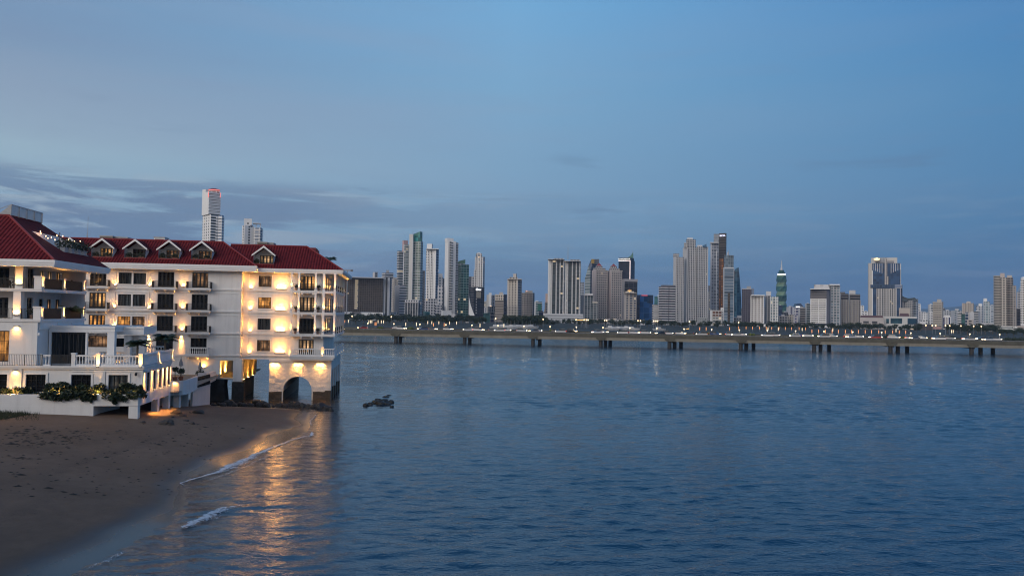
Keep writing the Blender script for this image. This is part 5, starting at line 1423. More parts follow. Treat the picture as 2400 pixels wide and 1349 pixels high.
ordn = ['first', 'second', 'third', 'fourth', 'fifth', 'sixth', 'seventh', 'eighth', 'ninth', 'tenth', 'eleventh', 'twelfth', 'thirteenth', 'fourteenth', 'fifteenth', 'sixteenth', 'seventeenth', 'eighteenth', 'nineteenth', 'twentieth', 'twenty first', 'twenty second']
for i, (px, py, wpx) in enumerate(line_):
    rock(px, py + 5, wpx * 0.95, '%s black rock from the stone base in the line along the arch' % ordn[i], 'black rocks in line before the arch', ROCK[1], 0.0 if px > 630 else 0.2, 0.6, 0.7)
sea_ = [(857, 951, 15, 'leftmost low rock of the small reef'), (868, 948, 14, 'rock beside the left end of the small reef'), (879, 945, 20, 'broad rock in the middle of the small reef'), (892, 948, 24, 'front rock of the small reef'), (906, 948, 18, 'blocky rock right of the middle of the reef'), (915, 944, 16, 'rightmost upright rock of the small reef'),
        (898, 939, 20, 'peaked rock at the top of the reef'), (886, 936, 14, 'low rock at the far side of the reef'), (904, 931, 16, 'thin rock awash behind the reef'), (912, 927, 12, 'farthest rock tip awash behind the reef'), (918, 953, 10, 'small rock awash at the right foot of the reef')]
for px, py, wpx, lb in sea_: rock(px, py, wpx, lb, 'rocks of the small reef', ROCK[1], 0.0, 0.55 if py > 940 else 0.3, 0.8)
# weed, shell and driftwood scraps strewn on the sand
m = MB()
for k in range(460):
    if k < 60: px, py = rnd.uniform(20, 260), rnd.gauss(1006, 9)
    elif k < 140: px, py = rnd.uniform(0, 200), rnd.uniform(985, 1035)
    elif k < 190: px, py = rnd.uniform(330, 600), rnd.uniform(965, 1085)
    else: px, py = rnd.uniform(0, 520), rnd.uniform(985, 1170)
    p = ground(px, py, 1.5); zz = sand_z(p.x, p.y); p = ground(px, py, max(0.02, zz)); zz = max(0.0, sand_z(p.x, p.y))
    if shore_dist(p.x, p.y) < 1.0: continue
    r = rnd.uniform(0.04, 0.16) * (2.0 if rnd.random() < 0.12 else 1); a = rnd.uniform(-0.4, 0.4)
    vs = []
    for (cx, cy, cz) in ((-1, -0.4, 0), (0.2, -0.6, 0), (1, 0, 0), (0.3, 0.5, 0), (-0.7, 0.5, 0), (0, 0, 0.35)):
        x = cx * r * 1.6 * rnd.uniform(0.7, 1.2); y = cy * r * rnd.uniform(0.7, 1.2)
        vs.append((p.x + x * math.cos(a) - y * math.sin(a), p.y + x * math.sin(a) + y * math.cos(a), zz + 0.005 + cz * r))
    m.add(vs, [(0, 1, 5), (1, 2, 5), (2, 3, 5), (3, 4, 5), (4, 0, 5)])
tag(m.build('debris', pmat('dark_seaweed', (0.022, 0.018, 0.014), 0.8, 0.3)), kind='stuff')
# rubble and grass at the foot of the planter wall
m = MB()
for k in range(160):
    px, py = rnd.uniform(-10, 110), 0
    py = 962 + px * 0.18 + rnd.uniform(-2, 34)
    p = ground(px, py, 3.0); zz = sand_z(p.x, p.y); p = ground(px, py, zz); r = rnd.uniform(0.06, 0.24)
    leafv = [(p.x + r * rnd.uniform(-1, 1), p.y + r * rnd.uniform(-1, 1), zz + r * rnd.uniform(0, 0.7)) for _ in range(5)]
    m.add(leafv, [(0, 1, 2), (1, 2, 3), (2, 3, 4), (0, 3, 4), (0, 1, 4)])
tag(m.build('rubble', pmat('grey_rubble', (0.13, 0.12, 0.11), 0.85, 0.4)), kind='stuff')
m = MB()
for k in range(5200):
    px = rnd.uniform(-40, 92); py = rnd.uniform(948, 990) + px * 0.05
    if py > 990 - px * 0.25 and rnd.random() < 0.85: continue
    p = ground(px, py, 3.0); zz = sand_z(p.x, p.y)
    p = ground(px, py, zz); h = rnd.uniform(0.15, 0.55); a = rnd.uniform(0, 6.28); q = rnd.uniform(0.05, 0.25)
    m.add([(p.x - 0.03, p.y, zz), (p.x + 0.03, p.y, zz), (p.x + q * math.cos(a), p.y + q * math.sin(a), zz + h)], [(0, 1, 2)])
tag(m.build('grass', pmat('dark_grass', (0.020, 0.030, 0.012), 0.8, 0.4)), kind='stuff')
# ================================================================== viaduct across the bay
gA, gB = ground(800, 799.2), ground(2400, 832.2)
BYAW = math.atan2(gB.y - gA.y, gB.x - gA.x)
BU = Vector((math.cos(BYAW), math.sin(BYAW), 0)); BV = Vector((-math.sin(BYAW), math.cos(BYAW), 0))
def b_on_v(px, py, v):
    d = ray(px, py); p = CAM_P + d * ((v - CAM_P.dot(BV)) / d.dot(BV)); return p.dot(BU), p.z
def b_on_z(px, py, z):
    p = ground(px, py, z); return p.dot(BU), p.dot(BV)
BV0 = gA.dot(BV) - 1.6
ua, ub = gA.dot(BU) - 260, gB.dot(BU) + 120
CONC = pmat('weathered_concrete', (0.20, 0.188, 0.155), 0.85, 0.14, 0.25, streak=0.5)
CONCD = pmat('mossy_concrete', (0.085, 0.081, 0.063), 0.9, 0.25, 0.3, streak=0.5)
COLM = pmat('dark_wet_concrete', (0.026, 0.024, 0.022), 0.7, 0.35, 0.8)
ASPH = pmat('grey_asphalt', (0.055, 0.055, 0.055), 0.9, 0.15)
bridge = thing('viaduct', 'long low concrete viaduct on dark round columns crossing the bay', 'bridge', gA.dot(BU), BV0, 0, BYAW)
DW, DZT = 17.0, 5.75
bents = [(768, 774), (928, 938), (1089, 1101), (1249, 1265), (1408, 1419, 1430), (1569, 1581, 1596), (1736, 1749, 1766), (1908, 1923, 1943), (2087, 2104, 2126), (2277, 2298, 2327), (2470, 2495, 2530)]
bu = []
for bt in bents:
    k = 0
    for j, px in enumerate(bt):
        py = 799.2 + (px - 800) * 0.0206; v = BV0 + (1.6, 7.5, 15.0)[j]
        u, _ = b_on_v(px, py, v)
        if j == 0: bu.append(u)
        m = MB(); m.lathe(u, v, [(0.85, -2), (0.85, 2.84)], 12); m.build('pier_column', COLM, bridge, smooth=False)
        if j == 0:
            m = MB(); m.extrude([(u - 2.4, BV0 - 0.25, 4.1), (u + 2.4, BV0 - 0.25, 4.1), (u + 2.0, BV0 - 0.25, 3.5), (u + 1.15, BV0 - 0.25, 2.86), (u - 1.15, BV0 - 0.25, 2.86), (u - 2.0, BV0 - 0.25, 3.5)], (0, 3.6, 0))
            m.build('pier_cap', CONCD, bridge)
            m = MB(); m.box(u + 1.2, u + 2.2, BV0 + 3.5, BV0 + 16, 2.3, 3.3); m.build('cross_beam', COLM, bridge)
edges = [ua] + bu + [ub]
for a, b in zip(edges, edges[1:]):                 # one beam per span
    m = MB(); m.box(a + 0.12, b - 0.12, BV0 + 0.3, BV0 + 1.1, 2.88, 4.25)
    for q in range(1, 5): m.box(a + 0.12, b - 0.12, BV0 + 0.3 + q * 3.6, BV0 + 1.1 + q * 3.6, 2.95, 4.25)
    m.build('girder', CONC, bridge)
m = MB(); m.box(ua, ub, BV0 + 0.05, BV0 + DW, 4.255, 4.62); m.box(ua, ub, BV0 + 0.6, BV0 + DW, 4.622, DZT - 0.02); m.build('deck', CONCD, bridge)
m = MB(); m.box(ua, ub, BV0 + 0.0, BV0 + 0.3, 4.623, 5.62); m.box(ua, ub, BV0 + DW + 0.002, BV0 + DW + 0.3, 4.4, 6.3); m.build('parapet', CONCD, bridge)
m = MB(); n = int((ub - ua) / 2.2)
for k in range(n + 1):
    u = ua + 0.2 + k * 2.2; m.box(u - 0.05, u + 0.05, BV0 + 0.1, BV0 + 0.2, 5.621, 6.06)
m.box(ua, ub, BV0 + 0.09, BV0 + 0.21, 5.98, 6.08); m.box(ua, ub, BV0 + 0.12, BV0 + 0.18, 5.80, 5.84); m.build('handrail', pmat('grey_rail', (0.20, 0.20, 0.18), 0.6, 0.1), bridge)
m = MB(); m.poly((ua, BV0 + 0.7, DZT), (ub, BV0 + 0.7, DZT), (ub, BV0 + DW - 1, DZT), (ua, BV0 + DW - 1, DZT)); m.build('carriageway', ASPH, bridge)
m = MB()
for k in range(int((ub - ua) / 9)):
    for lane in (6.0, 11.0):
        m.poly((ua + k * 9, BV0 + lane, DZT + 0.01), (ua + k * 9 + 4, BV0 + lane, DZT + 0.01), (ua + k * 9 + 4, BV0 + lane + 0.15, DZT + 0.01), (ua + k * 9, BV0 + lane + 0.15, DZT + 0.01))
m.build('lane_marking', pmat('road_paint', (0.7, 0.7, 0.66), 0.7, 0.1), bridge)

# ------------------------------------------------------------------ lamp posts on the viaduct
px = 2343.0; posts = []; step = 70.0
while px > 800:
    posts.append(px); px -= step; step = max(61.0, step - 0.55)
HEADM = emat('post_head_glow', (1.0, 0.74, 0.42), 3.5)
proto = None
for i, px in enumerate(posts):
    y0 = 736 + 0.016 * (px - 1200)
    py = y0 + 43.5
    u, v = b_on_z(px, py, DZT)
    v = BV0 + 15.6; u = b_on_v(px, py, v)[0]
    if proto is None:
        proto = t = thing('lamp_post', 'short lamp post with a lit head standing on the viaduct roadway', 'lamp post', u, v, DZT, BYAW, 'lamp posts along the viaduct')
        m = MB(); m.tube([(u, v, DZT), (u, v, DZT + 2.2)], [0.09, 0.06], 6); m.build('post', pmat('pale_post', (0.5, 0.48, 0.44), 0.5, 0.1), t)
        m = MB(); m.lathe(u, v, [(0.08, DZT + 2.2), (0.26, DZT + 2.55), (0.30, DZT + 2.75), (0.05, DZT + 2.8)], 8); m.build('head', HEADM, t)
        ld = bpy.data.lights.new('post_light', 'POINT'); ld.energy = 30; ld.color = (1.0, 0.78, 0.42); ld.shadow_soft_size = 0.5
        lo = bpy.data.objects.new('post_light', ld); COL.objects.link(lo); lo.parent = t; lo.location = (0, -0.5, 2.7)
    else:
        t = copy_tree(proto)
    w_ = BU * u + BV * v; t.location = (w_.x, w_.y, DZT)

# ------------------------------------------------------------------ cars with their headlights on
def car_bm(kind):
    L, W, H = (4.4, 1.8, 1.48) if kind == 0 else (4.8, 1.9, 1.78)
    m = MB()
    side = [(-L / 2, 0.32), (-L / 2 + 0.05, 0.75), (-L / 2 + 0.2, 0.92), (-L / 2 + (0.75 if kind == 0 else 0.25), 0.98), (L / 2 - 1.25, 0.94), (L / 2 - 0.15, 0.72), (L / 2, 0.5), (L / 2, 0.3)]
    m.extrude([(x, -W / 2, z) for x, z in side], (0, W, 0)); return m, L, W, H
GLC = pmat('car_glass', (0.02, 0.025, 0.03), 0.08, 0.1)
TYRE = pmat('black_tyre', (0.012, 0.012, 0.012), 0.85, 0.1)
HL = emat('headlight_glow', (1.0, 0.88, 0.66), 9.0); HLO = emat('yellow_headlight_glow', (1.0, 0.72, 0.36), 9.0)
TL = emat('tail_light_glow', (1.0, 0.05, 0.04), 3.0)
paints = [('white', (0.62, 0.62, 0.62)), ('silver', (0.40, 0.41, 0.42)), ('black', (0.018, 0.018, 0.02)), ('red', (0.30, 0.02, 0.02)), ('blue', (0.03, 0.06, 0.16)), ('grey', (0.14, 0.14, 0.15))]
def make_car(ci, kind, warm):
    nm, col = paints[ci]
    t = thing('car', '', 'car', 0, 0, 0, 0.0, 'cars on the viaduct')
    PM = pmat(nm + '_car_paint', col, 0.25, 0.03, coat=0.6)
    m, L, W, H = car_bm(kind); m.build('body', PM, t)
    m = MB(); r0, r1 = (-L / 2 + 0.55, L / 2 - 1.2) if kind == 0 else (-L / 2 + 0.12, L / 2 - 1.2)
    m.add([(r0, -W / 2 + 0.05, 0.95), (r1, -W / 2 + 0.05, 0.93), (r1, W / 2 - 0.05, 0.93), (r0, W / 2 - 0.05, 0.95), (r0 + 0.45, -W / 2 + 0.22, H - 0.04), (r1 - 0.75, -W / 2 + 0.22, H - 0.04), (r1 - 0.75, W / 2 - 0.22, H - 0.04), (r0 + 0.45, W / 2 - 0.22, H - 0.04)],
          [(0, 1, 5, 4), (1, 2, 6, 5), (2, 3, 7, 6), (3, 0, 4, 7), (4, 5, 6, 7)]); m.build('cabin', GLC, t)
    m = MB(); m.box(r0 + 0.47, r1 - 0.78, -W / 2 + 0.24, W / 2 - 0.24, H - 0.038, H); m.build('roof', PM, t)
    for sx in (-L / 2 + 0.85, L / 2 - 0.85):
        for sy in (-W / 2 + 0.02, W / 2 - 0.22):
            m = MB(); m.tube([(sx, sy, 0.32), (sx, sy + 0.2, 0.32)], 0.32, 12); m.build('wheel', TYRE, t)
    for sy in (-W / 2 + 0.3, W / 2 - 0.3):
        m = MB(); m.box(L / 2 - 0.22, L / 2 + 0.03, sy - 0.24, sy + 0.24, 0.56, 0.80); m.build('headlight', HLO if warm else HL, t)
        m = MB(); m.box(-L / 2 - 0.02, -L / 2 + 0.12, sy - 0.2, sy + 0.2, 0.66, 0.84); m.build('tail_light', TL, t)
    return t
# px, py of the lights, brightness kind: 2 bright warm facing, 1 pale, 0 tail lights
CARS = [(840, 766.6, 2), (951, 768.5, 2), (940, 769.5, 1), (981, 770, 2), (1024, 769.5, 2), (1060, 770, 2), (1087, 771.7, 1), (1133, 771, 2), (1125, 772, 1), (1161, 773, 1), (1166, 771.5, 1), (1195, 773.2, 1), (1241, 772.7, 2), (1233, 774, 1), (1269, 774.5, 1), (1304, 775, 1), (1314, 774.2, 2),
        (1350, 774.5, 2), (1388, 775.2, 2), (1412, 776.6, 1), (1425, 775.8, 2), (1449, 777.6, 1), (1498, 777.2, 2), (1523, 778.5, 1), (1537, 777.6, 2), (1575, 779.4, 1), (1606, 778.8, 2), (1634, 780.4, 1), (1648, 779.4, 2), (1687, 780, 2), (1716, 781.6, 1), (1724, 781.2, 1), (1748, 782.8, 1), (1787, 783.8, 1), (1800, 782, 0), (1825, 784, 1), (1852, 781.6, 1), (1881, 783.5, 2),
        (1904, 785.6, 1), (1920, 784.3, 1), (1943, 786, 1), (1960, 785, 2), (1983, 787, 2), (2002, 785.4, 2), (2022, 787.6, 1), (2040, 785.5, 0), (2065, 788, 1), (2106, 789, 2), (2132, 788, 2), (2147, 790, 1), (2171, 788.8, 2), (2190, 789.5, 1), (2208, 789.4, 1), (2235, 791.4, 1), (2259, 790.4, 1), (2281, 792.6, 1), (2290, 790, 0), (2303, 791, 2), (2345, 792.5, 1)]
protos = {}
lm = [('hotel porch', 800), ('brown hotel block', 850), ('green crested tower', 975), ('pointed white sail', 1105), ('beige stepped tower', 1205), ('paired white edged towers', 1322), ('red pyramid towers', 1422), ('blue glass block', 1510), ('banded grey block', 1564), ('trio of tall grey towers', 1620), ('orange streaked tower', 1692), ('blue blade tower', 1729), ('white gridded tower', 1776), ('twisted green tower', 1831), ('broad banded hotel', 1935), ('wide blue glass hotel', 2075), ('beige striped block', 2198), ('low white office', 2250), ('curved balcony tower', 2350)]
usedl = {}
for i, (px, py, br) in enumerate(CARS):
    ci = rnd.choice([0, 0, 1, 2, 5, 4, 3]) if br != 1 else rnd.choice([0, 0, 1, 1, 5])
    kind = i % 2; key = (ci, kind, br == 2)
    if key not in protos:
        t = protos[key] = make_car(*key)
    else:
        t = copy_tree(protos[key])
    u, v = b_on_z(px, py, DZT + 0.70)
    v = BV0 + (4.0, 8.5, 13.0)[i % 3]
    u, _ = b_on_v(px, py, v)
    sgn = 1 if (i % 3 and br != 0) else -1
    w_ = BU * (u - sgn * 2.0) + BV * v
    t.location = (w_.x, w_.y, DZT)
    t.rotation_euler = (0, 0, BYAW + (math.pi if sgn < 0 else 0) + (-0.5 * sgn if br == 2 else 0.0))
    near = min(lm, key=lambda q: abs(q[1] - px)); dpx = px - near[1]
    bright = {2: 'bright warm headlights on', 1: 'small pale headlights on', 0: 'red tail lights on'}[br]
    where = 'on the viaduct below the ' + near[0] if abs(dpx) < 12 else ('viaduct just right of the ' if dpx > 0 else 'viaduct just left of the ') + near[0]
    lab = '%s car, %s, %s' % (paints[ci][0], bright, where)
    usedl[lab] = usedl.get(lab, 0) + 1
    if usedl[lab] > 1: lab = lab.replace(' car', ' %s car' % ('second', 'third', 'fourth')[usedl[lab] - 2])
    t['label'] = lab
# ------------------------------------------------------------------ bushes on the viaduct; lamplight put into the yellow green leaf colour
for i, px in enumerate([848, 891, 962, 1000, 1177, 1227, 1294, 1340, 1397, 1452, 1463, 1508, 1590, 1660, 1706, 1762, 1815, 1858, 1893, 1918, 2080, 2122, 2156, 2218, 2232, 2266, 2330, 2362, 2378, 2395]):
    v = BV0 + 15.2; py = 736 + 0.016 * (px - 1200) + 44
    u = b_on_v(px, py, v)[0]; r = rnd.uniform(1.2, 2.2)
    near = min(lm, key=lambda q: abs(q[1] - px))
    dk = px in (1452, 1815, 1893, 2080, 2156, 2232, 2266, 2330, 2362, 2378, 2395)
    t = thing('roadside_bush', '%s bush beside the viaduct roadway, in line with the %s' % ('dark' if dk else 'yellow green', near[0]), 'bush', u, v, DZT, BYAW, 'bushes along the viaduct')
    m = MB(); leaf_cloud(m, (u, v, DZT + 0.6), min(r, 1.5), 120, 0.3, 0.45 if not dk else 0.7); m.build('foliage', LEAF if dk else pmat('lamplit_leaf', (0.12, 0.15, 0.02), 0.6, 0.4), t)
    m = MB(); m.tube([(u, v, DZT), (u, v, DZT + 0.6)], 0.06, 4); m.build('stem', BARK, t)
# labels of bushes that share a landmark are told apart by their place
seen = {}
for o in [o for o in COL.objects if o.name.startswith('roadside_bush')]:
    l = o['label']; seen.setdefault(l, []).append(o)
for l, os_ in seen.items():
    if len(os_) > 1:
        os_.sort(key=lambda o: o.location.x)
        for k, o in enumerate(os_):
            o['label'] = ('left ' if k == 0 else 'right ' if k == len(os_) - 1 else 'middle ') + 'one of the ' + l.replace(' bush', ' bushes', 1).replace('yellow green', 'lamplit').replace('in line with', 'under')

# ================================================================== land across the bay
LZ = 3.3
m = MB(); m.poly((-4000, 505, LZ), (5000, 505, LZ), (9000, 9000, LZ), (-9000, 9000, LZ)); m.poly((-4000, 500, -1), (5000, 500, -1), (5000, 505, LZ), (-4000, 505, LZ))
tag(m.build('far_ground', pmat('dark_park_ground', (0.030, 0.034, 0.024), 0.95, 0.3, 0.02)), kind='structure')
m = MB(); m.poly((-2000, 545, LZ + 0.02), (3000, 545, LZ + 0.02), (3000, 575, LZ + 0.02), (-2000, 575, LZ + 0.02)); tag(m.build('far_road', ASPH), kind='structure')
# wooded hills far behind the right of the town
m = MB(); nx, ny = 80, 8; vs = []
for j in range(ny):
    for i in range(nx):
        x = 2000 + i * 130; y = 8600 + j * 500
        f = math.sin(math.pi * j / (ny - 1)) if j else 0
        e = max(0, min(1, (x - 2000) / 900)) * max(0, min(1, (12200 - x) / 1500))
        hgt = (150 + 110 * mn.noise((x * 0.0009, 0.3, 0)) + 60 * mn.noise((x * 0.003, y * 0.002, 2.0))) * f * e
        vs.append((x, y, LZ - 2 + max(0, hgt)))
m.add(vs, [(j * nx + i, j * nx + i + 1, (j + 1) * nx + i + 1, (j + 1) * nx + i) for j in range(ny - 1) for i in range(nx - 1)])
tag(m.build('hills', pmat('wooded_hill', (0.035, 0.05, 0.035), 0.95, 0.3, 0.003), smooth=True), kind='structure')
# ================================================================== the town's towers
FM = {}
LM = {}                             # each block's place within its tower
PS = 1.45                          # storeys read a little taller than the smallest flats
def facade(wall, glass, bay, fh, wx=0.6, wz=0.6, lit=0.012, rough=0.12, warm=(1.0, 0.75, 0.45), fin=0):
    """A tower's skin: windows by bay and storey, a few of them lit; measured in metres along the wall."""
    lit *= 0.9
    if bay < 100: bay *= PS
    fh *= PS
    key = (wall, glass, bay, round(fh, 1), wx, wz, lit, fin)
    if key in FM: return FM[key]
    m = bpy.data.materials.new('tower_facade'); m.use_nodes = True
    t = NT(m.node_tree); b = t.n['Principled BSDF']
    uvn = t.new('ShaderNodeUVMap'); sp = t.new('ShaderNodeSeparateXYZ'); t.l.new(uvn.outputs[0], sp.inputs[0])
    gu = t.math('MULTIPLY', sp.outputs[0], 1.0 / bay); gv = t.math('MULTIPLY', sp.outputs[1], 1.0 / fh)
    fu_ = t.math('FRACT', t.math('ADD', gu, 500.5)); fv_ = t.math('FRACT', gv)
    mk = 1.0
    if wx < 1: mk = t.math('LESS_THAN', t.math('ABSOLUTE', t.math('SUBTRACT', fu_, 0.5)), wx / 2)
    if wz < 1: mk = t.math('MULTIPLY', t.math('LESS_THAN', t.math('ABSOLUTE', t.math('SUBTRACT', fv_, 0.52)), wz / 2), mk)
    cv = t.new('ShaderNodeCombineXYZ'); t.put(cv.inputs[0], t.math('FLOOR', t.math('ADD', gu, 500.5))); t.put(cv.inputs[1], t.math('FLOOR', gv))
    oi = t.new('ShaderNodeObjectInfo'); t.l.new(oi.outputs['Random'], cv.inputs[2])
    wn = t.new('ShaderNodeTexWhiteNoise', noise_dimensions='3D'); t.l.new(cv.outputs[0], wn.inputs['Vector'])
    r = wn.outputs['Value']
    gcol = t.mix(r, tuple(x * 0.55 for x in glass), tuple(min(1, x * 1.5) for x in glass))
    tcn = t.new('ShaderNodeTexCoord')
    wn2 = t.noise(t.mapping(tcn.outputs['Object'], (0.05, 0.05, 0.02)), 1.0, 4.0, 0.6)
    wcol = t.mix(t.ramp(wn2, [(0.3, 0.0), (0.7, 1.0)]), tuple(x * 0.86 for x in wall), tuple(min(1, x * 1.08) for x in wall))
    t.put(b.inputs['Base Color'], t.mix(mk, wcol, gcol))
    t.put(b.inputs['Roughness'], t.math('MULTIPLY_ADD', mk, rough - 0.75, 0.75)); b.inputs['Specular IOR Level'].default_value = 0.32
    if lit:
        on = t.math('MULTIPLY', t.math('GREATER_THAN', wn.outputs['Color'] if False else r, 1.0 - lit), mk)
        t.put(b.inputs['Emission Strength'], t.math('MULTIPLY', on, 0.5)); b.inputs['Emission Color'].default_value = (*warm, 1)
    FM[key] = m; return m
ROOFG = pmat('flat_roof', (0.25, 0.25, 0.24), 0.9, 0.1)
def blk(parent, name, x0, x1, yt, yb, Y, front, side=None, s=None, f=0.25, roof=None, th=24, depth=0.8, taper=0.0, org=None):
    """A block of a tower seen between x0 and x1, from yb (or the ground) up to yt, standing at distance Y; s says which flank shows, f how much."""
    xm = (x0 + x1) / 2; ym = (yt + (yb if yb else 750)) / 2
    p0, p1 = at_y(x0, ym, Y), at_y(x1, ym, Y); c = (p0 + p1) / 2
    z1 = at_y(xm, yt, Y).z; z0 = at_y(xm, yb, Y).z if yb else LZ
    W = (p1 - p0).length; az = math.atan2(c.x, c.y); W *= math.cos(az)
    if s:
        th_ = R(th); a = (1 - f) * W / math.cos(th_); b = f * W / math.sin(th_); yaw = -az + (th_ if s == 'L' else -th_)
    else:
        a, b, yaw = W, W * depth, -az
    rel = parent if parent is not None else None
    m = MB(); hx, hy = a / 2, b / 2; k = 1 - taper
    vs = [(-hx, -hy, 0), (hx, -hy, 0), (hx, hy, 0), (-hx, hy, 0), (-hx * k, -hy * k, z1 - z0), (hx * k, -hy * k, z1 - z0), (hx * k, hy * k, z1 - z0), (-hx * k, hy * k, z1 - z0)]
    m.add(vs, [(0, 1, 5, 4)], 0); m.add(vs, [(1, 2, 6, 5), (3, 0, 4, 7)], 1); m.add(vs, [(2, 3, 7, 6)], 0); m.add(vs, [(4, 5, 6, 7)], 2)
    o = m.build(name, [front, side or front, roof or ROOFG], None, (0, 0, 0))
    M_ = Matrix.Translation((c.x, c.y, z0)) @ Matrix.Rotation(yaw, 4, 'Z')
    if rel is not None:
        o.parent = rel; o.matrix_basis = LM[o.name] = Matrix.Translation(rel.location).inverted() @ M_
    else:
        o.matrix_world = M_
    o['_dims'] = [a, b, z1 - z0]
    return o
def bands(parent, ref, fh, col, out=0.8, hgt=0.42, faces='FLR', name='balcony_bands', start=0.04, end=1.0, x=(0.0, 1.0)):
    """Real balcony parapets standing out from a block, storey by storey."""
    fh *= PS; a, b, h = ref['_dims']; m = MB(); z = h * start; hx, hy = a / 2, b / 2
    while z < h * end - fh * 0.3:
        q0, q1 = -hx + a * x[0], -hx + a * x[1]
        if 'F' in faces: m.box(q0 - (out if 'L' in faces else 0), q1 + (out if 'R' in faces else 0), -hy - out, -hy - 0.02, z, z + fh * hgt)
        if 'L' in faces: m.box(-hx - out, -hx - 0.02, -hy - 0.018, hy, z, z + fh * hgt)
        if 'R' in faces: m.box(hx + 0.02, hx + out, -hy - 0.018, hy, z, z + fh * hgt)
        z += fh
    o = m.build(name, col, None, (0, 0, 0)); o.parent = ref.parent; o.matrix_basis = LM[ref.name]
    return o
def fins(ref, n, col, w=0.7, out=0.7, z=(0.0, 1.0), x=(0.0, 1.0), name='fins'):
    a, b, h = ref['_dims']; m = MB(); hx, hy = a / 2, b / 2
    for k in range(n + 1):
        u = -hx + a * (x[0] + (x[1] - x[0]) * k / n); m.box(u - w / 2, u + w / 2, -hy - out, -hy - 0.02, h * z[0], h * z[1])
    o = m.build(name, col, None, (0, 0, 0)); o.parent = ref.parent; o.matrix_basis = LM[ref.name]; return o
def tower(label, px, Y, cat='tower', name='tower', group='towers of the far skyline'):
    p = at_y(px, 750, Y)
    o = bpy.data.objects.new(name, None); COL.objects.link(o); o.location = (p.x, p.y, LZ)
    return tag(o, label, cat, group)
def lettering(ref, text, cx, cz, size, col, strength, out=0.6, yaw=0.0):
    a, b, h = ref['_dims']
    cu = bpy.data.curves.new('sign_lettering', 'FONT'); cu.body = text; cu.size = size; cu.align_x = 'CENTER'; cu.align_y = 'CENTER'; cu.extrude = 0.15; cu.offset = size * 0.018
    cu.materials.append(emat('sign_glow_%s' % text.lower(), col, strength))
    tmp = bpy.data.objects.new('sign_lettering', cu); COL.objects.link(tmp); bpy.context.view_layer.update()
    me = bpy.data.meshes.new_from_object(tmp.evaluated_get(bpy.context.evaluated_depsgraph_get())); bpy.data.objects.remove(tmp)
    o = bpy.data.objects.new('sign_lettering', me); COL.objects.link(o); o.parent = ref.parent
    o.matrix_basis = LM[ref.name] @ Matrix.Translation((cx * a, -b / 2 - out, cz * h)) @ Matrix.Rotation(math.pi / 2, 4, 'X')
    return o
def slab_on(ref, name, x0, x1, z0, z1, out, mat_, inset=0.05):
    """A flat piece fixed to the front of a block; x and z in fractions of it."""
    a, b, h = ref['_dims']; m = MB(); m.box(-a / 2 + a * x0, -a / 2 + a * x1, -b / 2 - out, -b / 2 - inset, h * z0, h * z1)
    o = m.build(name, mat_, None, (0, 0, 0)); o.parent = ref.parent; o.matrix_basis = LM[ref.name]; return o
def mast(parent, px, y0, y1, Y, r=0.5, mat_=None, name='mast'):
    a, b = at_y(px, y0, Y), at_y(px, y1, Y); m = MB(); m.tube([(0, 0, 0), (0, 0, b.z - a.z)], [r, r * 0.4], 5)
    o = m.build(name, mat_ or GREYM, None, (0, 0, 0)); o.parent = parent; o.location = Vector((a.x, a.y, a.z)) - parent.location; return o
W_ = (0.72, 0.72, 0.71); LG = (0.54, 0.54, 0.55); MG = (0.30, 0.30, 0.31); DG = (0.14, 0.14, 0.155); BEI = (0.47, 0.43, 0.38); BRN = (0.10, 0.085, 0.075); NAVY = (0.012, 0.017, 0.034); TEAL = (0.05, 0.13, 0.12); BLUEG = (0.025, 0.075, 0.17); GG = (0.035, 0.045, 0.055)
WHT = pmat('tower_white', W_, 0.7, 0.05, 0.05); LGR = pmat('tower_light_grey', LG, 0.7, 0.06, 0.05); MGR = pmat('tower_mid_grey', MG, 0.7, 0.06, 0.05); DGR = pmat('tower_dark_grey', DG, 0.6, 0.08, 0.05); BEG = pmat('tower_beige', BEI, 0.75, 0.06, 0.05); REDR = pmat('tower_red_roof', (0.28, 0.05, 0.045), 0.7, 0.1, 0.1)
def grid(w, g, Y, bp=4.0, fp=3.6, wx=0.6, wz=0.55, lit=0.012): return facade(w, g, bp * Y / FOC, fp * Y / FOC, wx, wz, lit)
def gls(c, Y, bp=3.0, fp=4.0, frame=0.12, fc=LG, lit=0.01): return facade(fc, c, bp * Y / FOC, fp * Y / FOC, 1 - frame, 1 - frame * 1.4, lit, 0.08)

# ---- two white towers that look over the hotel's roof
T = tower('tallest white tower above the hotel roof with a red lit crown', 497, 800)
a = blk(T, 'shaft', 471.5, 519, 505, None, 800, facade(W_, GG, 40, 4.6 * 800 / FOC, 0.85, 0.55, 0), grid(W_, GG, 800, 8, 4.6, 0.3, 0.5), 'L', 0.42)
bands(T, a, 4.6 * 800 / FOC, WHT, 1.0, 0.5, 'F', x=(0.42, 0.98))
a = blk(T, 'shaft', 473.5, 516.5, 452, 505, 800, facade(W_, GG, 40, 4.6 * 800 / FOC, 0.9, 0.62, 0), WHT, 'L', 0.36)
bands(T, a, 4.6 * 800 / FOC, WHT, 0.7, 0.42, 'F')
blk(T, 'stair_core', 473.5, 489, 444.5, 505, 806, WHT, WHT, 'L', 0.5); a = blk(T, 'corner_bay', 509, 522, 505, None, 796, gls(BLUEG, 800, 6, 4.6, 0.2, W_), None, 'R', 0.4); bands(T, a, 4.6 * 800 / FOC, WHT, 0.6, 0.35, 'FR')
RED = emat('red_crown_glow', (1.0, 0.25, 0.22), 1.1, (0.4, 0.1, 0.1))
blk(T, 'crown', 489, 514, 447, 456, 799, facade(W_, (0.35, 0.22, 0.22), 3.0, 2.0, 0.7, 0.7, 0.1), None); 
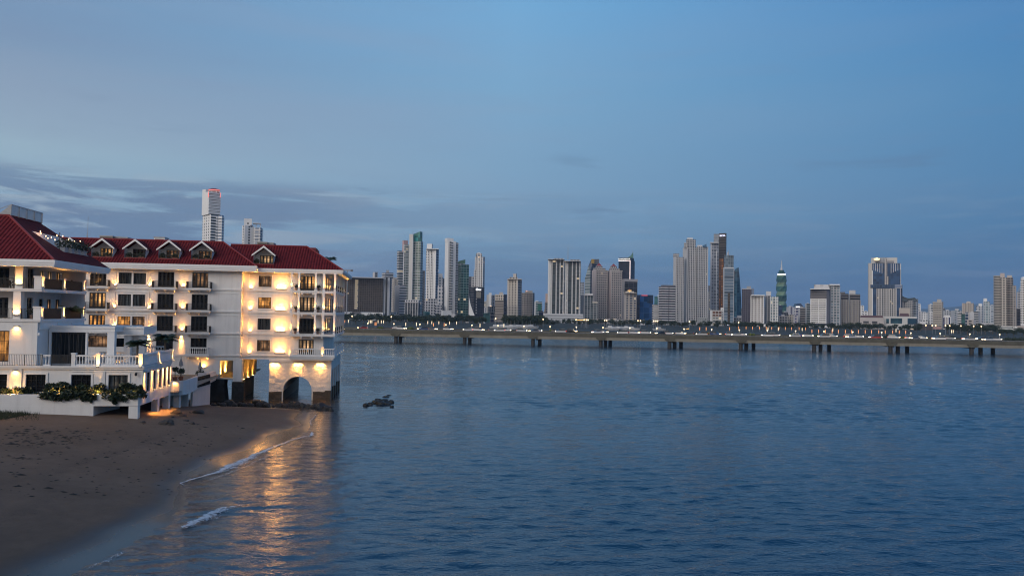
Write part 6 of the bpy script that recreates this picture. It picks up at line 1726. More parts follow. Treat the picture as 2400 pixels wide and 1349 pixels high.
o = blk(T, 'crown_light', 488.5, 515, 445.6, 447.2, 798, RED, RED); blk(T, 'crown_roof', 488, 516, 441.5, 445.4, 799, REDR, None, taper=0.8)
o = blk(T, 'crown_light', 487.5, 489.2, 450, 462, 790, RED, RED); o = blk(T, 'crown_light', 515.6, 517, 452, 463, 790, RED, RED)
T = tower('shorter white tower above the hotel roof with a round blue emblem', 590, 760)
a = blk(T, 'shaft', 565, 592.5, 529, None, 760, facade(W_, GG, 14.0 * 760 / FOC, 4.4 * 760 / FOC, 0.2, 0.6, 0), None, 'L', 0.2)
e = MB(); A, B, H = a['_dims']; e.tube([(A * 0.22, -B / 2 - 0.25, H - 0.2), (A * 0.22, -B / 2 - 0.02, H - 0.2)], 1.15, 16); o = e.build('emblem', pmat('blue_emblem', (0.04, 0.08, 0.16), 0.5, 0.1), None, (0, 0, 0)); o.parent = T; o.matrix_basis = LM[a.name]
blk(T, 'penthouse', 572, 590.5, 513, 531, 761, grid(W_, GG, 760, 12, 9, 0.2, 0.3, 0), None)
a = blk(T, 'balcony_side', 592.5, 613, 534, None, 762, facade(LG, BLUEG, 8 * 760 / FOC, 4.4 * 760 / FOC, 0.75, 0.8, 0.03), None, 'R', 0.3); bands(T, a, 4.4 * 760 / FOC, WHT, 0.9, 0.25, 'FR')
blk(T, 'roof_frame', 592.5, 611, 523, 525, 763, LGR); blk(T, 'roof_frame', 609.5, 611, 525.1, 534, 763, LGR); blk(T, 'roof_frame', 600, 601.2, 525.1, 534, 763, LGR)

# ---- skyline from left to right
Y = 1000
T = tower('wide dark brown hotel block with one lit stair column and a white arcaded base', 852, Y, 'hotel')
a = blk(T, 'shaft', 804, 897.5, 652.5, 731, Y, facade(BRN, (0.035, 0.03, 0.028), 1.8, 1.5, 0.7, 0.75, 0.002), grid(LG, GG, Y), None, depth=0.25)
blk(T, 'roof_edge', 803, 898.5, 650.5, 652.4, Y - 1, LGR)
blk(T, 'end_wall', 897.6, 917, 650.8, 748, Y + 2, facade((0.34, 0.37, 0.42), GG, 6.4, 90, 0.28, 1.0, 0), None, 'R', 0.2)
LITS = facade(BRN, (0.4, 0.3, 0.2), 30, 2.65, 1.0, 0.55, 0.0)
st = slab_on(a, 'stair_column', 0.285, 0.385, 0.08, 0.985, 0.35, DGR)
m = MB(); A, B, H = a['_dims']
for k in range(15): m.box(-A / 2 + A * 0.295, -A / 2 + A * (0.375 if k % 3 else 0.36), -B / 2 - 0.42, -B / 2 - 0.36, H * (0.10 + k * 0.0585), H * (0.10 + k * 0.0585 + 0.024))
o = m.build('stair_lights', emat('stair_glow', (1.0, 0.78, 0.48), 0.55), None, (0, 0, 0)); o.parent = T; o.matrix_basis = LM[a.name]
slab_on(a, 'service_strip', 0.0, 0.05, 0, 1, 0.3, pmat('rust_panel', (0.17, 0.08, 0.07), 0.8, 0.1))
blk(T, 'base', 796, 897.5, 731.2, 750, Y - 3, facade(W_, (0.2, 0.18, 0.15), 2.2, 30, 0.5, 0.42, 0.0), None, depth=0.25)
slab_on(a, 'porch', 0.24, 0.45, -0.06, 0.0, 4.5, DGR, -2)
T = tower('small grey tower top peeping over the brown block', 879, 1500); blk(T, 'shaft', 872.5, 884, 637.5, None, 1500, grid(MG, GG, 1500), LGR, 'L', 0.4)
T = tower('round balconied tower top behind the right end of the brown block', 908, 1400)
a = blk(T, 'shaft', 895, 920.5, 639, None, 1400, facade(DG, GG, 6, 3.4, 0.8, 0.7, 0), None, 'L', 0.3); bands(T, a, 4.2 * 1400 / FOC, LGR, 1.4, 0.42, 'FLR'); blk(T, 'penthouse', 905, 912, 633, 639, 1402, MGR)
T = tower('thin grey tower crane standing behind the hotel porch', 811, 900, 'crane', 'tower_crane', None)
mast(T, 811.5, 760, 632, 900, 1.0, MGR); m = MB(); A = at_y(806, 636, 900); B = at_y(827, 633.5, 900); m.box(A.x, B.x, -0.6, 0.6, -0.6, 0.6); o = m.build('jib', MGR, None, (0, 0, 0)); o.parent = T; o.location = Vector((0, A.y, B.z)) - Vector((0, T.location.y, T.location.z)) - Vector((T.location.x, 0, 0))
m = MB(); m.box(at_y(822, 634, 900).x, B.x, -0.9, 0.9, -1.2, 0.9); o = m.build('counterweight', DGR, None, (0, 0, 0)); o.parent = T; o.location = Vector((-T.location.x, 0, B.z - T.location.z))
Y = 1250
T = tower('slender pale tower with small windows left of the green crested tower', 924, 1150); a = blk(T, 'shaft', 917.5, 932, 654, None, 1150, grid(BEI, GG, 1150, 4, 3.4, 0.4, 0.5), None, 'L', 0.3); blk(T, 'penthouse', 921, 930, 650, 654, 1152, MGR)
T = tower('grey office with dark banded right half below the green crested tower', 937, 1050); a = blk(T, 'shaft', 924.5, 951, 668, None, 1050, facade(MG, GG, 500, 4.2 * 1050 / FOC, 1.0, 0.6, 0.01), pmat('office_grey', (0.27, 0.275, 0.30), 0.7, 0.08, 0.05), 'L', 0.42); bands(T, a, 4.2 * 1050 / FOC, LGR, 0.5, 0.35, 'F')
T = tower('low blue grey block at the foot of the grey office', 922, 960, 'building'); blk(T, 'shaft', 911, 933, 731, None, 960, gls((0.10, 0.14, 0.19), 960, 6, 5, 0.15, MG), None, 'L', 0.3); blk(T, 'annex', 932, 940, 738, None, 955, grid(MG, GG, 955), None)
T = tower('dark finned block with a pale capped top below the green crested tower', 967, 980); a = blk(T, 'shaft', 949.5, 984, 709, None, 980, facade((0.09, 0.095, 0.11), GG, 2, 3, 0.7, 0.8, 0.005), None, 'R', 0.12); fins(a, 5, LGR, 0.6, 0.8, (0, 1)); blk(T, 'cap', 949, 985, 702.5, 709, 979, grid(LG, GG, 980, 4.4, 5, 0.5, 0.5), None, 'R', 0.12)
T = tower('green crested glass tower, tallest of the left cluster, with a slanted top', 965, Y)
g1 = gls((0.10, 0.14, 0.13), Y, 4.5, 4.0, 0.22, (0.42, 0.44, 0.42), 0.01)
a = blk(T, 'left_wing', 929.5, 945.5, 588, None, Y + 30, facade((0.33, 0.36, 0.37), GG, 400, 4.2 * Y / FOC, 1.0, 0.6, 0.01), None, 'L', 0.25); bands(T, a, 4.2 * Y / FOC, LGR, 0.6, 0.35, 'FL')
a = blk(T, 'shaft', 944, 960, 573, None, Y + 10, g1, LGR, 'L', 0.12); bands(T, a, 4.2 * Y / FOC, LGR, 0.6, 0.3, 'F')
blk(T, 'penthouse', 943, 956, 563.5, 590, Y + 22, pmat('pink_plaster', (0.48, 0.33, 0.32), 0.8, 0.05, 0.05), None, 'L', 0.25)
blk(T, 'core', 957.5, 967.5, 548.5, None, Y - 8, pmat('pale_core', (0.52, 0.52, 0.50), 0.7, 0.05, 0.04), None, 'R', 0.1)
a = blk(T, 'shaft', 967.4, 990, 566, None, Y, gls((0.11, 0.16, 0.13), Y, 4.5, 4.0, 0.24, (0.44, 0.46, 0.43), 0.02), g1, 'R', 0.25); bands(T, a, 4.2 * Y / FOC, LGR, 0.7, 0.28, 'FR', end=0.62)
c = blk(T, 'crest', 967.4, 990, 553, 566, Y, gls((0.035, 0.20, 0.19), Y, 6, 6, 0.06, TEAL, 0), gls((0.14, 0.24, 0.13), Y, 6, 6, 0.06, TEAL, 0), 'R', 0.25)
A, B, H = c['_dims']; m = MB(); dz_ = 10 * Y / FOC; m.add([(-A / 2, -B / 2, H), (A / 2, -B / 2, H), (A / 2, B / 2, H), (-A / 2, B / 2, H), (-A / 2, -B / 2, H + dz_ * 0.35), (A / 2, -B / 2, H + dz_), (A / 2, B / 2, H + dz_), (-A / 2, B / 2, H + dz_ * 0.35)], [(0, 1, 5, 4), (1, 2, 6, 5), (2, 3, 7, 6), (3, 0, 4, 7), (4, 5, 6, 7)]); o = m.build('slanted_crest', gls((0.06, 0.20, 0.16), Y, 6, 6, 0.06, TEAL, 0), None, (0, 0, 0)); o.parent = T; o.matrix_basis = LM[c.name]
mast(T, 968, 549, 541, Y, 0.4)
T = tower('narrow dark block just right of the green crested tower', 993, 1500); blk(T, 'shaft', 987, 995.5, 634, None, 1500, gls(GG, 1500, 4, 4, 0.2, DG), None)
Y = 1150
T = tower('white gridded tower with a boxy white penthouse, right of the green crested tower', 1010, Y)
a = blk(T, 'shaft', 997.5, 1027, 584.5, None, Y, grid(W_, (0.03, 0.035, 0.05), Y, 4.6, 4.3, 0.55, 0.6), grid((0.22, 0.26, 0.34), GG, Y, 5, 4.3, 0.8, 0.6), 'R', 0.2)
fins(a, 3, WHT, 0.9, 0.9, (0, 1), (0.32, 0.78)); slab_on(a, 'blank_bay', 0.72, 0.99, 0, 1, 0.6, WHT); blk(T, 'penthouse', 1000.5, 1015, 571.5, 584.5, Y - 2, WHT, None, 'R', 0.2); blk(T, 'roof_edge', 999, 1028, 583, 584.6, Y - 4, WHT)
blk(T, 'lower_wing', 994.5, 1036, 700, None, Y - 12, grid((0.42, 0.44, 0.48), (0.02, 0.025, 0.04), Y, 4.6, 4.3, 0.6, 0.65), None, 'R', 0.15)
T = tower('glazed block wedged between the white gridded tower and the white slab tower', 1031, 1300); blk(T, 'shaft', 1024.5, 1037, 647, None, 1300, gls((0.10, 0.14, 0.19), 1300, 5, 4, 0.3, LG), None); blk(T, 'penthouse', 1026, 1037, 641, 647, 1302, LGR); blk(T, 'side_slab', 1036.5, 1041, 652, None, 1304, DGR)
T = tower('pattern fronted mid rise below the white gridded tower', 1033, 1100); blk(T, 'shaft', 1025, 1038, 669, None, 1100, facade(LG, (0.07, 0.09, 0.13), 3.0, 3.4, 0.6, 0.62, 0.01), None, 'R', 0.2); blk(T, 'wing', 1019, 1036, 713, None, 1095, grid(LG, (0.03, 0.04, 0.07), 1095, 5, 4.2, 0.7, 0.62), None)
T = tower('small teal glazed block at the foot of the white gridded tower', 1000, 950, 'building'); blk(T, 'shaft', 992, 1007.5, 730, None, 950, gls((0.03, 0.10, 0.12), 950, 7, 7, 0.05, TEAL, 0), None, 'L', 0.3)
Y = 1100
T = tower('tall plain white slab tower with a narrow window strip', 1056, Y)
a = blk(T, 'shaft', 1041.5, 1067, 565.5, None, Y, facade(W_, GG, 5.0, 4.1 * Y / FOC, 0.5, 0.35, 0), WHT, 'L', 0.30); slab_on(a, 'blank_bay', 0.0, 0.22, 0, 1, 0.25, WHT); slab_on(a, 'blank_bay', 0.7, 1.0, 0, 1, 0.25, WHT)
a2 = blk(T, 'window_strip', 1052.5, 1056.5, 566, None, Y - 10, facade((0.4, 0.4, 0.4), GG, 3, 4.1 * Y / FOC, 0.8, 0.55, 0.01), None)
blk(T, 'top', 1042.5, 1063, 558.5, 566, Y, WHT, None, 'L', 0.3); a = blk(T, 'balcony_side', 1066.5, 1072.3, 568.5, None, Y + 8, facade(MG, GG, 20, 4.1 * Y / FOC, 1.0, 0.6, 0), None); bands(T, a, 4.1 * Y / FOC, LGR, 0.8, 0.4, 'FR')
blk(T, 'podium', 1034, 1058.5, 727.5, 739, Y - 20, WHT, None, 'L', 0.2); blk(T, 'podium_base', 1034, 1058, 739.2, None, Y - 18, grid(MG, GG, Y, 8, 4, 0.8, 0.5), None, 'L', 0.2); blk(T, 'plinth_tower', 1058, 1067, 735, None, Y - 25, LGR)
T = tower('dark green glass tower with a slanted green crest', 1084, Y); a = blk(T, 'shaft', 1071, 1098, 620, None, Y + 15, gls((0.022, 0.075, 0.065), Y, 5, 4.1, 0.16, (0.20, 0.28, 0.26), 0.02), gls((0.03, 0.10, 0.085), Y, 5, 4.1, 0.16, (0.2, 0.28, 0.26), 0.01), 'L', 0.36)
bands(T, a, 8.2 * Y / FOC, pmat('green_spandrel', (0.18, 0.26, 0.24), 0.5, 0.1), 0.3, 0.12, 'F', 'spandrels')
blk(T, 'roof_frame', 1072, 1090, 617.5, 621, Y + 14, grid(LG, TEAL, Y, 2.2, 8, 0.6, 0.8, 0), None, 'L', 0.36)
c = blk(T, 'crest', 1073, 1090.5, 614, 617.5, Y + 20, pmat('green_glass_panel', (0.03, 0.16, 0.10), 0.15, 0.1), None); A, B, H = c['_dims']; m = MB(); m.extrude([(-A / 2, 0, H), (A / 2, 0, H), (A / 2, 0, H + 6.5 * Y / FOC), (-A / 2, 0, H + 1.8 * Y / FOC)], (0, 2, 0)); o = m.build('slanted_crest', MATS['green_glass_panel'], None, (0, 0, 0)); o.parent = T; o.matrix_basis = LM[c.name]
T = tower('plain dark block behind the green glass tower', 1101, 1500); blk(T, 'shaft', 1097.5, 1105, 648, None, 1500, gls(GG, 1500, 4, 4, 0.2, DG), None)
Y = 1300
T = tower('stepped white tower with an ornate crown behind the black office', 1122, Y)
st_ = grid((0.56, 0.55, 0.54), (0.05, 0.055, 0.065), Y, 4.2, 3.8, 0.55, 0.62, 0.02)
for (x0, x1, yt) in ((1113, 1135.5, 602), (1109.5, 1116, 632), (1104.5, 1112, 648)): 
    a = blk(T, 'shaft', x0, x1, yt, None, Y, st_, None, 'R' if x1 > 1130 else None, 0.2)
    if x1 > 1130: fins(a, 4, WHT, 0.8, 1.0)
blk(T, 'penthouse', 1116, 1129.5, 594, 602, Y, st_, None); blk(T, 'roof_cap', 1119, 1126, 592, 594, Y, WHT)
a2 = blk(T, 'roof_light', 1121, 1124, 601, 603, Y - 25, emat('roof_warm_glow', (1.0, 0.7, 0.45), 1.2), None)
Y = 1080
T = tower('black glass office with a white lit sign below the ornate crown', 1117, Y); a = blk(T, 'shaft', 1098.5, 1134.5, 672.5, None, Y, gls((0.016, 0.017, 0.022), Y, 4, 4, 0.1, (0.06, 0.06, 0.065), 0.004), gls((0.013, 0.014, 0.019), Y, 4, 4, 0.1, DG), 'L', 0.35)
slab_on(a, 'pale_panel', 0.20, 0.66, 0.68, 0.86, 0.4, pmat('tan_panel', (0.30, 0.27, 0.22), 0.7, 0.08)); slab_on(a, 'balcony_strip', 0.18, 0.25, 0.18, 0.66, 0.5, facade(LG, GG, 9, 4.4 * Y / FOC, 1.0, 0.6, 0))
lettering(a, 'bac', -0.02, 0.925, 4.4, (1, 1, 1), 1.5); A, B, H = a['_dims']; m = MB(); m.tube([(-A * 0.25, -B / 2 - 0.7, H * 0.925), (-A * 0.25, -B / 2 - 0.3, H * 0.925)], 1.7, 14); o = m.build('sign_disc', emat('sign_glow_white', (1, 1, 1), 1.5), None, (0, 0, 0)); o.parent = T; o.matrix_basis = LM[a.name]
T = tower('pointed white sail shaped structure in front of the black office', 1105, 900, 'monument', 'sail_monument', None)
def sail(px0, px1, yt, yb, nm, flip=False, Y=900):
    A0, A1, AT = at_y(px0, yb, Y), at_y(px1, yb, Y), at_y(px0, yt, Y); pts = [A0]; n = 10
    for k in range(n + 1):
        f = k / n; x = A1.x + (A0.x - A1.x) * (1 - (1 - f) ** 1.7); pts.append(Vector((x if f < 1 else A0.x, A0.y, A1.z + (AT.z - A1.z) * f)))
    m = MB(); m.extrude([p - T.location for p in pts], (0, 2.5, 0)); o = m.build(nm, WHT, None, (0, 0, 0)); o.parent = T
sail(1098.5, 1112.5, 690, 739, 'sail'); sail(1113.5, 1126, 744, 757, 'sail'); sail(1133, 1150, 751, 763, 'sail')
m = MB(); A0 = at_y(1089, 755, 900) - T.location; A1 = at_y(1099, 755, 900) - T.location; m.extrude([A0, A0 + Vector((1.2, 0, 2.0)), A1, A1 - Vector((0, 0, 1.5))], (0, 2, 0)); o = m.build('wing', WHT, None, (0, 0, 0)); o.parent = T
T = tower('low teal glass block right of the white sail', 1147, 950, 'building'); blk(T, 'shaft', 1133, 1148, 733, None, 950, gls((0.04, 0.09, 0.09), 950, 8, 5, 0.1, TEAL, 0.03), None, 'L', 0.2); blk(T, 'wing', 1148, 1159, 733, None, 952, gls(NAVY, 950, 6, 6, 0.1, DG, 0), None)
T = tower('slim white tower with a taller stair core, right of the black office', 1150, 1300); a = blk(T, 'shaft', 1140, 1151.5, 690, None, 1300, pmat('cream_wall', (0.58, 0.56, 0.52), 0.7, 0.05, 0.05), None, 'L', 0.3); blk(T, 'core', 1145, 1151.5, 686, None, 1295, WHT); blk(T, 'flank', 1151.5, 1161, 691, None, 1305, grid((0.33, 0.36, 0.42), GG, 1300, 3, 5, 0.4, 0.7), None)
T = tower('grey striped mid rise below the slim white tower', 1150, 1120); blk(T, 'shaft', 1142.5, 1160, 718, None, 1120, facade(MG, GG, 2.6, 3.0, 0.5, 0.8, 0.02), None, 'L', 0.3); blk(T, 'roof_light', 1148, 1152, 716, 718, 1118, emat('roof_warm_glow', (1, .7, .45), 1.2))
T = tower('brown banded office with a pale grilled crown', 1173, 1020); a = blk(T, 'shaft', 1160, 1188, 704, None, 1020, facade((0.16, 0.145, 0.135), (0.02, 0.02, 0.022), 600, 4.1 * 1020 / FOC, 1.0, 0.6, 0.006), gls((0.03, 0.032, 0.045), 1020, 4, 4.1, 0.15, DG), 'R', 0.27); bands(T, a, 4.1 * 1020 / FOC, pmat('taupe_band', (0.27, 0.24, 0.22), 0.7, 0.06), 0.5, 0.4, 'F')
blk(T, 'crown', 1160, 1188, 689.5, 704, 1021, grid(BEI, (0.03, 0.03, 0.03), 1020, 4.0, 4.6, 0.55, 0.6, 0), gls((0.03, 0.032, 0.045), 1020, 4, 4.1, 0.15, DG), 'R', 0.27); blk(T, 'penthouse', 1170.5, 1179, 684.5, 690, 1022, BEG)
Y = 1080
T = tower('beige stepped residential tower standing alone left of the twin white edged towers', 1206, Y); bf = grid(BEI, (0.07, 0.065, 0.06), Y, 4.6, 4.1, 0.5, 0.5, 0.006)
a = blk(T, 'shaft', 1190.5, 1222.5, 655, None, Y, bf, grid((0.38, 0.36, 0.34), (0.04, 0.045, 0.06), Y, 5, 4.1, 0.6, 0.55), 'R', 0.32); fins(a, 3, BEG, 2.2, 0.7, (0, 1), (0.02, 0.98), 'bays'); blk(T, 'shoulder', 1194.5, 1213, 649.5, 655, Y + 4, bf, None); blk(T, 'penthouse', 1203, 1211.5, 641.5, 650, Y + 6, BEG, None, 'R', 0.25); blk(T, 'roof_edge', 1189.5, 1223, 653.6, 655.4, Y - 4, BEG)
blk(T, 'lower_bay', 1188, 1214, 716, None, Y - 14, bf, None)
T = tower('grey brown gridded tower with a lit rooftop beside the beige stepped tower', 1238, 1120); a = blk(T, 'shaft', 1222.5, 1252.5, 686, None, 1120, grid((0.27, 0.245, 0.235), (0.02, 0.02, 0.025), 1120, 4.2, 3.6, 0.65, 0.6, 0.006), None, 'R', 0.14); fins(a, 4, pmat('taupe_pier', (0.36, 0.33, 0.31), 0.7, 0.06), 0.6, 0.8); bands(T, a, 3.6 * 1120 / FOC, pmat('taupe_pier', (0.36, 0.33, 0.31), 0.7, 0.06), 0.35, 0.3, 'F'); blk(T, 'penthouse', 1230.5, 1248, 681, 686, 1122, BEG); blk(T, 'roof_light', 1233, 1236, 680.5, 682.5, 1115, emat('roof_pink_glow', (1.0, 0.5, 0.4), 1.0))
T = tower('white tower with a green glazed front right of the grey brown tower', 1261, 1200); a = blk(T, 'shaft', 1251.5, 1270.5, 707, None, 1200, facade(LG, (0.07, 0.13, 0.11), 400, 3.7 * 1200 / FOC, 1, 0.55, 0.01), WHT, 'L', 0.2); slab_on(a, 'green_panel', 0.3, 0.85, 0.55, 0.85, 0.4, pmat('green_panel', (0.06, 0.20, 0.14), 0.4, 0.1)); blk(T, 'penthouse', 1255, 1262, 704.5, 707, 1203, WHT)
T = tower('small dark glass cube below the green fronted tower', 1268, 980, 'building'); blk(T, 'shaft', 1263, 1272.5, 728, None, 980, gls(NAVY, 980, 9, 9, 0.08, DG, 0), None)
T = tower('narrow pink plastered tower left of the twin white edged towers', 1281, 1400); blk(T, 'shaft', 1278, 1286, 688, None, 1400, pmat('pink_tower', (0.50, 0.36, 0.30), 0.8, 0.05, 0.05), None); blk(T, 'lower_block', 1276.5, 1286, 708, None, 1395, grid((0.2, 0.17, 0.16), GG, 1400, 4, 4), None)
Y = 1050
for (xa, xb, xc, yt, yp, lb) in ((1284, 1291.2, 1322.3, 609, 605.3, 'left of the twin dark balcony towers with a broad white edge'), (1322.6, 1328, 1360.5, 613, 608.5, 'right of the twin dark balcony towers with a narrow white edge')):
    T = tower(lb, (xa + xc) / 2, Y, group='twin towers on the white podium')
    a = blk(T, 'shaft', xb, xc, yt, 736, Y, facade((0.06, 0.065, 0.07), (0.035, 0.05, 0.055), 3.4, 2.2, 0.75, 0.7, 0.02), None, None, depth=0.7)
    A, B, H = a['_dims']; fh = 3.2 * Y / FOC
    for q in (0.06, 0.40, 0.68, 0.93):               # four stacks of balconies
        m = MB(); z = 0.3; x0 = -A / 2 + A * q - 0.8; yb, ys, yf = -B / 2 - 0.02, -B / 2 - 0.08, -B / 2 - 1.0
        prof = [(x0, yb, z)]
        while z < H - 0.8:
            prof += [(x0, yf, z), (x0, yf, z + fh * 0.36), (x0, ys, z + fh * 0.36), (x0, ys, z + fh)]; z += fh
        prof.append((x0, yb, z)); m.extrude(prof, (1.6, 0, 0))
        o = m.build('balcony_bands', LGR, None, (0, 0, 0)); o.parent = T; o.matrix_basis = LM[a.name]
    blk(T, 'white_edge', xa, xb, yt - 0.5, 738, Y - 4, WHT, None, 'L', 0.35); blk(T, 'penthouse', xa + 14, xc - 2, yp, yt, Y + 5, grid(MG, GG, Y, 5, 3), None)
    blk(T, 'roof_edge', xa, xc, yt - 1.2, yt - 0.1, Y - 6, LGR)
    if xa > 1300: mast(T, 1331, 608, 577, Y, 0.5)
T = tower('broad white podium with parking bands under the twin dark towers', 1322, Y - 25, 'building'); a = blk(T, 'shaft', 1274.5, 1367, 735.5, None, Y - 25, facade(LG, (0.10, 0.12, 0.13), 60, 4.0 * Y / FOC, 1.0, 0.5, 0), None, 'L', 0.04); bands(T, a, 4.0 * Y / FOC, WHT, 0.6, 0.5, 'FL')
Y = 1300
T = tower('narrow grey tower between the twin dark towers and the red pyramid pair', 1365, Y); blk(T, 'shaft', 1358, 1369.5, 661, None, Y, grid((0.42, 0.44, 0.47), GG, Y, 3.5, 4, 0.5, 0.5), None, 'L', 0.4)
T = tower('dark glass block with a white flank and pale cap, left of the red pyramid pair', 1374, 1060); a = blk(T, 'shaft', 1361, 1389.5, 692, None, 1060, gls((0.05, 0.075, 0.08), 1060, 5, 3.6, 0.15, MG, 0.012), pmat('grey_white_wall', (0.5, 0.5, 0.52), 0.7, 0.05, 0.05), 'L', 0.3); blk(T, 'cap', 1370, 1389.5, 688, 692, 1056, LGR, None); fins(a, 3, LGR, 0.5, 0.5)
blk(T, 'annex', 1389, 1401, 710, None, 1058, gls((0.05, 0.07, 0.075), 1060, 5, 3.6, 0.2, MG), None); blk(T, 'annex_cap', 1388.5, 1401.5, 706.5, 710, 1057, BEG)
Y = 1350
T = tower('faceted glass tower with a dark gold hat behind the left red pyramid', 1385, Y)
p_ = lambda px, py, dy=0: at_y(px, py, Y + dy) - T.location
GLW = gls((0.20, 0.23, 0.21), Y, 30, 4.5, 0.2, (0.42, 0.44, 0.42), 0)
m = MB(); b0 = -T.location.z * 0
bz = lambda v: Vector((v.x, v.y, 0.0))
L1, L2, L3, L4 = p_(1371, 652, 10), p_(1379, 624, 5), p_(1384, 634, -10), p_(1383, 690, -12)
R1, R2 = p_(1404, 608, 15), p_(1405, 690, 15)
m.poly(bz(L1), bz(L4), L4, L3, L2, L1); o = m.build('left_facet', GLW, None, (0, 0, 0)); o.parent = T
m = MB(); m.poly(bz(L4), bz(R2), R2, R1, p_(1390, 612, -4), L3, L4); m.poly(bz(L1), L1, L2, p_(1386, 607, 20), p_(1404, 607, 30), bz(p_(1404, 607, 30)));  o = m.build('right_facet', gls((0.03, 0.033, 0.045), Y, 4, 4.5, 0.1, DG, 0), None, (0, 0, 0)); o.parent = T
m = MB(); m.extrude([p_(1379, 627, 4), p_(1382, 638, -6), p_(1390, 620, -6), p_(1386, 612, 2)], (0, 12, 0)); o = m.build('hat', DGR, None, (0, 0, 0)); o.parent = T
blk(T, 'hat', 1386, 1403.5, 608, 619, Y, DGR, None, 'L', 0.2); blk(T, 'gold_block', 1386, 1393, 607, 617, Y - 8, pmat('gold_panel', (0.42, 0.27, 0.05), 0.5, 0.08), None, 'L', 0.3)
Y = 1120
for (x0, x1, yt, ap, apx, lb) in ((1386.5, 1424, 633, 615.5, 1404, 'left of the two beige towers with red pyramid roofs'), (1423.5, 1457.5, 634, 617.5, 1438, 'right of the two beige towers with red pyramid roofs')):
    T = tower(lb, (x0 + x1) / 2, Y, group='twin towers with red pyramid roofs')
    mt_ = grid((0.47, 0.42, 0.39), (0.035, 0.04, 0.045), Y, 3.6, 3.7, 0.58, 0.5, 0.006)
    a = blk(T, 'shaft', x0, x1, yt, None, Y, mt_, pmat('rosy_wall', (0.44, 0.38, 0.37), 0.75, 0.05, 0.05), 'L', 0.26); A, B, H = a['_dims']
    bands(T, a, 3.7 * Y / FOC, pmat('rosy_band', (0.48, 0.43, 0.40), 0.75, 0.05, 0.05), 0.7, 0.38, 'F', x=(0.3, 0.78))
    slab_on(a, 'cornice', -0.02, 1.02, 0.985, 1.0, 0.8, BEG)
    blk(T, 'shoulder', x0 + 4, x1 - 5, yt - 5, yt, Y + 3, mt_, None, 'L', 0.26); c = blk(T, 'lantern', apx - 8, apx + 8, yt - 10, yt - 5, Y + 6, mt_, None, 'L', 0.26)
    A, B, H = c['_dims']; m = MB(); hp = (yt - 10 - ap) * Y / FOC; m.add([(-A * .42, -B * .42, H), (A * .42, -B * .42, H), (A * .42, B * .42, H), (-A * .42, B * .42, H), (0, 0, H + hp)], [(0, 1, 4), (1, 2, 4), (2, 3, 4), (3, 0, 4)]); o = m.build('pyramid_roof', REDR, None, (0, 0, 0)); o.parent = T; o.matrix_basis = LM[c.name]
T = tower('low pinkish podium under the two red pyramid towers', 1430, 1040, 'building'); blk(T, 'shaft', 1399, 1459, 746, None, 1040, grid((0.40, 0.34, 0.33), (0.12, 0.12, 0.12), 1040, 6, 5, 0.6, 0.4), None, 'L', 0.1); blk(T, 'wing', 1420, 1459, 748, None, 1030, facade((0.38, 0.37, 0.37), (0.16, 0.17, 0.17), 5, 60, 0.4, 0.7, 0), None)
Y = 1350
T = tower('navy glass tower outlined in white light with a lit name sign and a green fin', 1468, Y)
a = blk(T, 'shaft', 1449, 1487, 611, None, Y, gls((0.010, 0.013, 0.026), Y, 5, 4, 0.06, NAVY, 0.003), gls((0.016, 0.024, 0.045), Y, 5, 4, 0.1, NAVY, 0), 'R', 0.27)
c = blk(T, 'sign_box', 1450.5, 1486, 604.5, 611, Y, gls((0.010, 0.013, 0.026), Y, 9, 9, 0.02, NAVY, 0), None, 'R', 0.27)
lettering(c, 'TOWERBANK', -0.02, 0.48, 3.6, (1, 0.97, 0.9), 1.1, 0.4)
NEON = emat('white_outline_glow', (1.0, 0.80, 0.78), 2.0)
A, B, H = a['_dims']; m = MB(); m.box(-A / 2, A / 2, -B / 2 - 0.5, -B / 2 - 0.1, H - 0.9, H - 0.1); m.box(A / 2 - 0.9, A / 2 - 0.1, -B / 2 - 0.5, -B / 2 - 0.1, H * 0.4, H - 0.91)
o = m.build('light_outline', NEON, None, (0, 0, 0)); o.parent = T; o.matrix_basis = LM[a.name]
m = MB(); m.extrude([(-A * 0.22, -B / 2 - 0.5, H * 0.66), (-A * 0.22 + 0.9, -B / 2 - 0.5, H * 0.66), (A * 0.2 + 0.9, -B / 2 - 0.5, H * 0.50), (A * 0.2, -B / 2 - 0.5, H * 0.50)], (0, 0.4, 0)); o = m.build('light_outline', NEON, None, (0, 0, 0)); o.parent = T; o.matrix_basis = LM[a.name]
c2 = blk(T, 'fin_base', 1471, 1484, 603, 605, Y + 8, pmat('green_fin', (0.06, 0.17, 0.14), 0.3, 0.1)); A, B, H = c2['_dims']; m = MB(); hh = 13.5 * Y / FOC
m.extrude([(-A / 2, 0, H)] + [(-A / 2 + A * k / 8, 0, H + hh * (0.22 * k / 8 + 0.78 * (k / 8) ** 2.2)) for k in range(1, 9)] + [(A / 2, 0, H)], (0, 2, 0)); o = m.build('green_fin', MATS['green_fin'], None, (0, 0, 0)); o.parent = T; o.matrix_basis = LM[c2.name]; mast(T, 1483, 591, 587, Y, 0.3)
Y = 1180
T = tower('grey framed block with a black glass face below the navy sign tower', 1475, Y); a = blk(T, 'shaft', 1457, 1493.5, 654, None, Y, gls((0.014, 0.016, 0.022), Y, 8, 8, 0.04, DG, 0.004), pmat('grey_brown_wall', (0.34, 0.31, 0.30), 0.7, 0.05, 0.05), 'L', 0.18); slab_on(a, 'top_band', -0.01, 1.01, 0.94, 1.0, 0.6, pmat('grey_brown_band', (0.38, 0.36, 0.36), 0.7, 0.05, 0.05))
Y = 1050
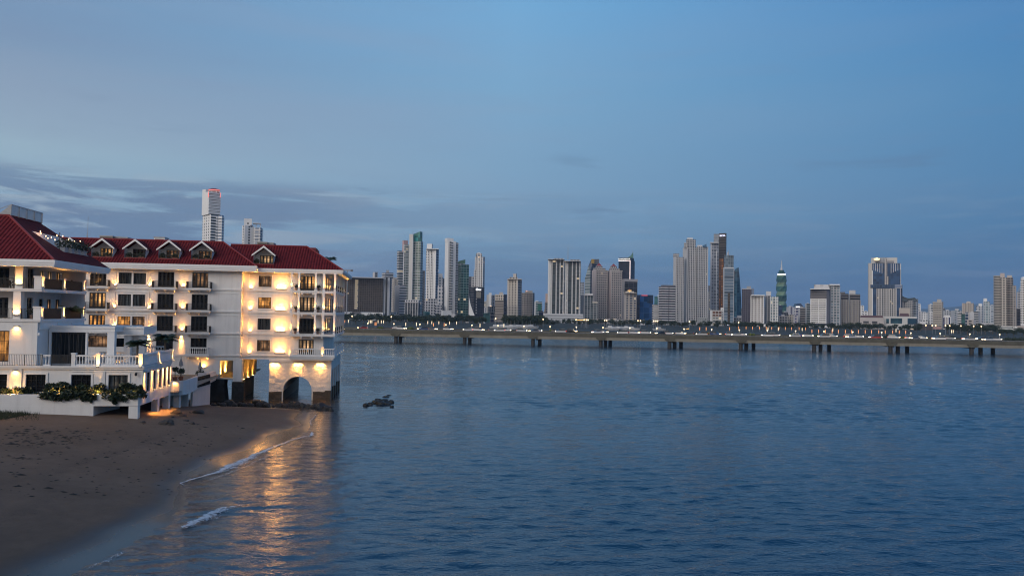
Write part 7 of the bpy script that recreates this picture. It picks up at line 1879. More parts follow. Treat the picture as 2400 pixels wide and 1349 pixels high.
T = tower('beige and glass tower with a glowing gold rooftop house', 1476, Y); a = blk(T, 'shaft', 1462, 1490.5, 686.5, None, Y, facade((0.44, 0.40, 0.36), (0.06, 0.085, 0.13), 4.6, 3.9 * Y / FOC, 0.75, 0.6, 0.02), pmat('tan_wall', (0.42, 0.38, 0.35), 0.7, 0.05, 0.05), 'L', 0.18); fins(a, 3, BEG, 0.7, 0.6); blk(T, 'cornice', 1461, 1491.5, 685, 686.6, Y - 3, BEG)
blk(T, 'rooftop_house', 1471, 1480, 679.5, 685, Y, emat('gold_house_glow', (1.0, 0.62, 0.22), 0.85), None, 'L', 0.4); blk(T, 'rooftop_wing', 1466, 1486, 682.5, 685, Y + 2, BEG, None); blk(T, 'red_roof', 1473, 1478, 677, 679.4, Y, REDR, None, taper=0.7)
T = tower('bright blue glass block with a red roof sign', 1512, Y); a = blk(T, 'shaft', 1491.5, 1531, 691, None, Y + 20, gls((0.022, 0.075, 0.20), Y, 10, 9, 0.05, (0.04, 0.10, 0.22), 0.003), gls((0.016, 0.03, 0.07), Y, 8, 8, 0.08, NAVY, 0), 'L', 0.2, taper=0.02)
slab_on(a, 'upper_panel', 0.55, 0.97, 0.72, 1.0, 0.5, gls((0.02, 0.045, 0.09), Y, 9, 9, 0.05, NAVY, 0)); slab_on(a, 'roof_sign', 0.12, 0.55, 0.965, 1.0, 0.8, emat('red_sign_glow', (1.0, 0.18, 0.25), 0.35, (0.4, 0.06, 0.07)))
T = tower('small grey wedge shaped block in front of the blue glass block', 1502, 950, 'building'); blk(T, 'shaft', 1491.5, 1512, 748, None, 950, gls((0.22, 0.23, 0.24), 950, 8, 30, 0.1, LG, 0), None, 'L', 0.15, taper=0.06)
T = tower('thin teal glass tower far behind between blue block and banded grey block', 1538, 1700); blk(T, 'shaft', 1533.5, 1541, 694, None, 1700, gls((0.03, 0.12, 0.13), 1700, 6, 4, 0.1, TEAL, 0), None); blk(T, 'white_edge', 1541, 1543, 690, None, 1702, WHT)
T = tower('low white banded block left of the banded grey block', 1536, 1040, 'building'); a = blk(T, 'shaft', 1528, 1544, 713, None, 1040, facade(LG, (0.06, 0.07, 0.09), 40, 3.8 * 1040 / FOC, 1, 0.55, 0.01), None, 'L', 0.2); bands(T, a, 3.8 * 1040 / FOC, LGR, 0.5, 0.4, 'F')
Y = 1030
T = tower('banded grey block with white balcony lines left of the trio of tall grey towers', 1563, Y); a = blk(T, 'shaft', 1544, 1583, 671, None, Y, facade((0.09, 0.088, 0.10), (0.03, 0.03, 0.042), 6, 4.0 * Y / FOC, 0.94, 0.9, 0.004), None, 'L', 0.2); bands(T, a, 4.0 * Y / FOC, LGR, 0.7, 0.4, 'FL', x=(0.02, 0.47)); bands(T, a, 4.0 * Y / FOC, LGR, 0.7, 0.4, 'F', x=(0.53, 0.98)); blk(T, 'roof_house', 1549, 1583, 668, 671, Y + 3, DGR, None, 'L', 0.2); blk(T, 'podium', 1545, 1585, 756, None, Y - 20, grid(LG, MG, Y, 8, 5), None)
Y = 1180
GF = facade((0.50, 0.485, 0.47), (0.07, 0.075, 0.085), 3.4 * Y / FOC, 3.6 * Y / FOC, 0.55, 0.62, 0.006); GF2 = facade((0.48, 0.47, 0.46), (0.05, 0.06, 0.075), 3.0 * Y / FOC, 3.6 * Y / FOC, 0.6, 0.62, 0.01)
T = tower('left and lowest of the trio of tall grey ribbed towers', 1589, Y, group='trio of tall ribbed towers'); a = blk(T, 'shaft', 1577.5, 1602.5, 602.5, None, Y, GF, pmat('pale_grey_flank', (0.50, 0.49, 0.48), 0.7, 0.05, 0.05), 'L', 0.22); fins(a, 6, LGR, 0.5, 0.8); blk(T, 'top', 1577.5, 1591, 594.5, 603, Y + 8, GF, None, 'L', 0.35)
T = tower('middle and tallest of the trio of tall grey ribbed towers', 1615, Y, group='trio of tall ribbed towers'); a = blk(T, 'shaft', 1599.5, 1630.5, 580, None, Y + 10, GF2, pmat('pale_grey_flank', (0.50, 0.49, 0.48), 0.7, 0.05, 0.05), 'L', 0.34); fins(a, 5, LGR, 0.7, 1.0); blk(T, 'upper_shaft', 1608, 1630.5, 561, 580.5, Y + 6, GF2, None, 'L', 0.2); blk(T, 'crown', 1610.5, 1624, 557, 561, Y + 6, WHT, None, 'L', 0.2); blk(T, 'shoulder', 1603, 1612, 569, 580.2, Y + 4, GF2, None); slab_on(a, 'dark_recess', 0.0, 0.22, 0.02, 0.97, 0.2, DGR)
T = tower('right of the trio of tall grey ribbed towers, with a blue glass corner crest', 1644, Y, group='trio of tall ribbed towers'); a = blk(T, 'shaft', 1630.5, 1658, 578.5, None, Y + 5, GF2, None, 'L', 0.2); fins(a, 5, LGR, 0.7, 1.0); blk(T, 'top', 1634, 1646, 574.5, 579, Y + 5, LGR); c = blk(T, 'crest_base', 1646.5, 1656, 577.5, 579, Y, pmat('blue_crest', (0.03, 0.11, 0.20), 0.2, 0.1)); A, B, H = c['_dims']; m = MB(); m.extrude([(-A / 2, 0, H), (A / 2, 0, H), (A / 2, 0, H + 6 * Y / FOC), (-A / 2, 0, H + 2.2 * Y / FOC)], (0, 3, 0)); o = m.build('glass_crest', MATS['blue_crest'], None, (0, 0, 0)); o.parent = T; o.matrix_basis = LM[c.name]
T = tower('low garage block at the foot of the trio of tall grey towers', 1625, 1060, 'building'); blk(T, 'shaft', 1588, 1640, 755, None, 1060, grid(MG, DG, 1060, 8, 5), None); blk(T, 'wing', 1637, 1658, 744, None, 1050, grid((0.30, 0.32, 0.32), DG, 1050, 4, 3.6, 0.7, 0.5), None)
T = tower('plain grey mid rise left of the grey finned tower', 1664, 1300); blk(T, 'shaft', 1658.5, 1668, 684, None, 1300, grid((0.40, 0.40, 0.41), GG, 1300, 3, 3.6, 0.4, 0.5), None); blk(T, 'top', 1660, 1665, 669, 684, 1320, DGR)
Y = 1250
T = tower('dark brown tower with a lit white blue sign, tallest on the right side', 1685, Y)
a = blk(T, 'shaft', 1684.5, 1702, 546.5, None, Y + 10, facade((0.075, 0.062, 0.05), (0.045, 0.04, 0.035), 12, 4.2 * Y / FOC, 0.95, 0.6, 0.0), None, 'R', 0.1); lettering(a, 'BICSA', 0.03, 0.972, 3.6, (0.75, 0.78, 1.0), 1.7)
blk(T, 'grey_side', 1672, 1684.6, 548.5, None, Y + 16, gls((0.17, 0.19, 0.21), Y, 5, 6, 0.15, (0.30, 0.31, 0.33), 0), None)
slab_on(a, 'painted_glow_strip', 0.12, 0.78, 0.0, 0.72, 0.3, facade((0.10, 0.055, 0.03), (0.42, 0.17, 0.05), 2.6, 4.2 * Y / FOC, 0.6, 0.75, 0.0))  # orange lighting put into the strip's colour, nothing here emits
T = tower('grey finned tower left of the dark brown tower', 1674, Y); a = blk(T, 'shaft', 1664.5, 1683.5, 569, None, Y - 8, gls((0.16, 0.175, 0.20), Y, 5, 5, 0.2, (0.36, 0.37, 0.40), 0), LGR, 'L', 0.18); blk(T, 'cap', 1664, 1684, 568, 569.6, Y - 12, WHT); slab_on(a, 'white_fin', 0.66, 0.74, 0, 0.9, 0.8, WHT)
Y = 1080
T = tower('blue grey glass tower with a tall brown strip in front of the orange streaked tower', 1707, Y); gb = gls((0.13, 0.18, 0.23), Y, 26, 5.0, 0.12, (0.36, 0.40, 0.44), 0.004)
a = blk(T, 'upper_shaft', 1697, 1719.5, 598, 627, Y + 6, gls((0.12, 0.16, 0.19), Y, 4, 5, 0.12, (0.26, 0.30, 0.32), 0), None, 'L', 0.1); a = blk(T, 'shaft', 1694.5, 1720, 626.5, None, Y, gb, pmat('silver_edge', (0.45, 0.46, 0.47), 0.5, 0.05, 0.05), 'L', 0.12); slab_on(a, 'brown_strip', 0.36, 0.60, 0.005, 0.56, 0.35, facade((0.10, 0.075, 0.05), (0.06, 0.05, 0.035), 2.5, 2.5, 0.6, 0.6, 0)); slab_on(a, 'edge_fin', 0.96, 1.0, 0, 1.0, 0.5, LGR); slab_on(a, 'top_band', 0, 1.0, 0.985, 1.0, 0.5, WHT); slab_on(a, 'door_light', 0.35, 0.6, 0.0, 0.015, 0.7, emat('door_glow', (0.8, 0.85, 1.0), 1.6)); mast(T, 1707, 598, 586, Y, 0.7); blk(T, 'roof_house', 1704.5, 1708, 591, 598, Y + 6, LGR)
T = tower('low white office with a brown window row left of the blue grey tower', 1678, 1000, 'building'); a = blk(T, 'shaft', 1664, 1692, 726.5, None, 1000, grid((0.52, 0.50, 0.47), (0.16, 0.17, 0.16), 1000, 5.2, 4.8, 0.75, 0.5, 0.03), WHT, 'L', 0.18); slab_on(a, 'brown_windows', 0.03, 0.97, 0.62, 0.92, 0.4, facade((0.52, 0.50, 0.47), (0.16, 0.075, 0.05), 5.2 * 1000 / FOC, 3.3, 0.82, 0.8, 0)); blk(T, 'wing', 1689, 1696, 721, None, 1003, grid(W_, GG, 1000, 3, 4, 0.5, 0.4), None)
Y = 1300
T = tower('blue glass blade tower with a curved right edge', 1729, Y, name='tower'); n = 14; pts = []
A0, A1 = at_y(1719.5, 742, Y), at_y(1737.5, 742, Y); zt = at_y(1731, 626, Y).z
pts = [A0, at_y(1720.3, 634, Y)]; ap = at_y(1731.2, 626, Y); pts.append(ap)
for k in range(1, n + 1):
    f = k / n; pts.append(Vector((ap.x + (A1.x - ap.x) * (1 - (1 - f) ** 1.9), A1.y, ap.z + (A1.z - ap.z) * f)))
m = MB(); m.extrude([p - T.location for p in pts], (0, 18, 0)); o = m.build('shaft', gls((0.018, 0.06, 0.11), Y, 5, 5, 0.06, (0.05, 0.12, 0.17), 0), None, (0, 0, 0)); o.parent = T
m = MB(); q = [at_y(1721, 741, Y - 1), at_y(1722.2, 634.5, Y - 1), at_y(1728.5, 629, Y - 1), at_y(1727, 741, Y - 1)]; m.extrude([p - T.location for p in q], (0, 0.8, 0)); o = m.build('pale_facet', gls((0.05, 0.12, 0.17), Y, 5, 5, 0.06, (0.1, 0.2, 0.26), 0), None, (0, 0, 0)); o.parent = T
T = tower('low grey blocks at the foot of the blue blade tower', 1728, 1100, 'building'); blk(T, 'shaft', 1719, 1738, 744, None, 1100, grid(MG, GG, 1100, 4, 4), None); blk(T, 'wing', 1728, 1738, 739, None, 1105, LGR)
Y = 1060
T = tower('dark purple windowed tower right of the blue blade tower', 1751, Y); a = blk(T, 'shaft', 1738.5, 1767, 676, None, Y, facade((0.11, 0.10, 0.115), (0.028, 0.026, 0.045), 4.0 * Y / FOC, 3.3 * Y / FOC, 0.72, 0.66, 0.006), LGR, 'R', 0.2); blk(T, 'penthouse', 1750, 1760, 670.5, 676, Y + 3, MGR); slab_on(a, 'top_band', 0, 1, 0.985, 1.0, 0.4, LGR)
Y = 1000
T = tower('white gridded tower with close set balconies left of the twisted tower', 1777, Y); a = blk(T, 'shaft', 1760.5, 1792, 693, None, Y, facade((0.52, 0.50, 0.49), (0.04, 0.038, 0.04), 4.4 * Y / FOC, 3.3 * Y / FOC, 0.66, 0.58, 0.004), None, 'R', 0.06); fins(a, 4, WHT, 0.9, 0.9); bands(T, a, 3.3 * Y / FOC, pmat('warm_white_band', (0.52, 0.50, 0.49), 0.7, 0.05), 0.4, 0.3, 'F'); blk(T, 'roof_edge', 1760, 1792.5, 691, 693.2, Y - 1, WHT); blk(T, 'podium', 1758, 1803, 759, None, Y - 15, WHT)
T = tower('grey tower with a white framed glass flank in front of the twisted tower', 1808, Y); a = blk(T, 'shaft', 1793, 1807, 692, None, Y + 8, facade((0.40, 0.39, 0.39), GG, 6.0 * Y / FOC, 3.3 * Y / FOC, 0.4, 0.7, 0.004), None, 'L', 0.3); blk(T, 'roof_house', 1795.5, 1807, 682.5, 692, Y + 15, LGR); a = blk(T, 'glass_side', 1806, 1824.5, 695, None, Y, gls((0.15, 0.20, 0.22), Y, 5.6, 4.6, 0.24, (0.55, 0.56, 0.56), 0.006), None, 'R', 0.06); fins(a, 3, WHT, 0.8, 0.7); blk(T, 'podium', 1803, 1838, 757, None, Y - 10, gls((0.03, 0.09, 0.10), Y, 9, 6, 0.1, TEAL, 0.01), None)
# ---- the twisted green tower
Y = 1450
T = tower('twisted green glass tower with a lit white ring and a thin spire', 1831, Y)
cz = at_y(1831, 750, Y); z0 = LZ; zt = at_y(1831, 633, Y).z; zb = at_y(1831, 644, Y).z
hw = 12.2 * Y / FOC; m = MB(); nf = 52; prev = None
for k in range(nf):
    za = (zb - z0) * k / nf; zc = (zb - z0) * (k + 1) / nf; ang = k * R(360 / 40.0); s = hw * 0.80 * (1 if k < 45 else 1 - 0.025 * (k - 45))
    ring = [(s * math.cos(ang + q * math.pi / 2) * 1.0, s * math.sin(ang + q * math.pi / 2), 0) for q in range(4)]
    ring = []
    for q in range(4):
        for t_ in (-0.2, 0.2):
            a_ = ang + q * math.pi / 2 + t_; ring.append((s * 1.22 * math.cos(a_), s * 1.22 * math.sin(a_)))
    n_ = len(ring); vs = [(x, y, za) for x, y in ring] + [(x, y, zc) for x, y in ring]
    sh = int(((k * 360 / 40.0) % 90) / 30) % 3
    m.add(vs, [(i, (i + 1) % n_, n_ + (i + 1) % n_, n_ + i) for i in range(n_)], 0 if sh else 1); m.add(vs, [tuple(range(n_, 2 * n_))], 2); m.add(vs, [tuple(range(n_ - 1, -1, -1))], 2)
o = m.build('twisted_shaft', [gls((0.03, 0.10, 0.10), Y, 6, 9, 0.05, (0.03, 0.12, 0.11), 0.0), gls((0.14, 0.23, 0.17), Y, 6, 9, 0.05, (0.13, 0.22, 0.16), 0), pmat('green_ledge', (0.20, 0.32, 0.24), 0.4, 0.1)], None, (0, 0, 0)); o.parent = T; o.location = Vector((cz.x, cz.y, z0)) - T.location
m = MB(); m.lathe(0, 0, [(hw * 0.74, zb - z0), (hw * 0.76, zb - z0 + 1.6)], 20); o = m.build('lit_ring', emat('ring_glow', (1, 0.97, 0.95), 2.6), None, (0, 0, 0)); o.parent = T; o.location = Vector((cz.x, cz.y, z0)) - T.location
m = MB(); m.lathe(0, 0, [(hw * 0.74, zb - z0 + 1.7), (hw * 0.42, zt - z0)], 10); o = m.build('top_storeys', gls((0.03, 0.10, 0.10), Y, 3, 4, 0.1, TEAL, 0), None, (0, 0, 0)); o.parent = T; o.location = Vector((cz.x, cz.y, z0)) - T.location
zs = at_y(1831, 609, Y).z; m = MB(); m.lathe(0, 0, [(hw * 0.22, zt - z0), (hw * 0.10, zt - z0 + (zs - zt) * 0.5), (0.2, zs - z0)], 8); o = m.build('spire', LGR, None, (0, 0, 0)); o.parent = T; o.location = Vector((cz.x, cz.y, z0)) - T.location
# ---- between the twisted tower and the broad banded hotel
SM = [('blue glass block hiding the foot of the twisted tower', 1824, 1834, 715, 1150, gls((0.03, 0.06, 0.12), 1150, 5, 5, 0.1, NAVY, 0), None),
      ('dark low block at the right foot of the twisted tower', 1833, 1847, 731, 1120, gls((0.03, 0.04, 0.06), 1120, 5, 4, 0.15, DG), None),
      ('grey windowed low rise below the twisted tower', 1824, 1848, 740, 1040, grid((0.35, 0.34, 0.34), GG, 1040, 4, 4, 0.65, 0.6), None),
      ('white and lilac striped tower right of the twisted tower', 1843, 1862, 719, 1250, facade((0.50, 0.50, 0.53), (0.12, 0.12, 0.17), 5.5, 70, 0.35, 1.0, 0), 'L'),
      ('beige low rise in front of the lilac striped tower', 1846, 1860, 737, 1050, grid(BEI, GG, 1050, 4, 4, 0.5, 0.5), None),
      ('pale block with a purple flank below the slanted dark roof', 1859, 1871, 738, 1030, grid((0.45, 0.44, 0.46), (0.08, 0.08, 0.16), 1030, 5, 5, 0.5, 0.6), None),
      ('brown balconied mid rise left of the broad banded hotel', 1871, 1888, 721, 1040, facade((0.34, 0.31, 0.29), (0.04, 0.04, 0.04), 30, 3.7 * 1040 / FOC, 1, 0.55, 0.004), 'L'),
      ('grey green balconied tower just left of the broad banded hotel', 1887, 1900, 711, 1080, facade((0.33, 0.35, 0.34), (0.05, 0.06, 0.06), 30, 3.7 * 1080 / FOC, 0.95, 0.55, 0.004), 'L'),
      ('purple tinted block behind the slanted dark roof', 1862, 1874, 722, 1200, gls((0.08, 0.08, 0.14), 1200, 5, 5, 0.2, LG, 0), None)]
def small(lst, grp='smaller blocks of the far town'):
    for (lb, x0, x1, yt, Y, mt, s) in lst:
        T = tower(lb, (x0 + x1) / 2, Y, 'building', 'apartment_block', grp)
        a = blk(T, 'shaft', x0, x1, yt, None, Y, mt, LGR if s else None, s, 0.25)
        w = x1 - x0
        blk(T, 'roof_house', x0 + w * 0.3, x0 + w * 0.62, yt - max(1.2, w * 0.12), yt, Y + 2, LGR)
small(SM)
T = tower('building with a slanted dark roof and a white lit sign strip', 1874, 1350, 'building', 'apartment_block'); blk(T, 'shaft', 1864, 1883, 719, None, 1350, grid(MG, GG, 1350), None); m = MB(); q = [at_y(1864, 719, 1350), at_y(1868, 711, 1350), at_y(1877, 710.5, 1350), at_y(1883, 718, 1350), at_y(1882, 720, 1350)]; m.extrude([p - T.location for p in q], (0, 12, 0)); o = m.build('slanted_roof', gls((0.03, 0.05, 0.09), 1350, 9, 9, 0.02, NAVY, 0), None, (0, 0, 0)); o.parent = T; blk(T, 'lit_strip', 1865, 1875, 717.5, 719.5, 1345, emat('strip_glow', (1, 0.97, 0.95), 2.0))
Y = 990
T = tower('broad hotel with dark banded top storeys and a white framed glass half', 1933, Y, 'hotel'); a = blk(T, 'shaft', 1899, 1944, 700, None, Y, facade((0.55, 0.53, 0.51), (0.05, 0.05, 0.05), 5.0 * Y / FOC, 3.5 * Y / FOC, 0.9, 0.52, 0.004), pmat('brown_grey_flank', (0.25, 0.23, 0.24), 0.7, 0.05, 0.05), 'R', 0.15); bands(T, a, 3.5 * Y / FOC, WHT, 0.7, 0.4, 'F'); fins(a, 2, WHT, 0.8, 0.9, (0, 1), (0.05, 0.98))
a = blk(T, 'dark_top', 1899, 1944, 678, 700, Y, facade((0.16, 0.15, 0.155), (0.03, 0.028, 0.03), 60, 3.5 * Y / FOC, 1, 0.6, 0), pmat('brown_grey_flank', (0.25, 0.23, 0.24), 0.7, 0.05, 0.05), 'R', 0.15); bands(T, a, 3.5 * Y / FOC, pmat('taupe_line', (0.24, 0.225, 0.23), 0.7, 0.05), 0.6, 0.3, 'F'); blk(T, 'roof_edge', 1898.5, 1945, 676.5, 678.1, Y - 2, WHT); blk(T, 'roof_house', 1908, 1944, 667, 676.4, Y + 8, grid(LG, MG, Y, 12, 9, 0.4, 0.4, 0), None); blk(T, 'podium', 1897, 1948, 757.5, None, Y - 12, facade(LG, (0.05, 0.05, 0.07), 30, 8, 0.7, 0.55, 0.05), None)
a = blk(T, 'glass_half', 1944, 1967.5, 668.5, None, Y + 5, gls((0.15, 0.20, 0.23), Y, 5.4, 4.4, 0.22, (0.50, 0.51, 0.53), 0.015), pmat('grey_lilac_flank', (0.34, 0.33, 0.36), 0.7, 0.05, 0.05), 'L', 0.12); fins(a, 3, LGR, 0.7, 0.8); blk(T, 'roof_edge', 1943.5, 1968, 666, 668.6, Y + 4, WHT)
Y = 1020
for (x0, x1, yt, px0, px1, py, lb) in ((1968, 1988.5, 688, 1969, 1981, 684, 'left of the paired brown gridded towers with dark top storeys'), (1988.3, 2016, 689, 1990, 2005, 680, 'right of the paired brown gridded towers, with a white domed roof house')):
    T = tower(lb, (x0 + x1) / 2, Y, group='paired brown gridded towers'); a = blk(T, 'shaft', x0, x1, yt + 14, None, Y, facade((0.40, 0.375, 0.36), (0.045, 0.045, 0.06), 3.7 * Y / FOC, 3.3 * Y / FOC, 0.6, 0.6, 0.004), LGR, 'L', 0.14); fins(a, 4, BEG, 0.6, 0.6); a = blk(T, 'dark_top', x0, x1, yt, yt + 14, Y, facade((0.30, 0.28, 0.275), (0.025, 0.022, 0.025), 60, 4.0 * Y / FOC, 1, 0.6, 0.0), LGR, 'L', 0.14); blk(T, 'roof_house', px0, px1, py, yt, Y + 3, LGR if px0 > 1985 else DGR)
small([('slim white tower just left of the wide blue hotel', 2017, 2025, 716, 1500, grid(W_, GG, 1500, 3, 4, 0.4, 0.5, 0), None), ('stepped white block just left of the wide blue hotel', 2023, 2036, 729, 1400, grid(W_, GG, 1400, 4, 4, 0.5, 0.5, 0), None)])
Y = 980
T = tower('wide blue glass hotel tower with a golden roof emblem', 2076, Y, 'hotel')
BG_ = gls((0.020, 0.055, 0.125), Y, 4.2, 4.2, 0.05, (0.03, 0.07, 0.14), 0.002)
a = blk(T, 'shaft', 2043.5, 2111, 617.5, None, Y, BG_, None, None, depth=0.35); blk(T, 'flank', 2034.5, 2043.6, 616.5, None, Y + 2, pmat('cream_flank', (0.52, 0.50, 0.47), 0.7, 0.05, 0.05), None, 'L', 0.2)
A, B, H = a['_dims']; hy = lambda y: (768.5 - y) / (768.5 - 617.5)
slab_on(a, 'left_edge', 0.0, 0.03, 0, hy(634), 0.5, WHT); slab_on(a, 'right_edge', 0.985, 1.0, 0, 0.99, 0.5, LGR)
slab_on(a, 'gridded_front', 0.17, 0.85, 0, hy(676), 0.6, facade((0.40, 0.385, 0.37), (0.025, 0.03, 0.035), 3.0 * Y / FOC, 3.0 * Y / FOC, 0.72, 0.72, 0.02))
m = MB(); N = 12
for k in range(N + 1):
    u = -A / 2 + A * (0.17 + 0.68 * k / N); m.box(u - 0.24, u + 0.24, -B / 2 - 0.95, -B / 2 - 0.61, 0, H * hy(676))
o = m.build('white_ribs', LGR, None, (0, 0, 0)); o.parent = T; o.matrix_basis = LM[a.name]
m = MB()
for k in range(13):
    f = 0.04 + k * 0.078; 
    if 0.40 < f < 0.62: continue
    d = 652 - 14 * abs(f - 0.5) * 0 - (6 + 16 * (1 - abs(f - 0.5) * 2)) * 0; low_ = 632 + 12 * (1 - abs(f - 0.5) * 2)
    u = -A / 2 + A * f; m.box(u - 0.22, u + 0.22, -B / 2 - 0.4, -B / 2 - 0.05, H * hy(low_), H * 0.995)
o = m.build('white_ribs', WHT, None, (0, 0, 0)); o.parent = T; o.matrix_basis = LM[a.name]
slab_on(a, 'middle_bay', 0.44, 0.58, hy(668), hy(648), 1.0, facade((0.50, 0.48, 0.46), (0.04, 0.045, 0.05), 3.0 * Y / FOC, 3.3 * Y / FOC, 0.6, 0.65, 0.06)); slab_on(a, 'middle_bay', 0.44, 0.53, hy(647.8), hy(606), 0.8, facade((0.50, 0.48, 0.46), (0.06, 0.065, 0.07), 3.0 * Y / FOC, 3.3 * Y / FOC, 0.5, 0.6, 0.01))
slab_on(a, 'blue_belt', -0.08, 0.79, hy(675), hy(667), 1.6, gls((0.02, 0.045, 0.095), Y, 4, 3.5, 0.12, (0.05, 0.09, 0.15), 0)); slab_on(a, 'striped_belt', 0.79, 1.04, hy(675), hy(667.5), 1.4, facade(LG, BLUEG, 80, 2.6 * Y / FOC, 1, 0.6, 0))
blk(T, 'roof_storeys', 2041.5, 2102.5, 604.5, 617.4, Y + 8, pmat('cream_flank', (0.52, 0.50, 0.47), 0.7, 0.05, 0.05), None, None, depth=0.35); c = blk(T, 'roof_terraces', 2052, 2095, 612, 617.3, Y - 1, facade((0.34, 0.34, 0.36), GG, 60, 1.2, 1, 0.5, 0), None, None, depth=0.3); blk(T, 'roof_house', 2063, 2078, 603.5, 612, Y - 1, gls((0.16, 0.18, 0.2), Y, 4, 3, 0.2, LG, 0), None, None, depth=0.4)
c = blk(T, 'emblem_plate', 2048, 2061.5, 604, 611.5, Y - 2, pmat('cream_flank', (0.52, 0.50, 0.47), 0.7, 0.05, 0.05)); A, B, H = c['_dims']; m = MB(); m.box(-A / 2, A / 2, -B / 2 - 0.6, -B / 2 - 0.1, H * 0.42, H * 0.66); m.box(-A * 0.14, A * 0.14, -B / 2 - 0.6, -B / 2 - 0.1, H * 0.662, H * 1.0); m.box(-A * 0.3, A * 0.3, -B / 2 - 0.6, -B / 2 - 0.1, H * 0.2, H * 0.418); o = m.build('gold_emblem', emat('gold_emblem_glow', (1.0, 0.72, 0.30), 2.6), None, (0, 0, 0)); o.parent = T; o.matrix_basis = LM[c.name]
blk(T, 'side_wing', 2111.2, 2115, 667, None, Y + 6, gls((0.02, 0.05, 0.11), Y, 5, 5, 0.08, NAVY, 0), None)
T = tower('low mall with mauve roofs and square white openings below the wide blue hotel', 2045, 930, 'shopping mall'); a = blk(T, 'shaft', 2016, 2072, 744, None, 930, pmat('lilac_grey', (0.42, 0.39, 0.38), 0.75, 0.06, 0.1), None, None, depth=0.5)
for (x0, x1) in ((0.13, 0.36), (0.49, 0.72)): slab_on(a, 'opening', x0, x1, 0.28, 0.68, 0.1, facade((0.30, 0.28, 0.27), (0.04, 0.04, 0.045), 30, 3.6, 1, 0.5, 0.04), 0.02)
blk(T, 'mauve_roof', 2016, 2070, 739, 744, 932, pmat('mauve_roof', (0.10, 0.055, 0.065), 0.8, 0.1), None, None, depth=0.5, taper=0.05)
T = tower('glass fronted white mall right of the mauve roofs', 2110, 925, 'shopping mall'); a = blk(T, 'shaft', 2070, 2149, 741, None, 925, pmat('white_mall', (0.50, 0.50, 0.49), 0.7, 0.05, 0.1), None, None, depth=0.4); GM = gls((0.03, 0.075, 0.10), 925, 6, 6, 0.05, (0.05, 0.11, 0.13), 0.01)
slab_on(a, 'glass_front', 0.22, 0.56, 0.45, 0.85, 0.4, GM); slab_on(a, 'glass_front', 0.72, 0.995, 0.0, 0.85, 0.6, gls((0.02, 0.05, 0.08), 925, 9, 9, 0.04, NAVY, 0)); slab_on(a, 'glass_front', 0.09, 0.17, 0.45, 0.8, 0.35, GM); slab_on(a, 'portal', 0.40, 0.64, 0.0, 0.42, 2.0, pmat('white_mall', (0.50, 0.50, 0.49), 0.7, 0.05, 0.1)); slab_on(a, 'portal', 0.75, 0.92, 0, 0.4, 1.2, LGR); slab_on(a, 'shop_lights', 0.78, 1.0, 0.02, 0.07, 2.0, emat('shop_glow', (1.0, 0.8, 0.6), 1.0))
blk(T, 'beige_house', 2107, 2133.5, 721.5, 741, 960, pmat('beige_house_wall', (0.42, 0.38, 0.34), 0.8, 0.05, 0.1), None); blk(T, 'dark_roof', 2107.5, 2131, 734, 741.2, 950, pmat('mauve_roof', (0.1, 0.055, 0.065), 0.8, 0.1), None, taper=0.15)
Y = 1200
T = tower('curved dark roofed grey hotel right of the wide blue hotel', 2132, Y, 'hotel'); a = blk(T, 'shaft', 2119, 2141, 704, None, Y, grid((0.36, 0.36, 0.36), (0.08, 0.08, 0.085), Y, 3, 2.8, 0.6, 0.55, 0), None, 'R', 0.04); blk(T, 'right_bay', 2141, 2152, 700, None, Y + 5, gls((0.10, 0.13, 0.15), Y, 5, 4, 0.25, LG, 0), None, 'R', 0.4)
m = MB(); q = [at_y(2112, 706, Y), at_y(2112, 691, Y), at_y(2120, 696, Y), at_y(2130, 699, Y), at_y(2144, 697, Y), at_y(2150, 703, Y), at_y(2150, 706, Y)]; m.extrude([p - T.location for p in q], (0, 25, 0)); o = m.build('curved_roof', gls((0.06, 0.08, 0.09), Y, 9, 9, 0.03, DG, 0), None, (0, 0, 0)); o.parent = T; blk(T, 'left_bay', 2112, 2119, 706, None, Y + 4, DGR)
small([('white tower right of the curved roofed hotel', 2150, 2158, 712, 1500, grid(W_, GG, 1500, 4, 4, 0.4, 0.5, 0), None), ('lower white block beside the white tower right of the curved roofed hotel', 2149, 2162, 729, 1450, grid((0.5, 0.5, 0.52), GG, 1450, 4, 4, 0.4, 0.5, 0), None), ('low white apartment row left of the pair of white towers', 2156, 2175, 750, 1300, grid(W_, GG, 1300, 4, 4, 0.5, 0.5, 0), None),
       ('white tower with a glass corner behind the beige striped block', 2175, 2189, 713, 1350, gls((0.12, 0.15, 0.18), 1350, 5, 4, 0.3, W_, 0), 'L'), ('white lower tower left of the beige striped block', 2174, 2190, 730, 1300, grid(W_, GG, 1300, 4, 4, 0.4, 0.45, 0), 'L')])
Y = 1040
T = tower('beige striped block with a small roof house, right of the mall', 2198, Y); a = blk(T, 'shaft', 2186, 2211, 707, None, Y, facade((0.46, 0.42, 0.36), (0.06, 0.055, 0.05), 4.2 * Y / FOC, 3.6 * Y / FOC, 0.85, 0.55, 0.004), BEG, 'R', 0.12); bands(T, a, 3.6 * Y / FOC, BEG, 0.6, 0.36, 'F'); blk(T, 'roof_house', 2196, 2206.5, 701, 707, Y + 3, BEG); blk(T, 'base', 2178, 2206, 765, None, Y - 30, pmat('pink_base', (0.40, 0.24, 0.22), 0.8, 0.1))
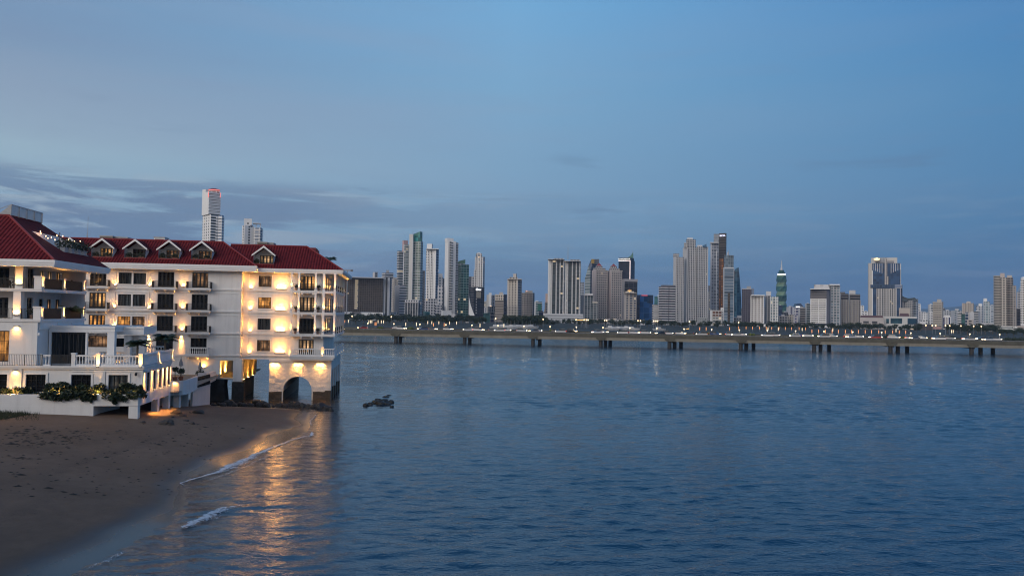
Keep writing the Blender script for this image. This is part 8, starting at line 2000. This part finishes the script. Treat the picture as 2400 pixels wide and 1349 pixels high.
T = tower('white block with two dark vertical stripes right of the beige striped block', 2220, 1010, 'building', 'apartment_block'); a = blk(T, 'shaft', 2210, 2230.5, 742, None, 1010, pmat('tower_white', W_), None, 'R', 0.1); slab_on(a, 'dark_stripe', 0.04, 0.22, 0.05, 0.95, 0.2, gls((0.03, 0.03, 0.09), 1010, 4, 4, 0.05, NAVY, 0)); slab_on(a, 'dark_stripe', 0.74, 0.9, 0.05, 0.95, 0.2, gls((0.03, 0.03, 0.09), 1010, 4, 4, 0.05, NAVY, 0)); slab_on(a, 'dark_stripe', 0.36, 0.58, 0.2, 0.95, 0.2, pmat('lilac_grey', (0.42, .39, .38))); blk(T, 'top', 2213, 2227, 739, 742, 1012, WHT)
small([('long white gridded row behind the block with dark stripes', 2210, 2232, 728, 1300, grid((0.45, 0.47, 0.5), GG, 1300, 3.4, 3.4, 0.55, 0.5, 0), None), ('long glazed white row left of the white banded office', 2230, 2258, 727, 1280, gls((0.14, 0.18, 0.21), 1280, 5, 3.6, 0.3, (0.52, 0.53, 0.54), 0), 'L'),
       ('white banded office with a dark glass end', 2241, 2253, 733, 1060, facade(W_, (0.09, 0.10, 0.10), 60, 3.8 * 1060 / FOC, 1, 0.5, 0.01), 'L'), ('green blue glass building right of the white banded office', 2252, 2262, 735, 1065, gls((0.05, 0.12, 0.11), 1065, 5, 5, 0.1, TEAL, 0), None), ('dark blue glazed building with a white frame', 2262, 2270, 731, 1070, gls((0.03, 0.06, 0.13), 1070, 5, 5, 0.15, W_, 0), None), 
       ('low beige apartment block in front of the white banded tower', 2266, 2287, 749, 985, grid((0.44, 0.40, 0.37), (0.07, 0.065, 0.06), 985, 8, 4.0, 0.55, 0.5, 0.004), 'R'), ('blank white block above the low beige apartments', 2272, 2284, 731, 1080, LGR, None), ('white banded mid rise right of the beige crowned tower', 2283, 2297, 729, 1050, facade((0.52, 0.52, 0.52), (0.07, 0.08, 0.09), 60, 3.7 * 1050 / FOC, 1, 0.5, 0.004), 'R'), ('bluish white tower just left of the curved balcony tower', 2320, 2331, 715, 1400, gls((0.22, 0.27, 0.33), 1400, 5, 4, 0.3, (0.5, 0.53, 0.57), 0), None),
       ('dark roofed low house at the far end beside the hills', 2142, 2187, 759, 900, pmat('dark_house', (0.05, 0.045, 0.05), 0.8, 0.2), None), ('small dark tower behind the beige striped block', 2208, 2215, 722, 1500, grid(DG, GG, 1500), None)])
T = tower('beige crowned tower with pale pilasters', 2269, 1250); a = blk(T, 'shaft', 2256, 2282.5, 710, None, 1250, facade((0.45, 0.40, 0.35), (0.05, 0.045, 0.04), 4 * 1250 / FOC, 3.4 * 1250 / FOC, 0.6, 0.6, 0), BEG, 'R', 0.08); fins(a, 4, BEG, 1.2, 0.8); slab_on(a, 'left_panel', 0, 0.26, 0, 1, 0.5, pmat('tan_panel2', (0.40, 0.33, 0.29), 0.8, 0.05, 0.05)); blk(T, 'crown', 2264, 2276, 706, 710, 1252, BEG, None, taper=0.3)
T = tower('white capped tower behind the white banded mid rise', 2296, 1300); blk(T, 'shaft', 2288, 2303, 717, None, 1300, grid((0.52, 0.53, 0.55), GG, 1300, 4, 4, 0.4, 0.5, 0), None); blk(T, 'cap', 2293.5, 2302, 711, 717, 1302, WHT)
T = tower('pale glass tower with a white stair head left of the curved balcony tower', 2312, 1250); a = blk(T, 'shaft', 2304, 2320, 706, None, 1250, gls((0.17, 0.23, 0.25), 1250, 5, 4, 0.25, (0.5, 0.53, 0.54), 0.003), WHT, 'L', 0.15); blk(T, 'stair_head', 2305, 2313.5, 699, 706, 1252, WHT); blk(T, 'podium', 2299, 2330, 756, None, 1050, LGR)
Y = 960
T = tower('tall beige tower wrapped in curved balconies near the right edge', 2352, Y)
c0 = at_y(2342, 700, Y + 14); zt = at_y(2342, 646, Y + 14).z; r0 = 12.2 * (Y + 14) / FOC
m = MB(); m.lathe(0, 0, [(r0 * 0.86, 0), (r0 * 0.86, zt - LZ)], 24); o = m.build('shaft', pmat('dark_recess', (0.05, 0.045, 0.042), 0.6, 0.2), None, (0, 0, 0)); o.parent = T; o.location = Vector((c0.x, c0.y, LZ)) - T.location
m = MB(); fh = 3.75 * Y / FOC; z = 2.0
while z < zt - LZ - 1: m.lathe(0, 0, [(r0 * 0.86, z), (r0, z), (r0, z + fh * 0.52), (r0 * 0.86, z + fh * 0.52)], 24); z += fh
o = m.build('balcony_bands', BEG, None, (0, 0, 0)); o.parent = T; o.location = Vector((c0.x, c0.y, LZ)) - T.location
blk(T, 'core', 2347, 2359, 650, None, Y - 2, grid((0.46, 0.42, 0.37), (0.05, 0.05, 0.05), Y, 4, 3.75, 0.55, 0.55, 0.002), None); a = blk(T, 'shaft', 2358, 2374.5, 650, None, Y + 12, facade((0.34, 0.30, 0.27), (0.04, 0.038, 0.036), 5 * Y / FOC, 3.75 * Y / FOC, 0.85, 0.55, 0.003), None, 'R', 0.2); bands(T, a, 3.75 * Y / FOC, pmat('shade_beige', (0.40, 0.36, 0.33), 0.7, 0.05), 0.6, 0.4, 'FR'); blk(T, 'right_slab', 2373, 2382, 669, None, Y + 8, grid((0.36, 0.33, 0.31), DG, Y, 5, 3.75, 0.4, 0.6, 0), None)
blk(T, 'roof_house', 2344, 2354.5, 640, 650, Y + 4, pmat('pinkish_house', (0.46, 0.40, 0.37), 0.8, 0.05, 0.05), None); blk(T, 'roof_house', 2360, 2372, 645, 650, Y + 14, BEG)
T = tower('white terraced podium below the curved balcony tower', 2345, 900, 'building'); blk(T, 'shaft', 2326, 2384, 764, None, 900, facade(W_, (0.10, 0.11, 0.11), 14, 4.0 * 900 / FOC, 0.75, 0.5, 0), None, None, depth=0.4); blk(T, 'wing', 2301, 2330, 768, None, 905, LGR, None); blk(T, 'upper_terrace', 2316, 2340, 764.5, 769, 903, WHT)
small([('grey tower with a pointed blue roof between the last two beige towers', 2383, 2394, 684, 1400, grid((0.36, 0.35, 0.36), GG, 1400, 4, 4, 0.5, 0.5, 0), None), ('black glass block below the pointed blue roof', 2381, 2394, 723, 1050, gls((0.018, 0.018, 0.026), 1050, 5, 5, 0.08, DG, 0), None), ('low beige block at the right edge below the round topped tower', 2384, 2412, 763, 900, pmat('low_beige', (0.42, 0.36, 0.33), 0.8, 0.08, 0.1), None)])
T = [o for o in COL.objects if o.get('label', '').startswith('grey tower with a pointed blue')][0]; c = blk(T, 'pointed_roof', 2384, 2396, 672, 684, 1400, pmat('blue_roof', (0.05, 0.12, 0.20), 0.3, 0.1), None, taper=0.92)
T = tower('white round topped tower cut by the right edge of the view', 2404, 960); a = blk(T, 'shaft', 2393, 2419, 656, None, 960, facade((0.55, 0.53, 0.50), (0.05, 0.05, 0.05), 4 * 960 / FOC, 3.75 * 960 / FOC, 0.6, 0.55, 0), None, None); bands(T, a, 3.75 * 960 / FOC, WHT, 0.7, 0.42, 'FL'); p0 = at_y(2406, 656, 968); m = MB(); r_ = 12.5 * 960 / FOC; m.lathe(0, 0, [(r_, 0), (r_, 2.2), (r_ * 0.8, 3.6), (r_ * 0.3, 4.6)], 20); o = m.build('round_top', WHT, None, (0, 0, 0)); o.parent = T; o.location = p0 - T.location
# low far blocks that fill the gaps of the skyline
fill = []; names = ['pale', 'grey', 'cream', 'white', 'brownish']; seg = [(1134, 1142), (1186, 1192), (1250, 1256), (1268, 1280), (1366, 1372), (1458, 1464), (1526, 1546), (1655, 1670), (1735, 1740), (1755, 1764), (1790, 1796), (1840, 1850), (1880, 1900), (2012, 2040), (2150, 2176), (2225, 2245), (2280, 2305), (2325, 2332)]
lmk = {1134: 'right of the black office', 1186: 'left of the beige stepped tower', 1250: 'right of the grey brown gridded tower', 1268: 'left of the twin white edged towers', 1366: 'right of the twin white edged towers', 1458: 'right of the red pyramid pair', 1526: 'right of the blue glass block', 1655: 'right of the trio of ribbed towers', 1735: 'right of the blue blade tower', 1755: 'behind the dark purple tower', 1790: 'right of the white gridded tower', 1840: 'right of the twisted tower', 1880: 'left of the broad banded hotel', 2012: 'left of the wide blue hotel', 2150: 'right of the glass fronted mall', 2225: 'right of the block with dark stripes', 2280: 'right of the beige crowned tower', 2325: 'left of the curved balcony tower'}
for (s0, s1) in seg:
    x = s0; k = 0
    while x < s1 and k < 2:
        wpx = min(rnd.uniform(6, 10), max(5, s1 - x)); nm = names[int(rnd.random() * 5)]; cw = {'pale': (0.48, 0.48, 0.5), 'grey': MG, 'cream': (0.5, 0.46, 0.4), 'white': W_, 'brownish': (0.24, 0.2, 0.18)}[nm]
        fill.append(('%s%s low block far off in the gap %s' % ('' if k == 0 else 'second ', nm, lmk[s0]), x, x + wpx, 735 + 0.016 * (x - 1200) - rnd.uniform(4, 14), 1750, grid(cw, GG, 1750, 3.4, 3.2, 0.5, 0.5, 0.02), None)); x += wpx * 0.9; k += 1
small(fill, 'low blocks in the gaps of the skyline')
fill = []; lmx = lm[1:]
for k in range(46):                                # a further layer of the town, seen between the towers
    x = 905 + k * 31.5 + rnd.uniform(-9, 9); wpx = rnd.uniform(8, 17); nm = names[int(rnd.random() * 5)]; cw = {'pale': (0.48, 0.48, 0.5), 'grey': MG, 'cream': (0.5, 0.46, 0.4), 'white': W_, 'brownish': (0.24, 0.2, 0.18)}[nm]
    q = min(lmx, key=lambda q: abs(q[1] - x)); hgt = rnd.uniform(8, 30) if x < 2120 else rnd.uniform(6, 20)
    fill.append(['%s %s block seen far behind, %s the %s' % ('taller' if hgt > 18 else 'low', nm, 'left of' if x < q[1] else 'right of', q[0]), x, x + wpx, 735 + 0.016 * (x - 1200) - hgt, 1900 + rnd.uniform(0, 300), grid(cw, GG, 1900, 3.4, 3.2, 0.5, 0.5, 0.03), 'L' if k % 3 == 0 else None])
cnt = {}
for f_ in fill:
    cnt[f_[0]] = cnt.get(f_[0], 0) + 1
    if cnt[f_[0]] > 1: f_[0] = f_[0].replace(' block', ' block, %s such,' % ordn[cnt[f_[0]] - 1])
small(fill, 'blocks in the far layer of the town')

# ================================================================== trees, lamps and boats on the far shore
def shore_tree_proto(r, h, mat_):
    t = thing('shore_tree', '', 'tree', 0, 0, 0, 0.0, 'trees along the far shore')
    m = MB(); m.tube([(0, 0, 0), (0.1, 0, h * 0.3), (0.3, 0.1, h * 0.62)], [0.32, 0.24, 0.12], 6); m.tube([(0.1, 0, h * 0.3), (-r * 0.4, 0.2, h * 0.62)], [0.18, 0.08], 5); m.tube([(0.1, 0, h * 0.32), (r * 0.45, -0.2, h * 0.65)], [0.16, 0.07], 5); m.build('trunk', BARK, t)
    m = MB()
    for k in range(9):
        a = rnd.uniform(0, 6.28); q = rnd.uniform(0.15, 0.72); leaf_cloud(m, (q * r * math.cos(a), q * r * math.sin(a), h * rnd.uniform(0.45, 0.82)), r * rnd.uniform(0.36, 0.55), 60, 0.55, 0.75)
    m.build('crown', mat_, t); return t
SHL = pmat('shore_leaf', (0.024, 0.038, 0.017), 0.7, 0.5, 0.6)
tp = [shore_tree_proto(4.6, 8.0, SHL), shore_tree_proto(3.6, 9.0, SHL), shore_tree_proto(5.6, 7.4, SHL)]
tl = ['round dark tree in the belt of trees under the far towers', 'tall narrow dark tree in the belt of trees under the far towers', 'broad low dark tree in the belt of trees under the far towers']
first = [True, True, True]
def put_tree(px, Y, sc, k=None):
    k = rnd.randrange(3) if k is None else k
    t = tp[k] if first[k] else copy_tree(tp[k]); first[k] = False
    p = at_y(px, 760, Y); t.location = (p.x, p.y, LZ); t.scale = (sc, sc, sc); t.rotation_euler = (0, 0, rnd.uniform(0, 6.28)); t['label'] = tl[k]
for k in range(58): put_tree(800 + k * 5.8 + rnd.uniform(-2, 2), rnd.uniform(640, 860), rnd.uniform(0.8, 1.2))
for k in range(20): put_tree(1190 + k * 4.2, rnd.uniform(640, 780), rnd.uniform(0.95, 1.35))
for k in range(44): put_tree(1275 + k * 10.5 + rnd.uniform(-4, 4), rnd.uniform(700, 880), rnd.uniform(0.65, 1.0))
for k in range(52): put_tree(1730 + k * 8.4 + rnd.uniform(-3, 3), rnd.uniform(700, 860), rnd.uniform(0.6, 1.0))
for k in range(22): put_tree(2222 + k * 5.2 + rnd.uniform(-2, 2), rnd.uniform(620, 780), rnd.uniform(0.75, 1.15))
for k in range(10): put_tree(2335 + k * 8, rnd.uniform(600, 700), rnd.uniform(0.6, 0.9))
# promenade lamps
def prom_proto(col, st, h, nm):
    t = thing('promenade_lamp', '', 'lamp post', 0, 0, 0, 0.0, 'lamp posts along the far promenade')
    m = MB(); m.tube([(0, 0, 0), (0, 0, h)], 0.09, 6); m.build('post', GREYM, t)
    m = MB(); m.tube([(0, 0, h * (0.45 if nm != 'globe' else 0.9)), (0, 0, h + 0.25)], 0.20 if nm != 'globe' else 0.42, 8); m.build('lamp', emat('prom_%s_glow' % nm, col, st), t); return t
pp = [prom_proto((1.0, 0.38, 0.13), 1.3, 3.4, 'orange'), prom_proto((1.0, 0.80, 0.52), 1.7, 3.6, 'white'), prom_proto((1.0, 0.70, 0.38), 3.2, 7.0, 'globe')]
pl_ = ['orange lit post along the far promenade under the trees', 'white lit post along the far promenade under the trees', 'taller lamp with a bright warm head on the far shore']
pf = [True] * 3
def put_lamp(px, py, k, Y=None):
    h = [2.6, 2.8, 7.1][k]
    d = ray(px, py); t_ = (LZ + h - CAM_H) / d.z if d.z < -0.001 else 600
    p = CAM_P + d * t_
    if not 520 < p.y < 1300: p = at_y(px, py, 640 if Y is None else Y)
    t = pp[k] if pf[k] else copy_tree(pp[k]); pf[k] = False
    t.location = (p.x, p.y, LZ); t['label'] = pl_[k]
for px in (801, 808, 879, 881.5): put_lamp(px, 758.5, 0)
for px in (816.5, 864.5, 868.5, 871.5, 886, 893.5, 899, 951, 976): put_lamp(px, 759, 1)
for px in (1016, 1041): put_lamp(px, 760.5, 0)
for px in (1002.5, 1012, 1028.5, 1053.5, 1070, 1125, 1181): put_lamp(px, 762, 1)
for px in (825, 917, 1161.5, 1273, 1350, 1369, 1374.5, 1378, 1417, 1421.5, 1495, 1501, 1532, 1537, 1541, 1616, 1731): put_lamp(px, 753 + 0.016 * (px - 1000), 2)
for k in range(26): put_lamp(1732 + k * 15.6 + rnd.uniform(-1.5, 1.5), 774 + 0.010 * (k * 15), 0)
for px in (1655, 1640, 1710): put_lamp(px, 770, 0)
for px in (1800, 1824, 1880, 1952, 2100, 2230, 2234): put_lamp(px, 770 + 0.014 * (px - 1800), 1)
for px in (2252, 2282, 2300, 2170, 2185, 2193, 2216, 2226): put_lamp(px, 775.5, 2)
# boats laid up by the marina
def boat_proto():
    t = thing('motor_boat', '', 'boat', 0, 0, 0, 0.0, 'white boats in the far marina')
    m = MB(); pr = [(-5, 1.2), (3.2, 1.3), (5.6, 0.0), (3.2, -1.3), (-5, -1.2)]
    n = len(pr); vs = [(x * 0.92, y * 0.55, 0.2) for x, y in pr] + [(x, y, 1.5 + (0.4 if x > 3 else 0)) for x, y in pr]
    m.add(vs, [(i, (i + 1) % n, n + (i + 1) % n, n + i) for i in range(n)] + [tuple(range(n, 2 * n)), tuple(range(n - 1, -1, -1))]); m.build('hull', pmat('boat_hull', (0.42, 0.43, 0.44), 0.4, 0.05), t)
    m = MB(); m.add([(-2.6, -0.9, 1.55), (1.8, -0.9, 1.55), (1.8, 0.9, 1.55), (-2.6, 0.9, 1.55), (-2.2, -0.8, 2.9), (0.6, -0.8, 2.9), (0.6, 0.8, 2.9), (-2.2, 0.8, 2.9)], [(0, 1, 5, 4), (1, 2, 6, 5), (2, 3, 7, 6), (3, 0, 4, 7), (4, 5, 6, 7)]); m.build('cabin', pmat('boat_cabin', (0.45, 0.46, 0.47), 0.4, 0.05), t)
    m = MB(); m.tube([(-1, 0, 2.9), (-1, 0, 6.0)], 0.06, 5); m.build('mast', GREYM, t); return t
bp_ = boat_proto(); bn_ = 0
for px, py in ((1163, 768), (1171, 769), (1180, 767), (1192, 766), (1200, 768.5), (1209, 768), (1217, 767.5), (1227, 768), (1236, 768), (1246, 769), (1432, 771), (1441, 772), (1450, 771), (1460, 773), (1470, 772), (1482, 773), (1545, 774)):
    t = bp_ if bn_ == 0 else copy_tree(bp_); p = at_y(px, py, rnd.uniform(560, 620)); t.location = (p.x, p.y, LZ - 0.2); t.rotation_euler = (0, 0, rnd.uniform(-0.4, 0.4)); bn_ += 1
    t['label'] = 'white motor boat laid up in the marina beyond the viaduct'
# lit canopies by the shore
for (x0, x1, y0, y1, lb) in ((1350, 1375, 749, 747.5, 'yellow lit canopy at the foot of the twin dark towers'), (1584, 1615, 774, 769, 'long orange lit canopy rising to the right beyond the viaduct')):
    a, b = at_y(x0, y0, 690), at_y(x1, y1, 690); t = thing('lit_canopy', lb, 'canopy', a.x, a.y, LZ, 0.0)
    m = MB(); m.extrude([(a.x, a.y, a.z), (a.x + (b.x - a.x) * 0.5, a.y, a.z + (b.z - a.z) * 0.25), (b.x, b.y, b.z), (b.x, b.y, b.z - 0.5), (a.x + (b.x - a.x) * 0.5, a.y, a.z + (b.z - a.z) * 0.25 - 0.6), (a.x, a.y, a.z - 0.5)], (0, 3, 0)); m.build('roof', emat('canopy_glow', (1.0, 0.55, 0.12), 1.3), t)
    for f in (0.1, 0.5, 0.9):
        m = MB(); x = a.x + (b.x - a.x) * f; m.tube([(x, a.y + 1.5, LZ), (x, a.y + 1.5, a.z - 0.4)], 0.12, 5); m.build('post', GREYM, t)
# ================================================================== the evening air over the bay
def haze(density):
    m = bpy.data.materials.new('evening_haze'); m.use_nodes = True
    t = NT(m.node_tree); t.n.remove(t.n['Principled BSDF'])
    v = t.new('ShaderNodeVolumePrincipled'); v.inputs['Color'].default_value = (0.50, 0.72, 1.0, 1); v.inputs['Density'].default_value = density; v.inputs['Anisotropy'].default_value = 0.0
    t.l.new(v.outputs[0], t.n['Material Output'].inputs['Volume'])
    b = MB(); b.box(-9500, 13500, -650, 12600, -4, 420)
    tag(b.build('haze', m), kind='stuff')
haze(0.00008)
